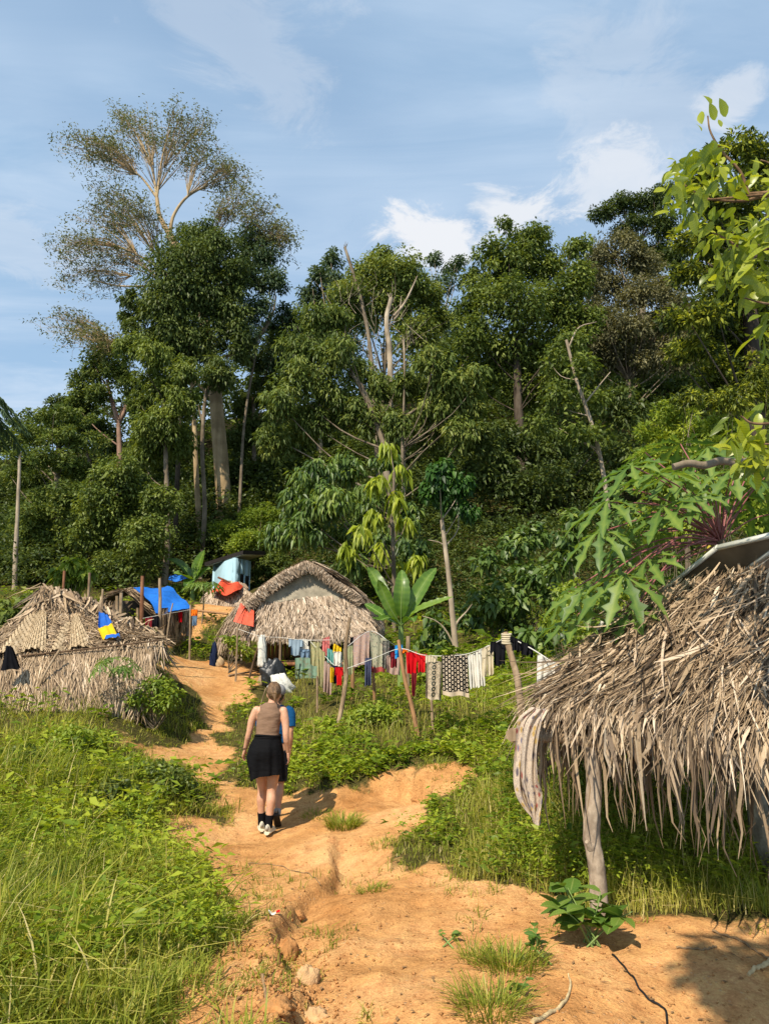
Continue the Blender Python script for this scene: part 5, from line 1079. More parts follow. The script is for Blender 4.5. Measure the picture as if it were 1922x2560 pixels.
# ------------------------------------------------------------------ the near shelter on the right
PANEL_FRAME = plain('aluminium panel frame', (.55, .54, .47), .45, .12, 8, .5); PANEL_BACK = plain('shade brown panel backing', (.13, .10, .065), .7, .35, 6, .3)  # backing colour is dark brown with the underside's shade in it
def basis(x, z):
    x = Vector(x).normalized(); z = Vector(z); y = z.cross(x).normalized(); z = x.cross(y); return Matrix((x, y, z)).transposed().to_quaternion()
def place(name, me, pos, quat, scale, parent, mt=None):
    q = link(name, me, mt, tuple(Vector(pos) - world_of(parent)), parent); q.rotation_mode = 'QUATERNION'; q.rotation_quaternion = quat; q.scale = (scale,)*3; return q
MOSSY2 = barkmat('pale shelter post bark', (.22, .16, .11), (.40, .31, .225), (.54, .44, .33), 16, .5, .35)
def near_shelter():
    o = root('thatched_shelter', tuple(gpt(*at(1700, 2300, 6.0).xy)), 'near palm thatched shelter with shaggy overhanging roof', 'shelter', 'village huts')
    front = grid_px([[(1550,1570,7.0),(1660,1490,6.8),(1760,1455,6.55),(1860,1436,6.25),(1970,1428,5.95),(2100,1422,5.6),(2280,1420,5.2)],
                     [(1430,1690,6.35),(1540,1665,6.1),(1650,1650,5.85),(1765,1645,5.6),(1890,1650,5.3),(2040,1660,5.0),(2280,1660,4.6)],
                     [(1318,1795,5.75),(1415,1800,5.45),(1525,1812,5.25),(1650,1832,5.0),(1800,1862,4.75),(2010,1895,4.4),(2300,1950,4.0)]], 15, 37)
    rear = grid_px([[(1540,1570,7.05),(1790,1436,6.5),(2050,1422,5.8)], [(1400,1860,9.0),(1700,1850,8.4),(2150,1840,7.6)]], 9, 17)
    hip = grid_px([[(1540,1572,7.0),(1545,1570,7.1)], [(1318,1795,5.8),(1410,1840,8.9)]], 9, 13)
    th = MB(); bs = MB(); sheet(bs, front - np.array([0, 0, .05])); sheet(bs, rear); sheet(bs, hip - np.array([0, 0, .04]))
    lay(th, *strips(front, 4200, .62, .007, .10, .25, .85, 1, 5, tone=.45, tspread=.3, lift=.05, wild=.02, vmax=.82, stiff=.4))
    lay(th, *strips(front, 3600, .84, .018, .09, .16, .85, 1, 6, tone=.44, tspread=.36, lift=.06, wild=.012, vmax=.60, clump=11, stiff=.42))
    lay(th, *strips(front, 650, .28, .024, .06, .2, .93, 1, 6, vmin=.70, vmax=1.0, tone=.54, tspread=.32, wild=.012, clump=10, stiff=.6))
    lay(th, *strips(front, 420, .75, .016, .20, .4, .9, 1, 6, vmin=0, vmax=.5, tone=.5, lift=.16, wild=.05))
    lay(th, *strips(rear, 900, .8, .03, .05, .3, .95, 1, 6, vmin=.5, tone=.32, tspread=.2)); lay(th, *strips(hip, 700, .4, .020, .06, .2, .9, 1, 6, tone=.45, wild=.02))
    # dry leaf ends dangling from the inner battens below the eave
    n = 300; u = rng.random(n); p = gsample(front, u, np.full(n, .93)) + np.array([0, .12, -.06]) + rng.normal(size=(n, 3))*np.array([.08, .22, .03]); l = rng.uniform(.25, .78, n)
    C = np.stack([p + np.array([0, 0, -1.])*l[:, None]*t + rng.normal(size=(n, 3))*.02*t + np.stack([.05*np.sin(u*40)*t*t, 0*u, 0*u], 1) for t in np.linspace(0, 1, 6)], 1); lay(th, C, nrm(rng.normal(size=(n, 3))*np.array([1, 1, .1])), rng.uniform(.010, .030, n), np.clip(.36+.2*rng.normal(size=n), 0, 1))
    part('thatch', th, STRAW, o, stuff=True); part('roof_base', bs, STRAW_BASE, o)
    C, w, W, tn = strips(front, 290, .70, .033, .13, .25, .88, 1, 7, vmin=.05, vmax=.92, tone=.54, tspread=.32, lift=.08, wild=.02, urange=(.02, .72), stiff=.6)
    for i in range(len(C)):
        mb = MB(); lay(mb, C[i:i+1], w[i:i+1], W[i:i+1], tn[i:i+1]); part('palm_leaf', mb, STRAW, o)
    ppole(o, 'post', [gpt(*at(1500,2300,5.45).xy, -.2), at(1492,2180,5.45), at(1478,2090,5.45), at(1484,1980,5.45), at(1482,1850,5.45)], .060, .053, MOSSY2, 14)
    kn = MB(); tube(kn, [at(1476,2118,5.42), at(1466,2104,5.39)], [.032, .014], 8); part('knot', kn, MOSSY2, o, True)
    ppole(o, 'eave_beam', [at(1275,1842,5.7), at(1400,1845,5.55), at(1700,1885,5.05), at(2100,1930,4.4)], .04, .04, WOOD_POLE)
    ppole(o, 'beam_end', [at(1280,1838,5.62), at(1345,1826,6.2)], .05, .05, WOOD_POLE)
    for a, b in (((1790,1880,4.95), (1850,1830,5.4)), ((1600,1840,5.6), (1760,1480,6.7)), ((1900,1900,4.9), (1960,1480,6.3))): ppole(o, 'rafter', [at(*a), at(*b)], .035, .03, WOOD_DARK)
    lg = MB(); tube(lg, [at(1822,1902,4.72), at(1842,1850,4.85)], [.055, .055], 9, wob=.2); part('log_end', lg, BARK_PALE, o)
    ppole(o, 'rear_post', [gpt(*at(1530,2200,8.5).xy, -.2), at(1530,1860,8.5)], .05, .045, WOOD_DARK)
    ppole(o, 'brace', [at(1330,1940,6.6), at(1420,1870,6.4), at(1500,1800,6.3)], .02, .02, WOOD_DARK)
    return o
near_shelter()
def solar_panel(label, a, b, c):
    A, B, C_ = [np.array(at(*p)) for p in (a, b, c)]; D = A + C_ - B; o = root('solar_panel', tuple(A), label, 'solar panel', 'solar panels')
    n = nrm(np.cross(B-A, C_-B)[None])[0]; n = n if n[2] > 0 else -n
    bk = MB(); G_ = np.array([[B, C_], [A, D]]); ctr = G_.reshape(-1, 3).mean(0); g2 = ctr + (G_-ctr)*.97
    sheet(bk, g2); sheet(bk, g2 + n*.012); part('panel_back', bk, PANEL_BACK, o)
    for p, q in ((A, B), (B, C_), (C_, D), (D, A)):
        d = nrm((q-p)[None])[0]; s = np.cross(n, d); mb = MB(); box(mb, (p+q)/2 + n*.0, np.linalg.norm(q-p)+.03, .03, .045, np.array([d, s, n])); part('frame_rail', mb, PANEL_FRAME, o)
    for t in (.3, .7):
        p, q = A*(1-t)+D*t, B*(1-t)+C_*t; lo = (p+q)/2; ppole(o, 'support_stick', [lo - n*.03, lo - np.array([0, 0, .35])], .014, .014, WOOD_POLE)
solar_panel('tilted panel with pale metal frame at the left edge of the thatch', (1436,1668,7.9), (1506,1556,7.2), (1660,1535,7.0))
solar_panel('tilted panel with pale metal frame on top of the near thatch', (1648,1484,7.2), (1790,1370,6.3), (2010,1318,5.6))
def tree_trunk_right():
    tm = MB(); Pq = [gpt(*at(1990,2250,6.4).xy, -.2), at(1935,2150,6.4), at(1905,2060,6.4), at(1890,1950,6.4), at(1885,1800,6.4)]; P = curvepts(Pq, 16); tube(tm, P, np.linspace(.11, .085, 16), 12, wob=.08)
    single('tree_stem', tm, MOSSY, tuple(P[0]), 'pale mottled leaning stem behind the hanging thatch at right', 'tree', None, True)
MOSSY = barkmat('lichen bark', (.16, .13, .09), (.33, .28, .20), (.50, .46, .36), 14, .8, .3); tree_trunk_right()

# ------------------------------------------------------------------ papaya, banana and broad leaves near the camera
PETIOLE = plain('maroon petiole', (.30, .10, .095), .5, .3, 8, .4); PETIOLE_G = plain('green stem', (.18, .26, .07), .6, .3, 8, .3)
def papaya_leaf_mesh(seed, mt, droop):
    r = np.random.default_rng(seed); mb = MB(); H = [(0, .015), (.20, .032), (.36, .055), (.47, .155), (.51, .075), (.63, .070), (.74, .165), (.78, .075), (.90, .055), (1, .004)]
    for ai, a in enumerate(np.radians([0, 34, -34, 68, -68, 104, -104, 142, -142])):
        ln = [1, .95, .95, .85, .85, .68, .68, .5, .5][ai]*r.uniform(.9, 1.1); d = np.array([math.cos(a), math.sin(a), 0]); s = np.array([-d[1], d[0], 0]); V = []
        for (t, h) in H:
            z = -droop*(t*ln)**1.7 + .03*math.sin(7*t+ai); c = d*t*ln + np.array([0, 0, z]); sl = .10*h
            V += [c + s*h*ln*r.uniform(.8, 1.2) + np.array([0, 0, sl+.3*h]), c, c - s*h*ln*r.uniform(.8, 1.2) + np.array([0, 0, sl+.3*h])]
        m = len(H); mb.add(V, np.array([q for k in range(m-1) for q in ((3*k, 3*k+1, 3*k+4, 3*k+3), (3*k+1, 3*k+2, 3*k+5, 3*k+4))]), np.clip(r.uniform(.3, .65) + np.tile([-.12, .30, -.12], m) + .08*r.normal(size=3*m), 0, 1))
    me = mb.mesh('papaya_leaf', smooth=True); me.materials.append(mt); return me
PAP = [papaya_leaf_mesh(i, F_PAPAYA, dr) for i, dr in enumerate((.25, .4, .55, .75))]
def papaya(label, base, top, leaf_list, size, r, name='papaya_tree', group=None, fruit=0, pm=None):
    o = root(name, tuple(base), label, 'papaya tree', group); tm = MB(); tube(tm, curvepts([base, (Vector(base)+Vector(top))/2+Vector((r, 0, 0)), top], 8), np.linspace(r, r*.7, 8), 10, wob=.1); part('trunk', tm, BARK_GREY, o, True)
    T = np.array(tuple(top))
    for i, (p, ln, sz) in enumerate(leaf_list):
        p = np.array(tuple(p)); s = T + np.array([0, 0, -.05+.10*rng.random()]); d = p-s; m = (s+p)/2 + np.array([0, 0, .10*np.linalg.norm(d)]); pb = MB(); P = curvepts([s, m, p], 9); tube(pb, P, np.linspace(.0085, .006, 9)*size/.5, 6); part('petiole', pb, pm or PETIOLE, o, True)
        out = nrm((P[-1]-P[-3])[None])[0]; hd = out*np.array([1, 1, 0]); hd = hd/max(np.linalg.norm(hd), .05); x = hd*.85 + np.array([0, 0, -.25-.3*rng.random()]) + rng.normal(size=3)*.10; z = np.array([0, 0, 1.]) + hd*.45 + rng.normal(size=3)*.16
        place('leaf', PAP[i % 4], p, basis(x, z), sz*size*rng.uniform(.85, 1.1), o)
    for i in range(fruit):
        a = i*2.4; fb = MB(); c = T + np.array([.13*math.cos(a), .13*math.sin(a), -.10-.05*(i % 3)]); tube(fb, [c+np.array([0, 0, .09]), c+np.array([0, 0, .05]), c, c-np.array([0, 0, .06]), c-np.array([0, 0, .10])], [.012, .035, .048, .035, .006], 10); part('fruit', fb, FRUIT, o, True)
    return o
FRUIT = plain('yellow green fruit', (.42, .34, .03), .5, .3, 6, .4)
_top = at(1800, 1350, 7.2)
PL = [((1580,1165,6.6),0,.95),((1690,1185,6.9),0,.9),((1520,1255,6.5),0,.8),((1500,1330,6.3),0,.85),((1660,1270,6.3),0,.95),((1620,1400,6.3),0,.8),((1470,1470,6.4),0,.8),((1560,1440,6.2),0,.9),((1580,1530,6.3),0,.8),((1440,1540,6.6),0,.9),((1480,1620,6.7),0,.8),
      ((1770,1120,7.0),0,.9),((1860,1130,7.3),0,.95),((1730,1240,6.4),0,.75),((1900,1200,6.9),0,.9),((1960,1150,6.8),0,.95),((1700,1110,7.8),0,.9),((1840,1210,8.0),0,.9),((1960,1280,7.2),0,.9),((1420,1480,7.0),0,.8),((1610,1130,7.4),0,.85),((1650,1190,6.4),0,.85),((1760,1190,6.8),0,.85),((1830,1175,6.5),0,.85),((1550,1215,7.0),0,.8),((1600,1250,7.2),0,.8),((1530,1400,7.0),0,.85),((1650,1330,7.4),0,.85),((1700,1290,6.9),0,.8),((1600,1330,7.6),0,.9),((1560,1350,7.2),0,.85),((1700,1210,7.5),0,.9),((1800,1240,7.4),0,.9),((1880,1270,7.6),0,.9),((1640,1450,7.4),0,.85),((1500,1480,7.2),0,.85),((1720,1160,7.2),0,.85),((1920,1130,7.6),0,.9),((1540,1280,6.9),0,.85)]
papaya('large papaya tree spreading lobed leaves above the near thatch', gpt(_top.x+.1, _top.y+.1), _top, [(at(*p), l, s) for p, l, s in PL], .53, .075, fruit=7)
_b = gpt(*at(285, 1745, 12.1).xy); _t = at(284, 1685, 12.1)
papaya('small pale papaya plant before the low left hut', _b, _t, [(np.array(tuple(_t)) + np.array([.30*math.cos(a)*k, .25*math.sin(a)*k, .16+.10*math.sin(3*a)]), 0, .5) for a, k in zip(np.linspace(0, 6, 11), [1, .7, 1.1, .8, 1, .6, 1, .9, .5, 1, .7])], .40, .018, 'papaya_plant', pm=PETIOLE_G)
_b = gp(505, 1560); _t = Vector(_b) + Vector((0, 0, 1.3))
papaya('thin young papaya on the slope below the blue block house', _b, _t, [(np.array(tuple(_t)) + np.array([.5*math.cos(a), .4*math.sin(a), .25]), 0, .8) for a in np.linspace(0, 5.5, 9)], .6, .03, 'papaya_plant', pm=PETIOLE_G)
def banana(label, base, stem_top, lv, width, name='banana_plant', r=.09):
    o = root(name, tuple(base), label, 'banana plant', 'banana plants'); tm = MB(); tube(tm, curvepts([base, stem_top], 6), np.linspace(r, r*.6, 6), 10); part('stem', tm, PETIOLE_G, o, True)
    for i, (pts, w, face) in enumerate(lv):
        P = curvepts([Vector(stem_top)] + [at(*p) for p in pts], 26); T = nrm(np.gradient(P, axis=0)); up = np.array(face, float); V = []; rn = []; L_ = MB()
        for k in range(26):
            t = k/25; s = max(0, (t-.14)/.86); h = w*width*(math.sin(math.pi*min(1, s**.75))**.7 if 0 < s < 1 else 0)+.012; sd = nrm(np.cross(T[k], up)[None])[0]; nn = np.cross(sd, T[k]); rip = (1 - .16*(k % 4 == 0)*rng.random())
            wv = .012*math.sin(k*1.9)
            V += [P[k]+sd*h*rip+nn*(.35*h+wv), P[k]+sd*h*.5*rip+nn*.12*h, P[k], P[k]-sd*h*.5*rip+nn*.12*h, P[k]-sd*h*rip+nn*(.35*h-wv)]
        L_.add(V, np.array([(5*k+j, 5*k+j+1, 5*k+j+6, 5*k+j+5) for k in range(25) for j in range(4)]), np.clip(.45+.2*rng.normal() + np.repeat(.10*np.where(np.arange(26) % 2, 1, -1) + .08*rng.normal(size=26), 5) + np.tile([0, -.05, .35, -.05, 0], 26), 0, 1)); part('leaf', L_, F_BANANA, o, True)
        mr = MB(); tube(mr, P, np.linspace(.022, .004, 26)*width/.2, 5); part('midrib', mr, PETIOLE_G, o, True)
banana('banana plant with broad upright leaves right of the central hut', down(1003,1680,15.6), at(1002,1565,15.6),
 [([(965,1500,15.8),(935,1440,16),(918,1418,16)], .9, (.3,-1,.2)), ([(975,1520,15.4),(955,1475,15.3),(945,1450,15.2)], .8, (.2,-1,.1)), ([(1003,1510,15.4),(1005,1460,15.4),(1004,1425,15.6)], 1.05, (0,-1,.15)), ([(1030,1510,15.6),(1065,1450,15.9),(1090,1420,16.1)], 1.0, (-.25,-1,.2)),
  ([(1040,1530,15.3),(1085,1510,15.2),(1132,1492,15.2)], .8, (0,-.6,1)), ([(975,1545,15.2),(950,1550,14.9),(930,1545,14.8)], .6, (0,-.6,1)), ([(1020,1550,14.9),(1030,1545,14.5),(1035,1555,14.3)], .7, (0,-.5,1)), ([(960,1540,16.4),(930,1520,17),(912,1510,17.2)], .7, (0,-1,.6))], .155)
banana('banana plant with one tall pale leaf left of the block house', down(482,1480,36), at(483,1455,36),
 [([(492,1430,36),(502,1400,36),(512,1375,36)], 1.0, (-.6,-1,.1)), ([(465,1425,36),(440,1405,36),(415,1398,36)], .7, (0,-.7,1)), ([(500,1440,36),(515,1425,36),(528,1422,36)], .6, (0,-.7,1)), ([(470,1445,35.5),(450,1435,35),(432,1432,35)], .8, (0,-.7,1)), ([(478,1450,35.5),(470,1460,35),(466,1475,35)], .7, (0,-1,.4))], .34, r=.14)
def leaf_mesh(seed, L, W, mt, droop=.35):
    r = np.random.default_rng(seed); mb = MB(); bigleaves(mb, np.zeros((1, 3)), np.array([[1., 0, 0]]), np.array([[0, 0, 1.]]), L, W, np.array([r.uniform(.25, 1)]), droop, .12); me = mb.mesh('leaf', smooth=True); me.materials.append(mt); return me
NL = [leaf_mesh(i, 1.0, w, F_NEAR, d) for i, (w, d) in enumerate(((.46, .2), (.42, .45), (.5, .3), (.4, .6), (.48, .1), (.44, .35)))]
TWIG = barkmat('brown twig', (.10, .055, .03), (.22, .13, .07), (.33, .21, .12), 30, .3, .3)
def broadleaf():
    base = gpt(3.6, 3.0); o = root('broadleaf_tree', tuple(base), 'broad leaved tree reaching in from the right edge with large veined leaves', 'tree')
    tm = MB(); tk = curvepts([Vector(base)-Vector((0, 0, .2)), (3.3, 3.2, 2.2), (2.9, 3.5, 3.4), (2.7, 3.6, 4.6)], 14); tube(tm, tk, np.linspace(.09, .05, 14), 10); part('trunk', tm, TWIG, o, True)
    br = [([(2080,470,3.9),(1922,488,3.9),(1850,503,3.9),(1768,498,3.9)], .014), ([(1870,485,3.9),(1850,430,3.9),(1805,380,3.9),(1775,330,3.9),(1768,290,3.9)], .010), ([(2080,600,3.8),(1922,622,3.8),(1865,625,3.8),(1800,590,3.8),(1780,582,3.8)], .010), ([(2050,770,3.7),(1922,760,3.7),(1860,745,3.7)], .009), ([(2080,1040,3.6),(1900,1060,3.6),(1850,1040,3.6)], .010), ([(2090,1110,3.5),(1910,1110,3.5)], .010), ([(1775,499,3.9),(1720,470,4),(1690,440,4)], .006), ([(2090,380,4.0),(1980,420,4.0),(1900,400,4.0)], .01)]
    pts = []
    for b, r in br:
        mb = MB(); P = curvepts([at(*p) for p in b], 16); tube(mb, P, np.linspace(r, r*.45, 16), 7); part('branch', mb, TWIG, o, True)
        lk = MB(); tube(lk, curvepts([P[0], (P[0]+tk[-3])/2+np.array([0, 0, .1]), tk[-3 if P[0][2] > 2.4 else 7]], 8), np.linspace(r, r*1.6, 8), 7); part('branch', lk, TWIG, o, True)
    CL = [(1780,300,2,.85),(1760,380,6,.9),(1735,420,8,.9),(1690,440,6,.7),(1690,490,7,.85),(1740,480,7,.9),(1790,450,8,.9),(1820,420,5,.8),(1870,440,5,.8),(1760,540,6,.9),(1800,590,7,.8),(1850,560,6,.9),(1820,620,6,.9),(1880,600,7,1.),(1800,680,3,.8),(1860,660,8,1.),(1900,660,6,1.),(1880,720,6,1.),(1905,540,5,.9),(1910,790,4,1.1),(1900,850,3,1.1),(1840,1080,5,1.),(1880,1110,7,1.1),(1910,1060,4,1.1),(1860,1140,5,1.1),(1905,1150,5,1.1),(1930,600,6,1),(1950,480,7,1),(1960,1100,6,1)]
    for (px, py, n, s) in CL:
        for _ in range(int(n*3.0)):
            p = np.array(at(px + rng.normal()*24, py + rng.normal()*20, 3.9 + rng.normal()*.22)); d = np.array([rng.normal()*.8 - .2, rng.normal()*.7, -.55 + .5*rng.normal()])
            if py < 330: d = np.array([-.1, 0, 1.])
            place('leaf', NL[rng.integers(0, 6)], p, basis(d, np.array([0, -.35, .8]) + rng.normal(size=3)*.5), .126*s*rng.uniform(.6, 1.2), o)
    return o
broadleaf()
def overhead_tree():
    """the tree behind and above the camera whose crown shades the mound on the right"""
    base = gpt(2.6, -2.6); o = root('shade_tree', tuple(base), 'tree behind the viewer whose branches shade the clay mound', 'tree'); tm = MB()
    Qt = curvepts([Vector(base)-Vector((0, 0, .2)), (2.4, -2.0, 3.0), (1.6, -.6, 5.0), (.8, .8, 6.0)], 14); tube(tm, Qt, np.linspace(.14, .04, 14), 9)
    B = [(np.array(SHADE[0]), .75, .4), (np.array(SHADE[1]), .85, .4), (np.array(SHADE[2]), .85, .4)]; limbs_to(tm, Qt, B, .05, 2); part('trunk', tm, BARK_GREY, o, True)
    cm = MB(); crown_mesh(cm, B, L=.16, W=.08, lai=2.4, hang=.6, droop=.3); part('crown', cm, F_MID, o)
_sd = np.array(tuple(SUN_DIR)); SHADE = [np.array([2.2, 4.5, 0]) + _sd*(5.9/_sd[2]), np.array([3.05, 4.65, 0]) + _sd*(5.9/_sd[2]), np.array([2.65, 3.85, 0]) + _sd*(6.0/_sd[2])]
overhead_tree()
pole('log_pole', 'rough cut log pole jutting in above the papaya leaves', [at(1682,1168,5.0), at(1720,1158,5.0), at(1760,1163,5.0), at(1800,1152,5.0), at(1850,1156,4.95), at(1960,1142,4.9), at(2150,1130,4.8)], .026, .032, BARK_GREY)
pole('post', 'upright outside the picture carrying the log pole', [gpt(*at(2150,1130,4.85).xy, -.2), at(2150,1100,4.85)], .05, .05, WOOD_POLE)
def leafy_plant(name, label, base, stems, L, mt, cat='plant', group=None, h=.3, spread=.25, per=6, meshes=None):
    o = root(name, tuple(base), label, cat, group); B = np.array(tuple(base)); ms = meshes or NL
    for i in range(stems):
        a = rng.uniform(0, 6.28); e = B + np.array([math.cos(a)*spread*rng.uniform(.2, 1), math.sin(a)*spread*rng.uniform(.2, 1), h*rng.uniform(.5, 1.1)]); P = curvepts([B + rng.normal(size=3)*np.array([.04, .04, 0]), (B+e)/2 + np.array([0, 0, .1*h]), e], 8); sb = MB(); tube(sb, P, np.linspace(.006, .003, 8), 5); part('stem', sb, PETIOLE_G, o, True)
        for k in range(per):
            p = P[rng.integers(3, 8)]; b = rng.uniform(0, 6.28); d = np.array([math.cos(b), math.sin(b), rng.uniform(-.1, .7)]); place('leaf', ms[rng.integers(0, len(ms))], p, basis(d, np.array([0, 0, 1.]) + rng.normal(size=3)*.3), L*rng.uniform(.6, 1.2), o)
    return o
F_BIG2 = foliage('plant leaf', G((0, (.050, .105, .02)), (.5, (.10, .19, .03)), (1, (.20, .29, .05))), .38, .12, .35, veins=True)
PLANTL = [leaf_mesh(i+20, 1.0, w, F_BIG2, d) for i, (w, d) in enumerate(((.62, .15), (.56, .3), (.66, .2), (.54, .35)))]
leafy_plant('leafy_plant', 'broad leaved plant growing at the foot of the shelter post', gp(1478, 2365), 11, .16, F_BIG2, h=.32, spread=.30, per=6, meshes=PLANTL)
leafy_plant('leafy_plant', 'small sprig of leaves on the bare clay right of centre', gp(1120, 2360), 3, .05, F_BIG2, h=.06, spread=.09, per=5, meshes=PLANTL)
leafy_plant('leafy_plant', 'little seedling at the edge of the clay mound', gp(1300, 2490), 4, .06, F_BIG2, h=.10, spread=.10, per=5, meshes=PLANTL)
leafy_plant('leafy_plant', 'bright seedling left of the shelter post plant', gp(1345, 2400), 3, .07, F_BIG2, h=.16, spread=.08, per=6, meshes=PLANTL)
STAR = [papaya_leaf_mesh(40+i, F_WEED, .3) for i in range(2)]
leafy_plant('leafy_plant', 'dark star leaved plant at the edge of the left bank', gp(345, 2085), 7, .10, F_WEED, h=.45, spread=.35, per=4, meshes=STAR)
def bush(name, label, blobs, Y, mt, group='bushes beside the trail', **kw):
    B = blobs_px(blobs, Y, .25); c = B[0][0]; base = gpt(c[0], c[1]); o = root(name, tuple(base), label, 'bush', group)
    tm = MB(); limbs_to(tm, curvepts([base, (base[0], base[1], base[2]+.12)], 4), B, .02, 3); part('stems', tm, BARK_GREY, o); cm = MB(); crown_mesh(cm, B, **kw); part('foliage', cm, mt, o)
bush('bush', 'dark leafy bush at the bend of the trail left of the walkers', [(440,1950,45,34),(395,1935,45,34),(350,1945,45,38),(420,1990,50,30),(470,1992,28,24),(370,1990,45,34)], 9.6, F_MID, L=.075, W=.045, lai=2.2, tone=.45, sub=30)
bush('bush', 'dense bright bush against the right end of the low left hut', [(395,1715,36,28),(350,1735,36,26),(420,1745,36,28),(380,1760,50,26),(330,1755,30,20)], 12.6, F_BRIGHT, L=.08, W=.045, lai=2.4, tone=.45, sub=30)
bush('bush', 'yellow green bush under the laundry beside the crooked pole', [(930,1775,40,28),(890,1800,36,24),(970,1790,36,24)], 12.2, F_BRIGHT, L=.07, W=.045, lai=2.0, tone=.6, sub=26)
bush('bush', 'leafy bush left of the central hut wall', [(575,1600,26,16),(600,1620,30,16),(620,1640,20,12)], 19.2, F_BRIGHT, L=.11, W=.06, lai=2.0, sub=24)
for i, (lb, bl, Y) in enumerate([
 ('broad leaved shrub in the gap right of the slender tree', [(1230,1500,62,50),(1180,1540,45,40),(1270,1560,50,40)], 20.5), ('broad leaved shrub behind the rope bound post', [(1330,1440,62,48),(1290,1500,50,36),(1380,1490,50,40)], 20),
 ('pale broad leaved shrub high behind the clothesline end', [(1270,1360,60,40),(1340,1340,60,40),(1220,1400,45,36)], 24), ('broad leaved shrub between banana and slender tree', [(1090,1560,45,34),(1070,1600,40,30),(1110,1620,36,24)], 19.5),
 ('broad leaved shrub left of the near papaya', [(1420,1360,45,45),(1400,1420,45,40),(1440,1300,40,36)], 19), ('tall leafy shrub behind the laundry end', [(1240,1640,60,30),(1330,1600,55,36),(1400,1580,40,40)], 15.5)]):
    bush('broadleaf_shrub', lb, bl, Y, F_BIG, 'shrubs at the forest edge', L=.24, W=.14, lai=1.7, hang=.5, droop=.4, tone=.45, sub=18)
bush('broadleaf_shrub', 'lime green climber shrub right of the rope bound post', [(1420,1500,50,60),(1460,1590,45,40),(1380,1560,30,30)], 12.5, F_BRIGHT, 'shrubs at the forest edge', L=.09, W=.05, lai=1.9, tone=.6)
bush('broadleaf_shrub', 'heart leaved shrub left behind the low left hut', [(30,1520,50,30),(90,1500,40,25),(10,1560,40,25)], 18, F_MID, 'shrubs at the forest edge', L=.2, W=.12, lai=1.6, hang=.5)
bush('broadleaf_shrub', 'bright heart leaved sapling rising behind the low left hut', [(185,1410,28,24),(165,1435,30,20),(215,1430,24,16),(190,1455,36,16)], 26, F_BRIGHT, 'shrubs at the forest edge', L=.30, W=.18, lai=1.5, hang=.8, droop=.5, tone=.4)
bush('broadleaf_shrub', 'green thicket between the upper huts below the block house', [(505,1500,24,24),(500,1470,20,24),(475,1490,30,24),(440,1480,26,24)], 37, F_BRIGHT, 'shrubs at the forest edge', L=.2, W=.1, lai=1.8, tone=.35)
bush('broadleaf_shrub', 'leafy thicket on the slope right of the block house', [(660,1430,40,26),(650,1460,36,22),(700,1440,40,26),(690,1400,36,26)], 42.5, F_MID, 'shrubs at the forest edge', L=.2, W=.1, lai=1.8, tone=.5)
bush('broadleaf_shrub', 'deep green shrub in the shade behind the near shelter', [(1650,2060,90,60),(1780,2100,90,60),(1880,2050,80,80),(1560,2100,60,40),(1960,2100,90,80)], 8.8, F_DARK, 'shrubs at the forest edge', L=.10, W=.06, lai=1.8, tone=.6)
def palm_frond():
    base = gpt(*at(-160, 1500, 21).xy); top = at(-150, 1010, 21); o = root('coconut_palm', tuple(base), 'palm whose drooping fronds enter at the left edge', 'palm tree'); tm = MB(); tube(tm, curvepts([base, top], 10), np.linspace(.16, .11, 10), 10); part('trunk', tm, BARK_GREY, o, True)
    T = np.array(tuple(top))
    for i in range(15):
        a = i*2.4; el = rng.uniform(.1, 1.0); d = np.array([math.cos(a), math.sin(a), 0]); L = 2.6
        P = curvepts([T, T + d*L*.5*math.cos(el*.6) + np.array([0, 0, .9*el]), T + d*L + np.array([0, 0, .2*el - .9])], 20); mb = MB(); tube(mb, P, np.linspace(.03, .006, 20), 5)
        for s in (-1, 1):
            n = 90; t = rng.random(n)*.9+.08; b = np.stack([np.interp(t, np.linspace(0, 1, 20), P[:, k]) for k in range(3)], 1); side = np.cross(d, [0, 0, 1.])*s; leaves(mb, b, side*.8 + d*.5 + np.array([0, 0, -.45]) + rng.normal(size=(n, 3))*.08, np.tile(np.array([0, 0, 1.]), (n, 1)), .7*(1-.5*t), .045, np.clip(rng.normal(.45, .15, n), 0, 1), .35)
        part('frond', mb, F_BLUE, o)
palm_frond()

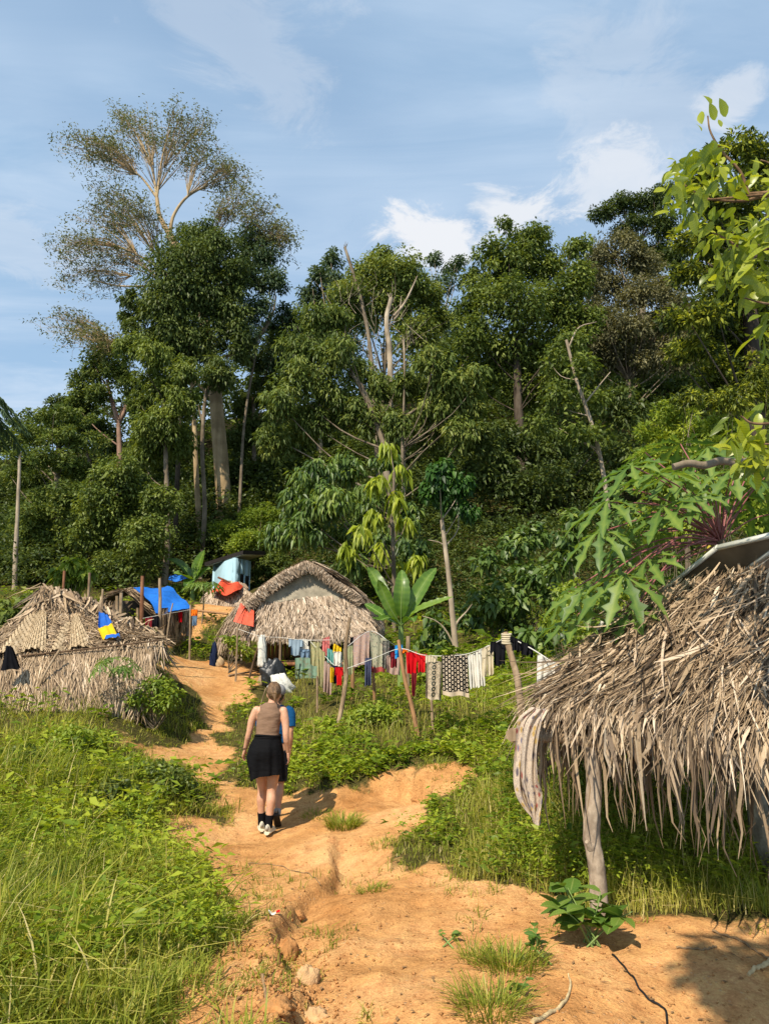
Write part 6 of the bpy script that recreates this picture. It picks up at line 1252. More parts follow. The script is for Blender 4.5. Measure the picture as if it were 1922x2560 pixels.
for (lb, bl, Y, mt, L_, W_) in [
 ('feathery lime shrub filling in behind the papaya crown', [(1650,1210,70,45),(1740,1230,80,50),(1840,1230,80,50),(1900,1290,70,50),(1600,1290,55,45),(1700,1320,70,45)], 13, F_BRIGHT, .10, .045),
 ('lime green shrub below the papaya beside the panel', [(1460,1640,45,40),(1500,1580,45,40),(1420,1680,40,30),(1540,1500,45,45)], 10.5, F_BRIGHT, .085, .045),
 ('bright fine leaved tree crown below the top right branches', [(1720,1000,45,30),(1830,1010,60,40),(1890,960,50,45)], 16, F_FEATHER, .11, .045)]:
    bush('broadleaf_shrub', lb, bl, Y, mt, 'shrubs at the forest edge', L=L_, W=W_, lai=1.8, tone=.6, spread=.35)
for (lb, bl, Y, mt, L_, W_, tn) in [
 ('dark weedy bush in the left grass nearest the clay clods', [(300,2120,60,36),(240,2140,50,32),(350,2140,36,28)], 7.9, F_MID, .075, .04, .45),
 ('low dark bush at the far left of the grass bank', [(60,1930,60,36),(10,1950,50,36),(110,1960,45,28)], 9.6, F_MID, .08, .045, .45),
 ('leafy bright bush low in the left foreground', [(90,2300,70,40),(30,2320,60,40),(150,2330,50,34)], 5.6, F_BRIGHT, .06, .03, .5),
 ('tangled dark bush in the bottom left corner', [(130,2500,70,40),(210,2530,60,36)], 4.3, F_MID, .05, .025, .5),
 ('yellowish bush midway up the left grass bank', [(180,1870,50,26),(240,1880,40,24),(130,1880,40,22)], 10.6, F_BRIGHT, .07, .04, .55),
 ('small dark bush on the left bank beside the star leaves', [(300,2010,45,28),(260,2030,40,26)], 8.9, F_DARK, .07, .04, .6)]:
    bush('bush', lb, [(x, y-26, rx*1.15, ry*1.35) for x, y, rx, ry in bl], Y, mt, L=L_, W=W_, lai=1.5, tone=tn, sub=22)

# ------------------------------------------------------------------ grass and weeds
def grass_field():
    mb = MB(); wd = MB()
    def scatter(n, x0, x1, y0, y1):
        px = rng.uniform(x0, x1, n); py = rng.uniform(y0, y1, n); E = ongnd_many(px, py); D = dirtness(E[:, 0], E[:, 1]); return px, py, E, D
    def blades(E, h, per, width, lean=.45, tone=.45, ts=.2, dry=.08, st=(0, .55, 1.0)):
        n = len(E); i = np.repeat(np.arange(n), per); m = n*per
        xy = E[i] + rng.normal(size=(m, 2))*(.25*h[i])[:, None]; z = gz(xy[:, 0], xy[:, 1]) - .01; hh = h[i]*rng.uniform(.45, 1.2, m); a = rng.uniform(0, 6.283, m); ln = np.abs(rng.normal(size=m))*lean + .12
        d = np.stack([np.cos(a), np.sin(a), 0*a], 1); B = np.stack([xy[:, 0], xy[:, 1], z], 1)
        C = np.stack([B + d*(hh*ln*t*t)[:, None] + np.array([0, 0, 1.])*(hh*(t - .38*np.minimum(ln, 1.3)*t*t))[:, None] for t in st], 1)
        w = np.stack([-np.sin(a), np.cos(a), .25*rng.normal(size=m)], 1); tn = np.clip(tone + ts*rng.normal(size=m) + .55*fbm(xy[:, 0]*1.1, xy[:, 1]*1.1, 4, 2), 0, .86); tn = np.where(rng.random(m) < dry, rng.uniform(.85, 1, m), tn)
        lay(mb, C, nrm(w), width*rng.uniform(.6, 1.4, m), tn)
    # long grass on the left bank
    px, py, E, D = scatter(13500, -260, 640, 1740, 2720); ok = (D < -.02 + .05*rng.normal(size=len(D))) & (E[:, 1] > 2.0)
    E = E[ok]; D = D[ok]; y = E[:, 1]; ht = (.15 + .29*np.clip(-D/1.0, 0, 1))*rng.uniform(.5, 1.25, len(E))*np.where(y > 9.5, .75, 1)*(.45+1.5*np.clip(fbm(E[:, 0]*1.1, E[:, 1]*1.1, 3, 5)+.3, 0, 1)); blades(E, np.clip(ht, .05, .7), 4, .0095, .75, .43, .24, .09, (0, .36, .7, 1.0))
    # taller arching tufts standing out of the bank
    for _ in range(55):
        a, b = rng.uniform(-150, 560), rng.uniform(1800, 2640); e = ongnd_many([a], [b])
        if dirtness(e[:, 0], e[:, 1])[0] > -.25 or e[0, 1] < 2.6: continue
        k = rng.integers(5, 12); blades(e + rng.normal(size=(k, 2))*.07, rng.uniform(.32, .6, k), 5, .009, .9, rng.uniform(.15, .55), .15, .10, (0, .3, .6, .85, 1.0))
    # right slopes and the meadow under the laundry
    px, py, E, D = scatter(12500, 520, 2150, 1650, 2330); ok = (D < -.01 + .05*rng.normal(size=len(D))) & ((E[:, 1] > 5.5) | (E[:, 0] < 0.5))
    E = E[ok]; D = D[ok]; px = px[ok]; ht = (.07 + .16*np.clip(-D/1.2, 0, 1))*rng.uniform(.5, 1.3, len(E))*np.where(px > 1150, 2.0, 1.15)*np.where((px < 700), .55, 1); blades(E, ht, 4, .0075, .6, .60, .2, .14)
    # short turf further up between the huts
    px, py, E, D = scatter(6500, -200, 1700, 1490, 1720); ok = (D < .1*rng.normal(size=len(D))) & (E[:, 1] > 14); E = E[ok]; blades(E, rng.uniform(.10, .26, len(E))*np.clip(E[:, 1]/20, .7, 1.6), 3, .016, .6, .52, .2)
    # thin tufts creeping onto the bare soil
    px, py, E, D = scatter(5200, 250, 2050, 1660, 2620); nn = fbm(E[:, 0]*1.6, E[:, 1]*1.6, 3, 7); ok = (D > 0) & (D < .75) & (nn > .02 + .45*D) & (E[:, 1] > 3.2); E = E[ok]; blades(E, rng.uniform(.03, .12, len(E)), 5, .006, .8, .45, .2)
    o = link('grass', mb.mesh('grass'), F_GRASS); o['kind'] = 'stuff'; o['label'] = 'tall sunlit grass covering both banks of the trail'
    # broad leaved weeds among the grass
    def weeds(E, h, nl, L, tone):
        n = len(E); i = np.repeat(np.arange(n), nl); m = n*nl; z = gz(E[:, 0], E[:, 1]); t = rng.random(m); a = rng.uniform(0, 6.283, m)
        p = np.stack([E[i, 0] + h[i]*.25*t*np.cos(a) + .25*h[i]*rng.normal(size=m), E[i, 1] + h[i]*.25*t*np.sin(a) + .25*h[i]*rng.normal(size=m), z[i] + h[i]*(.15+.85*t)], 1)
        s = rng.uniform(.7, 1.2, m)*np.clip(E[i, 1]/8, .8, 2.2)*rng.choice([.6, .8, 1.0, 1.5, 2.1], n, p=[.25, .25, .25, .17, .08])[i]; leaves(wd, p, np.stack([np.cos(a), np.sin(a), rng.uniform(-.2, .8, m)], 1), np.tile([0, 0, 1.], (m, 1)) + .4*rng.normal(size=(m, 3)), L*s, L*s*.42, np.clip(tone[i] - .08 + (.22*rng.normal(size=n))[i] + .15*rng.normal(size=m), 0, 1), .25)
    px, py, E, D = scatter(4200, -220, 640, 1720, 2680); nn = fbm(E[:, 0]*.7+4, E[:, 1]*.7, 3, 3); ok = (D < -.12) & (nn > -.02) & (E[:, 1] > 2.2); E = E[ok]; weeds(E, rng.uniform(.12, .40, len(E)), 10, .075, np.clip(.52+1.1*nn[ok], 0, 1))
    px, py, E, D = scatter(6300, 700, 2150, 1640, 2300); nn = fbm(E[:, 0]*.6+8, E[:, 1]*.6, 3, 4); ok = (D < -.08) & (E[:, 1] > 5.8) & ((nn > -.03) | (px > 1250)); E = E[ok]; weeds(E, rng.uniform(.10, .34, len(E))*np.where(px[ok] > 1200, 1.35, .8), 12, .062, np.clip(.55+nn[ok], 0, 1))
    px, py, E, D = scatter(1600, -200, 1500, 1480, 1700); ok = (D < -.1) & (E[:, 1] > 15); E = E[ok]; weeds(E, rng.uniform(.15, .5, len(E)), 12, .07, np.full(len(E), .45))
    o = link('weeds', wd.mesh('weeds'), F_WEED); o['kind'] = 'stuff'; o['label'] = 'broad leaved weeds growing through the grass'
    return None
grass_field()
def grass_clump(label, px, py, n, h, w=.007, r=.12):
    mb = MB(); c = gp(px, py); a = rng.uniform(0, 6.283, n); rr = r*np.sqrt(rng.random(n)); x = c.x + rr*np.cos(a); y = c.y + rr*np.sin(a)*.8; z = gz(x, y) - .01; hh = h*rng.uniform(.4, 1.2, n); ln = rng.uniform(.3, 1.2, n); b = a + rng.normal(size=n)*.5; d = np.stack([np.cos(b), np.sin(b), 0*b], 1); B = np.stack([x, y, z], 1)
    C = np.stack([B + d*(hh*ln*t**1.5)[:, None] + np.array([0, 0, 1.])*(hh*(t - .45*ln*t*t))[:, None] for t in (0, .3, .6, .85, 1)], 1); lay(mb, C, nrm(np.stack([-np.sin(b), np.cos(b), .2*rng.normal(size=n)], 1)), w*rng.uniform(.6, 1.4, n), np.clip(.42+.2*rng.normal(size=n), 0, 1))
    single('grass_clump', mb, F_GRASS, tuple(c), label, 'grass clump', 'grass clumps on the bare soil')
for a in [('thick green grass clump on the clay right of the walkers', 860, 2065, 420, .17, .007, .20), ('low grass patch just left of the thick clump', 800, 2040, 220, .08, .006, .22), ('grass clump at the lower edge of the gully lip', 930, 2225, 150, .08, .006, .14),
          ('sprawling grass clump at the bottom right of centre', 1225, 2530, 320, .17, .005, .16), ('grass clump before the shelter post plant', 1275, 2420, 380, .15, .006, .20), ('long bladed grass clump at the mound edge', 1190, 2400, 90, .15, .005, .10),
          ('small tuft hanging over the clay cut bank', 1090, 1915, 130, .14, .007, .18), ('wispy tuft on the clay below the cut bank', 960, 2110, 90, .10, .006, .16), ('grass tuft beside the left gully clods', 560, 2330, 160, .14, .006, .18), ('trailing tuft by the bottom clods', 480, 2450, 150, .14, .006, .2)]: grass_clump(*a)

# ------------------------------------------------------------------ the two walkers
def skinmat(name, col):
    m, N, L, out = nodes(name); p = N.new('ShaderNodeBsdfPrincipled'); p.inputs['Roughness'].default_value = .5; p.inputs['Specular IOR Level'].default_value = .35
    p.inputs['Subsurface Weight'].default_value = .12; p.inputs['Subsurface Radius'].default_value = (.02, .008, .004); p.inputs['Subsurface Scale'].default_value = .5
    L.new(ramp(N, L, noisen(N, L, 14, 4, .6), [(.3, tuple(c*.85 for c in col)), (.7, tuple(min(1, c*1.08) for c in col))]), p.inputs['Base Color']); L.new(p.outputs[0], out.inputs[0]); return m
def stretchy(name, col, bmp=.35):
    m, N, L, out = nodes(name); p = N.new('ShaderNodeBsdfPrincipled'); p.inputs['Roughness'].default_value = .8; p.inputs['Specular IOR Level'].default_value = .08
    n = noisen(N, L, 9, 4, .6, sc=(1, 1, 2.4)); L.new(ramp(N, L, n, [(.3, tuple(c*.82 for c in col)), (.7, tuple(min(1, c*1.12) for c in col))]), p.inputs['Base Color']); L.new(bump(N, L, n, bmp, .02), p.inputs['Normal']); L.new(p.outputs[0], out.inputs[0]); return m
SKIN = skinmat('sunlit skin', (.60, .32, .20)); SKIN2 = skinmat('tanned skin', (.52, .27, .16))
def remesh(mb, voxel, smooth=6):
    me = mb.mesh('tmp'); o = bpy.data.objects.new('tmp', me); COL.objects.link(o)
    r = o.modifiers.new('r', 'REMESH'); r.mode = 'VOXEL'; r.voxel_size = voxel
    s = o.modifiers.new('s', 'SMOOTH'); s.factor = .5; s.iterations = smooth
    dg = bpy.context.evaluated_depsgraph_get(); ev = o.evaluated_get(dg); m2 = ev.to_mesh(); n = len(m2.vertices); V = np.empty(n*3, np.float32); m2.vertices.foreach_get('co', V)
    F4 = [tuple(p.vertices) for p in m2.polygons]; ev.to_mesh_clear(); bpy.data.objects.remove(o); bpy.data.meshes.remove(me); return V.reshape(-1, 3).astype(float), np.array([f for f in F4 if len(f) == 4])
def rings(mb, secs, n=28):                          # closed loft through (centre, rx, ry) rings stacked along z
    a = np.linspace(0, 2*math.pi, n, endpoint=False); V = []
    for (c, rx, ry) in secs: V.append(np.array(c) + np.stack([rx*np.cos(a), ry*np.sin(a), 0*a], 1))
    m = len(secs); V = np.concatenate(V + [np.array([secs[0][0], secs[-1][0]])]); f = [(i*n+j, i*n+(j+1) % n, (i+1)*n+(j+1) % n, (i+1)*n+j) for i in range(m-1) for j in range(n)]
    mb.add(V, np.array(f)); mb.f.append(np.array([(mb.n-len(V)+j, mb.n-2, mb.n-len(V)+(j+1) % n) for j in range(n)][:]) if False else np.array([(mb.n-len(V)+(j+1) % n, mb.n-len(V)+j, mb.n-2) for j in range(n)])); mb.f.append(np.array([(mb.n-len(V)+(m-1)*n+j, mb.n-len(V)+(m-1)*n+(j+1) % n, mb.n-1) for j in range(n)]))
def ball(mb, c, rx, ry, rz, n=14):
    s = [((c[0], c[1], c[2]+rz*math.sin(p)), rx*max(math.cos(p), .02), ry*max(math.cos(p), .02)) for p in np.linspace(-1.5, 1.5, n)]; rings(mb, s, 20)
def lathe_surface(mb, secs, n=40, hem=None, fold=0, nf=6):
    pass
def person(px, Y, label, J, top, lower, mats, scale=1.0, hat=None):
    """J: joints in metres, x right, y away from the camera, z up; the figure faces away from the camera"""
    g = gpt(*at(px, 2000, Y).xy); o = root('person', tuple(g), label, 'person', 'people walking up the trail'); O = np.array(tuple(g)); v = lambda p: np.array(p, float)
    b = MB()
    rings(b, [((v(c)), rx, ry) for c, rx, ry in J['torso']])
    hd = v(J['head']); rings(b, [((hd[0], hd[1]+dy, hd[2]+dz), rx, ry) for dz, dy, rx, ry in ((-.125, .035, .030, .030), (-.105, .028, .052, .055), (-.06, .012, .066, .080), (0, 0, .075, .094), (.05, -.004, .074, .094), (.09, -.006, .058, .074), (.115, -.006, .025, .034))])
    tube(b, [v(J['neck']), hd + v((0, .005, -.06))], [.056, .050], 14)
    ball(b, hd + v((0, .098, -.035)), .014, .018, .024, 8)                                # nose
    for s in (-1, 1): ball(b, hd + v((s*.077, -.002, -.03)), .012, .020, .032, 8)          # ears
    for k in ('armL', 'armR'):
        P = curvepts(J[k], 14); tube(b, P, np.interp(np.linspace(0, 1, 14), [0, .12, .3, .5, .62, .8, 1], [.050, .050, .044, .036, .038, .030, .024]), 12); ball(b, v(J[k][0]), .049, .050, .050)
    for k in ('legL', 'legR'):
        P = curvepts(J[k], 18); tube(b, P, np.interp(np.linspace(0, 1, 18), [0, .25, .5, .56, .7, .82, 1], [.088, .078, .056, .053, .058, .044, .034]), 14)
    V, Fq = remesh(b, .011, 4); body = MB(); body.add(V*scale + O, Fq)
    for k in ('L', 'R'):                             # hands with separate, slightly curled fingers
        h = MB(); w = v(J['arm'+k][-1]); d = nrm((v(J['arm'+k][-1]) - v(J['arm'+k][-2]))[None])[0]; s = -1 if k == 'L' else 1; fwd = v((0, 1, 0)); fwd = nrm((fwd - d*(fwd @ d))[None])[0]; sd = np.cross(d, fwd)
        tube(h, [w - d*.015, w + d*.03, w + d*.075], [.022, .032, .030], 12, oval=.0+.55) if False else None
        for t in np.linspace(-.026, .026, 4): tube(h, [w - d*.012 + fwd*t*.5, w + d*.04 + fwd*t*.9, w + d*.078 + fwd*t], [.015, .0165, .013], 9)
        for t, ln in ((-.027, .056), (-.009, .070), (.009, .075), (.027, .066)):
            a = w + d*.076 + fwd*t; inn = -v((s, 0, 0)); tube(h, curvepts([a, a + d*ln*.45 + inn*.008, a + d*ln*.8 + inn*.026, a + d*ln*.92 + inn*.040], 7), np.linspace(.0095, .0066, 7), 8)
        a = w + d*.018 + fwd*.026; tube(h, curvepts([a, a + d*.03 + fwd*.022 - v((s*.012, 0, 0)), a + d*.062 + fwd*.024 - v((s*.022, 0, 0))], 6), [.013, .012, .011, .010, .009, .007], 8)
        V, Fq = remesh(h, .0042, 3); body.add(V*scale + O, Fq)
    part('body', body, mats['skin'], o, True)
    hm = MB(); ball(hm, hd + v((0, -.014, .018)), .083, .100, .108, 18); V, Fq = remesh(hm, .008, 2)
    keep = ~((V[:, 1] > hd[1]+.055) & (V[:, 2] < hd[2]+.055)); V = V.copy(); V[~keep] = hd + (V[~keep]-hd)*.80; hv = MB(); hv.add(V*scale + O, Fq)
    kn = MB(); ball(kn, hd + v((.022, -.105, -.020)), .034, .030, .036, 12); tube(kn, curvepts([hd + v((.022, -.115, -.03)), hd + v((.030, -.125, -.07)), hd + v((.034, -.118, -.115))], 8), np.linspace(.024, .006, 8), 9)
    tube(kn, curvepts([hd + v((.0, -.115, .0)), hd + v((.03, -.128, .005)), hd + v((.052, -.110, -.01))], 8), np.linspace(.014, .012, 8), 8); Vk, Fk = remesh(kn, .006, 2); hv.add(Vk*scale + O, Fk); 
    if not hat:                                      # strands combed back over the scalp into the knot
        kp = hd + v((.022, -.118, -.015))
        for i in range(150):
            az = rng.uniform(-2.6, 2.6); el = rng.uniform(-.1, 1.25); s0 = v((.086*math.sin(az)*math.cos(el), .102*math.cos(az)*math.cos(el) - .014, .112*math.sin(el) + .016)); e0 = kp - hd
            P = []
            for t in np.linspace(0, 1, 7):
                q = s0*(1-t) + e0*t; m_ = q - v((0, -.014, .018)); r_ = math.sqrt((m_[0]/.083)**2 + (m_[1]/.100)**2 + (m_[2]/.108)**2); P.append(hd + v((0, -.014, .018)) + m_/max(r_, .3)*(1.015 + .02*rng.random()) if t < .95 else kp)
            tube(hv, (np.array(P)*scale + O), np.linspace(.0022, .0034, 7), 4, cap=False)
    hair = part('hair', hv, mats['hair'], o, True)
    for s in (-1, 1): e = MB(); ball(e, (hd + v((s*.030, .082, .0)))*scale + O, .012, .010, .009, 8); part('eye', e, FB['black'], o, True)
    mo = MB(); ball(mo, (hd + v((0, .084, -.072)))*scale + O, .022, .010, .006, 8); part('mouth', mo, FB['pink'], o, True)
    for nm, secs, mk, sl in top:
        t = MB(); rings(t, [(v(c), rx, ry) for c, rx, ry in secs], 36)
        for P_, r_ in sl: tube(t, curvepts(P_, 8), np.linspace(*r_, 8), 14)
        V, Fq = remesh(t, .008, 3); V = V + np.stack([0*V[:, 0], .006*fbm(V[:, 0]*9, V[:, 2]*26, 3, 1), 0*V[:, 0]], 1); q = MB(); q.add(V*scale + O, Fq); part(nm, q, mats[mk], o, True)
    lower(o, O, scale, J, mats)
    for k in ('L', 'R'):
        an = v(J['leg'+k][-1]); kn_ = v(J['leg'+k][-2]); d = nrm((kn_-an)[None])[0]; sk = MB(); tube(sk, [(an - d*.02)*scale+O, (an + d*.05)*scale+O, (an + d*J['sock'])*scale+O], [.043, .043, .047], 16); part('sock', sk, mats['sock'], o, True)
        f = v(J['foot'+k]); sd = np.cross(f, [0, 0, 1.]); sd = nrm(sd[None])[0] if np.linalg.norm(sd) > .2 else v((1, 0, 0)); f = nrm(f[None])[0]; up = np.cross(sd, f); up = up if up[2] > -.2 else -up
        heel = an - up*.062 - f*.055
        def shoe(prof, n=20):
            a = np.linspace(0, 2*math.pi, n, endpoint=False); mbq = MB(); W_ = []
            for (t, w, lo, hi) in prof: W_.append(np.stack([heel + f*t + sd*w*np.cos(x)*(1 if math.sin(x) < 0 else .9) + up*((hi if math.sin(x) > 0 else lo)*abs(math.sin(x))*(1 if math.sin(x) > 0 else -1)) for x in a]))
            m = len(W_); mbq.add(np.concatenate(W_)*scale + O, np.array([(i*n+j, i*n+(j+1) % n, (i+1)*n+(j+1) % n, (i+1)*n+j) for i in range(m-1) for j in range(n)])); mbq.add(np.vstack([W_[0], W_[0].mean(0)])*scale+O, np.array([(j, n, (j+1) % n) for j in range(n)])); mbq.add(np.vstack([W_[-1], W_[-1].mean(0)])*scale+O, np.array([((j+1) % n, n, j) for j in range(n)])); return mbq
        sh = part('shoe', shoe([(-.012, .026, .01, .055), (0, .034, .02, .085), (.05, .040, .02, .09), (.10, .042, .02, .075), (.16, .047, .02, .05), (.21, .043, .02, .035), (.245, .025, .01, .018)]), mats['shoe'], o, True)
        part('sole', shoe([(-.022, .030, .025, .004), (0, .040, .028, .006), (.06, .043, .026, .006), (.12, .045, .026, .006), (.18, .050, .026, .006), (.225, .044, .022, .006), (.255, .022, .012, .004)]), mats['sole'], sh, True)
        hl = MB(); box(hl, (heel - f*.020 + up*.050)*scale + O, .030, .012, .05, np.array([sd, f, up])); part('heel_tab', hl, mats['trim'], sh)
    return o, O, hd
def jacket_skirt(o, O, sc, J, mats):
    """a black jacket tied round the waist: uneven hem, flared corners, soft folds"""
    n, m = 72, 22; a = np.linspace(0, 2*math.pi, n, endpoint=False); th = np.degrees(a)
    # angle 0 = right, 90 = front (away), 180 = left, 270 = back (towards the camera)
    hem = np.interp(th, [0, 25, 60, 90, 130, 165, 185, 205, 222, 250, 285, 315, 335, 350, 360], [.62, .66, .74, .76, .74, .78, .76, .66, .585, .645, .655, .665, .66, .595, .62]); rad = np.interp(th, [0, 40, 90, 140, 170, 190, 215, 250, 270, 300, 330, 350, 360], [.205, .185, .165, .18, .215, .245, .262, .205, .185, .19, .205, .225, .205])
    V = []
    for i in range(m):
        t = i/(m-1); z = 1.095 + (hem-1.095)*t; r0 = .140 + .010*math.sin(t*3.1); k = .35*np.sin(min(t*2.2, 1)*math.pi/2) + .65*t
        r = r0 + (rad-r0)*k + .015*t*np.sin(a*8+.8) + .008*t*np.sin(a*15+2); r = np.where((np.abs(th-185) < 45), r - .05*max(0, t-.72)/.28, r)
        bulge = .035*np.exp(-((t-.38)/.25)**2)*np.maximum(-np.sin(a), 0); V.append(np.stack([-.015 + r*np.cos(a), (r*.80 + bulge)*np.sin(a), z], 1))
    V = np.concatenate(V); f = np.array([(i*n+j, i*n+(j+1) % n, (i+1)*n+(j+1) % n, (i+1)*n+j) for i in range(m-1) for j in range(n)]); mb = MB(); mb.add(V*sc + O, f); mb.add((V*np.array([.97, .97, 1]))*sc + O, f); s = part('jacket', mb, mats['jacket'], o, True)
    w = MB(); 
    for z in (1.088, 1.062, 1.036): P = [(-.015 + (.146+.004*math.sin(3*x))*math.cos(x), .118*math.sin(x), z + .006*math.sin(2*x+z*40)) for x in np.linspace(0, 6.283, 40)]; tube(w, np.array(P)*sc + O, .014, 8, oval=1.0)
    part('tied_sleeves', w, mats['jacket'], s, True)
def shorts(o, O, sc, J, mats):
    mb = MB(); rings(mb, [((0, 0, z), rx, ry) for z, rx, ry in ((1.0, .145, .11), (.92, .165, .125), (.84, .172, .13), (.78, .165, .12))], 30)
    for k in ('legL', 'legR'):
        P = curvepts(J[k], 18); tube(mb, P[:9], np.linspace(.10, .092, 9), 16)
    V, Fq = remesh(mb, .009, 4); q = MB(); q.add(V*sc + O, Fq); part('shorts', q, mats['shorts'], o, True)
def hairmat():
    m, N, L, out = nodes('brown tied hair'); p = N.new('ShaderNodeBsdfPrincipled'); p.inputs['Roughness'].default_value = .45
    n = noisen(N, L, 26, 5, .65, sc=(1, .35, .35), dist=.6); L.new(ramp(N, L, n, [(.28, (.055, .030, .014)), (.5, (.17, .095, .042)), (.72, (.33, .205, .10))]), p.inputs['Base Color']); L.new(bump(N, L, n, .9, .02), p.inputs['Normal']); L.new(p.outputs[0], out.inputs[0]); return m
HAIR = hairmat()
J1 = dict(head=(.040, .01, 1.575), neck=(.022, 0, 1.44), sock=.115,
 torso=[((0, 0, .80), .165, .115), ((0, 0, .90), .172, .13), ((-.01, 0, 1.0), .150, .112), ((-.022, 0, 1.09), .126, .096), ((-.018, .005, 1.2), .130, .100), ((-.005, .006, 1.3), .140, .104), ((0, .002, 1.37), .155, .092), ((.004, 0, 1.415), .125, .075), ((.012, 0, 1.445), .07, .062)],
 armL=[(-.158, 0, 1.372), (-.212, .01, 1.25), (-.236, .015, 1.12), (-.268, .06, 1.01), (-.296, .10, .915)], armR=[(.158, 0, 1.365), (.190, -.02, 1.22), (.200, -.04, 1.08), (.212, .0, .98), (.222, .04, .885)],
 legL=[(-.085, 0, .86), (-.085, .07, .66), (-.078, .12, .475), (-.085, .12, .33), (-.076, .15, .105)], legR=[(.080, 0, .86), (.062, .02, .68), (.045, .02, .49), (.046, -.02, .34), (.030, -.02, .105)], footL=(-.18, 1, .0), footR=(.12, 1, .0))
TOP1 = [('tank_top', [((-.022, 0, 1.055), .142, .106), ((-.020, 0, 1.12), .136, .104), ((-.017, .005, 1.2), .139, .108), ((-.005, .006, 1.28), .146, .112), ((.0, .003, 1.335), .150, .108), ((.002, 0, 1.38), .138, .097), ((.004, 0, 1.42), .122, .084), ((.008, 0, 1.45), .082, .070), ((.010, 0, 1.462), .066, .062)], 'top', [])]
M1 = dict(skin=SKIN, hair=HAIR, top=stretchy('taupe ribbed cotton', (.235, .145, .095), .4), jacket=stretchy('black nylon', (.006, .006, .007), .5), sock=FB['black'], shoe=plain('cream mesh shoe', (.62, .56, .42), .7, .25, 30, .3, .3, 60), sole=plain('pale foam sole', (.74, .66, .48), .6, .1, 9), trim=plain('grey shoe trim', (.42, .39, .33), .6), shorts=FB['black'])
p1, O1, h1 = person(668, 8.6, 'woman in taupe tank top with black jacket tied round her waist, walking away', J1, TOP1, jacket_skirt, M1, .965)
br = MB(); w_ = np.array(J1['armL'][-1]) + np.array([-.0, -.012, .02]); tube(br, [(w_ + np.array([.031*math.cos(t), .027*math.sin(t), .006*math.cos(t)]))*.965 + O1 for t in np.linspace(0, 6.283, 22)], .0045, 6); part('bracelet', br, WOOD_DARK, p1, True)
J2 = dict(head=(.02, .01, 1.575), neck=(.01, 0, 1.44), sock=.05,
 torso=[((0, 0, .80), .160, .115), ((0, 0, .90), .168, .13), ((0, 0, 1.0), .150, .112), ((0, 0, 1.09), .138, .10), ((0, .005, 1.2), .146, .106), ((0, .006, 1.3), .158, .11), ((0, .002, 1.38), .165, .095), ((.004, 0, 1.42), .125, .075), ((.008, 0, 1.445), .07, .062)],
 armL=[(-.18, 0, 1.375), (-.205, .03, 1.25), (-.215, .06, 1.12), (-.20, .14, 1.03), (-.18, .22, .97)], armR=[(.178, 0, 1.375), (.196, -.03, 1.25), (.202, -.05, 1.10), (.196, -.02, .99), (.190, .02, .90)],
 legL=[(-.085, 0, .86), (-.085, .12, .68), (-.085, .22, .50), (-.085, .24, .33), (-.085, .26, .105)], legR=[(.082, 0, .86), (.080, -.02, .68), (.078, -.03, .49), (.080, -.12, .34), (.080, -.20, .16)], footL=(-.1, 1, .0), footR=(.05, .72, -.70))
TOP2 = [('shirt', [((0, 0, .98), .165, .125), ((0, 0, 1.08), .158, .118), ((0, .005, 1.2), .160, .118), ((0, .006, 1.3), .168, .120), ((0, .003, 1.37), .172, .108), ((.003, 0, 1.42), .130, .085), ((.006, 0, 1.452), .076, .068)], 'top', [([(-.13, 0, 1.385), (-.185, .015, 1.36), (-.203, .03, 1.28), (-.212, .05, 1.18)], (.066, .062)), ([(.13, 0, 1.385), (.182, -.01, 1.36), (.195, -.028, 1.28), (.202, -.045, 1.18)], (.066, .062))])]
M2 = dict(skin=SKIN2, hair=plain('dark brown hair', (.05, .03, .018), .5, .3, 20), top=stretchy('deep blue sports shirt', (.008, .065, .17), .3), shorts=stretchy('dark shorts', (.03, .03, .035)), sock=FB['grey'], shoe=plain('black boot', (.03, .027, .024), .6, .3, 20), sole=plain('black rubber sole', (.035, .028, .022), .7, .4, 30), trim=plain('grey boot trim', (.22, .19, .16), .6))
p2, O2, h2 = person(684, 9.15, 'second walker in a blue shirt and cap, mostly hidden behind the woman', J2, TOP2, shorts, M2, .93, True)
cp = MB(); ball(cp, np.array(h2)*.93 + O2 + np.array([0, -.01, .050]), .092, .106, .085, 14); box(cp, np.array(h2)*.93 + O2 + np.array([0, .15, .03]), .13, .10, .012); part('cap', cp, FB['grey'], p2, True)

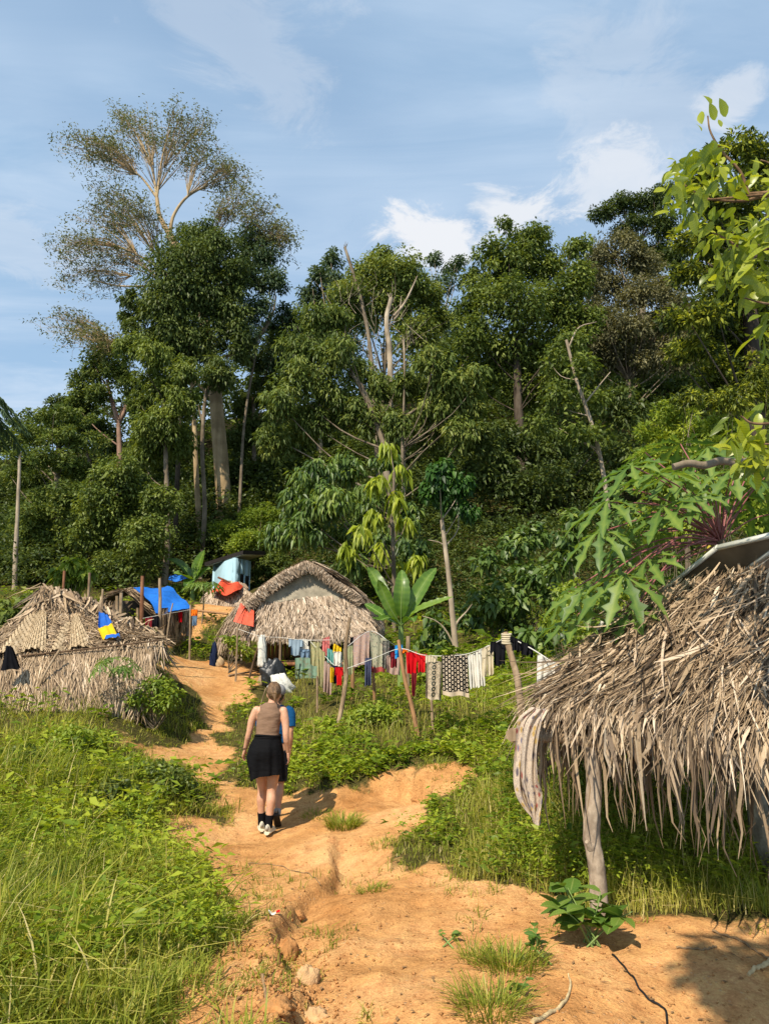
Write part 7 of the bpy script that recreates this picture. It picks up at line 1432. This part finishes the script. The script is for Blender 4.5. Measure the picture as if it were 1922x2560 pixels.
# ------------------------------------------------------------------ small things on the ground
CLAY = plain('clay clod', (.44, .215, .080), .95, .35, 9, .1, .8, 25); CLAY2 = plain('pale clay clod', (.55, .34, .17), .95, .3, 9, .1, .8, 25)
for (lb, px, py, r, h, mt, sd) in [('large rounded clay clod in the lower left gully', 716, 2395, .075, .105, CLAY, 3), ('cracked clay clod below the large one', 770, 2450, .07, .07, CLAY2, 8), ('flat clay clod at the bottom of the gully', 690, 2520, .08, .05, CLAY, 15), ('squat clay clod near the bottom edge left of centre', 790, 2545, .07, .05, CLAY2, 22),
    ('clay block broken from the gully wall', 745, 2290, .05, .05, CLAY, 41), ('clay lump under the cut bank', 1040, 2000, .06, .05, CLAY, 50)]:
    lump('clay_clod', lb, gp(px, py, -.02), r, r*.85, h*.85, mt, 'clod', sd, .55, 'clay clods', 14, 2.1)
def crumbs():
    mb = MB(); n = 2400; px = rng.uniform(450, 1900, n); py = rng.uniform(1990, 2640, n); gx = rng.random(n) < .28; px = np.where(gx, rng.normal(720, 70, n), px); py = np.where(gx, rng.normal(2470, 70, n), py); E = ongnd_many(px, py); D = dirtness(E[:, 0], E[:, 1]); Z = gz(E[:, 0], E[:, 1])
    ic = np.array([(0, 0, 1), (.9, 0, .3), (-.5, .8, .2), (-.5, -.8, .3), (0, 0, -.4)]); f = np.array([(0, 1, 2), (0, 2, 3), (0, 3, 1), (4, 2, 1), (4, 3, 2), (4, 1, 3)])
    for i in range(n):
        if D[i] < .05 or E[i, 1] < 2.5: continue
        s = rng.uniform(.004, .016)*(1.5 if gx[i] else 1); a = rng.uniform(0, 6.28); v = ic*rng.uniform(.6, 1.3, (5, 3))*s; v = v @ np.array([[math.cos(a), math.sin(a), 0], [-math.sin(a), math.cos(a), 0], [0, 0, 1]]); mb.add(v + np.array([E[i, 0], E[i, 1], Z[i]]), f)
    o = link('soil_crumbs', mb.mesh('soil_crumbs'), CLAY); o['kind'] = 'stuff'; o['label'] = 'loose crumbs of clay scattered on the bare trail'
crumbs()
CABLE = plain('black cable', (.012, .012, .012), .5, .1, 5); DRY = plain('dry brown stick', (.26, .17, .09), .9, .4, 20, .1, .4, 40, (1, 1, 1)); DRYPALE = plain('dry pale frond', (.55, .41, .22), .9, .3, 20, .1, .4, 40)
def groundline(name, label, pts, r, mt, cat, lift=.006, n=40):
    P = curvepts([gp(*p) for p in pts], n); P[:, 2] = gz(P[:, 0], P[:, 1]) + lift + .004*np.sin(np.arange(n)); mb = MB(); tube(mb, P, np.broadcast_to(r, (n,)) if np.ndim(r) == 0 else np.linspace(r[0], r[1], n), 6); single(name, mb, mt, tuple(P[0]), label, cat, None, True)
groundline('cable', 'thin black cable running down the clay mound from the post', [(1530,2390),(1560,2420),(1590,2460),(1620,2500),(1660,2525),(1668,2570)], .006, CABLE, 'cable')
groundline('dry_frond', 'curved pale dry frond stem by the lower right grass', [(1330,2560),(1400,2520),(1425,2470),(1420,2440)], (.012, .004), DRYPALE, 'frond')
groundline('stick', 'thin brown stick lying on top of the clay mound', [(1690,2372),(1760,2376),(1790,2370)], .006, DRY, 'stick')
groundline('stick', 'forked twig along the far edge of the mound', [(1780,2330),(1860,2360),(1922,2400)], .008, DRY, 'stick')
groundline('stick', 'short dark stick at the gully mouth bottom left', [(655,2440),(665,2500)], .008, DRY, 'stick')
groundline('dry_frond', 'broad pale dry frond at the right edge of the mound', [(1870,2440),(1910,2415),(1960,2400)], (.010, .022), DRYPALE, 'frond')
groundline('vine', 'thin creeping vine across the clay behind the gully', [(620,2160),(700,2165),(770,2185),(800,2215)], .004, DRY, 'vine')
def wrapper():
    c = np.array(gp(690, 2288, .012)); o = root('wrapper', tuple(c), 'crumpled red and white wrapper on the clay trail', 'litter')
    for nm, x0, x1, mt in (('white_half', -.055, 0, FB['white']), ('red_half', 0, .028, FB['red'])):
        mb = MB(); P = lambda x, y: c + np.array([x, y-.25*x, .012*math.sin(x*70)+.01*(y > 0)]); xs = np.linspace(x0, x1, 5); V = [P(x, y) for x in xs for y in (-.009, .009)]; mb.add(V, np.array([(2*k, 2*k+2, 2*k+3, 2*k+1) for k in range(4)])); part(nm, mb, mt, o)
wrapper()
LITTER = plain('dry leaf', (.25, .14, .06), .9, .4, 8)
def dry_leaves():
    mb = MB(); n = 260; px = rng.uniform(400, 1922, n); py = rng.uniform(2000, 2620, n); E = ongnd_many(px, py); Z = gz(E[:, 0], E[:, 1]) + .006; leaves(mb, np.stack([E[:, 0], E[:, 1], Z], 1), np.stack([rng.normal(size=n), rng.normal(size=n), .15*rng.random(n)], 1), np.tile([0, 0, 1.], (n, 1)), rng.uniform(.02, .06, n), rng.uniform(.01, .022, n), rng.random(n), 0.0)
    o = link('leaf_litter', mb.mesh('leaf_litter'), LITTER); o['kind'] = 'stuff'; o['label'] = 'scattered dry leaves on the bare clay'
dry_leaves()
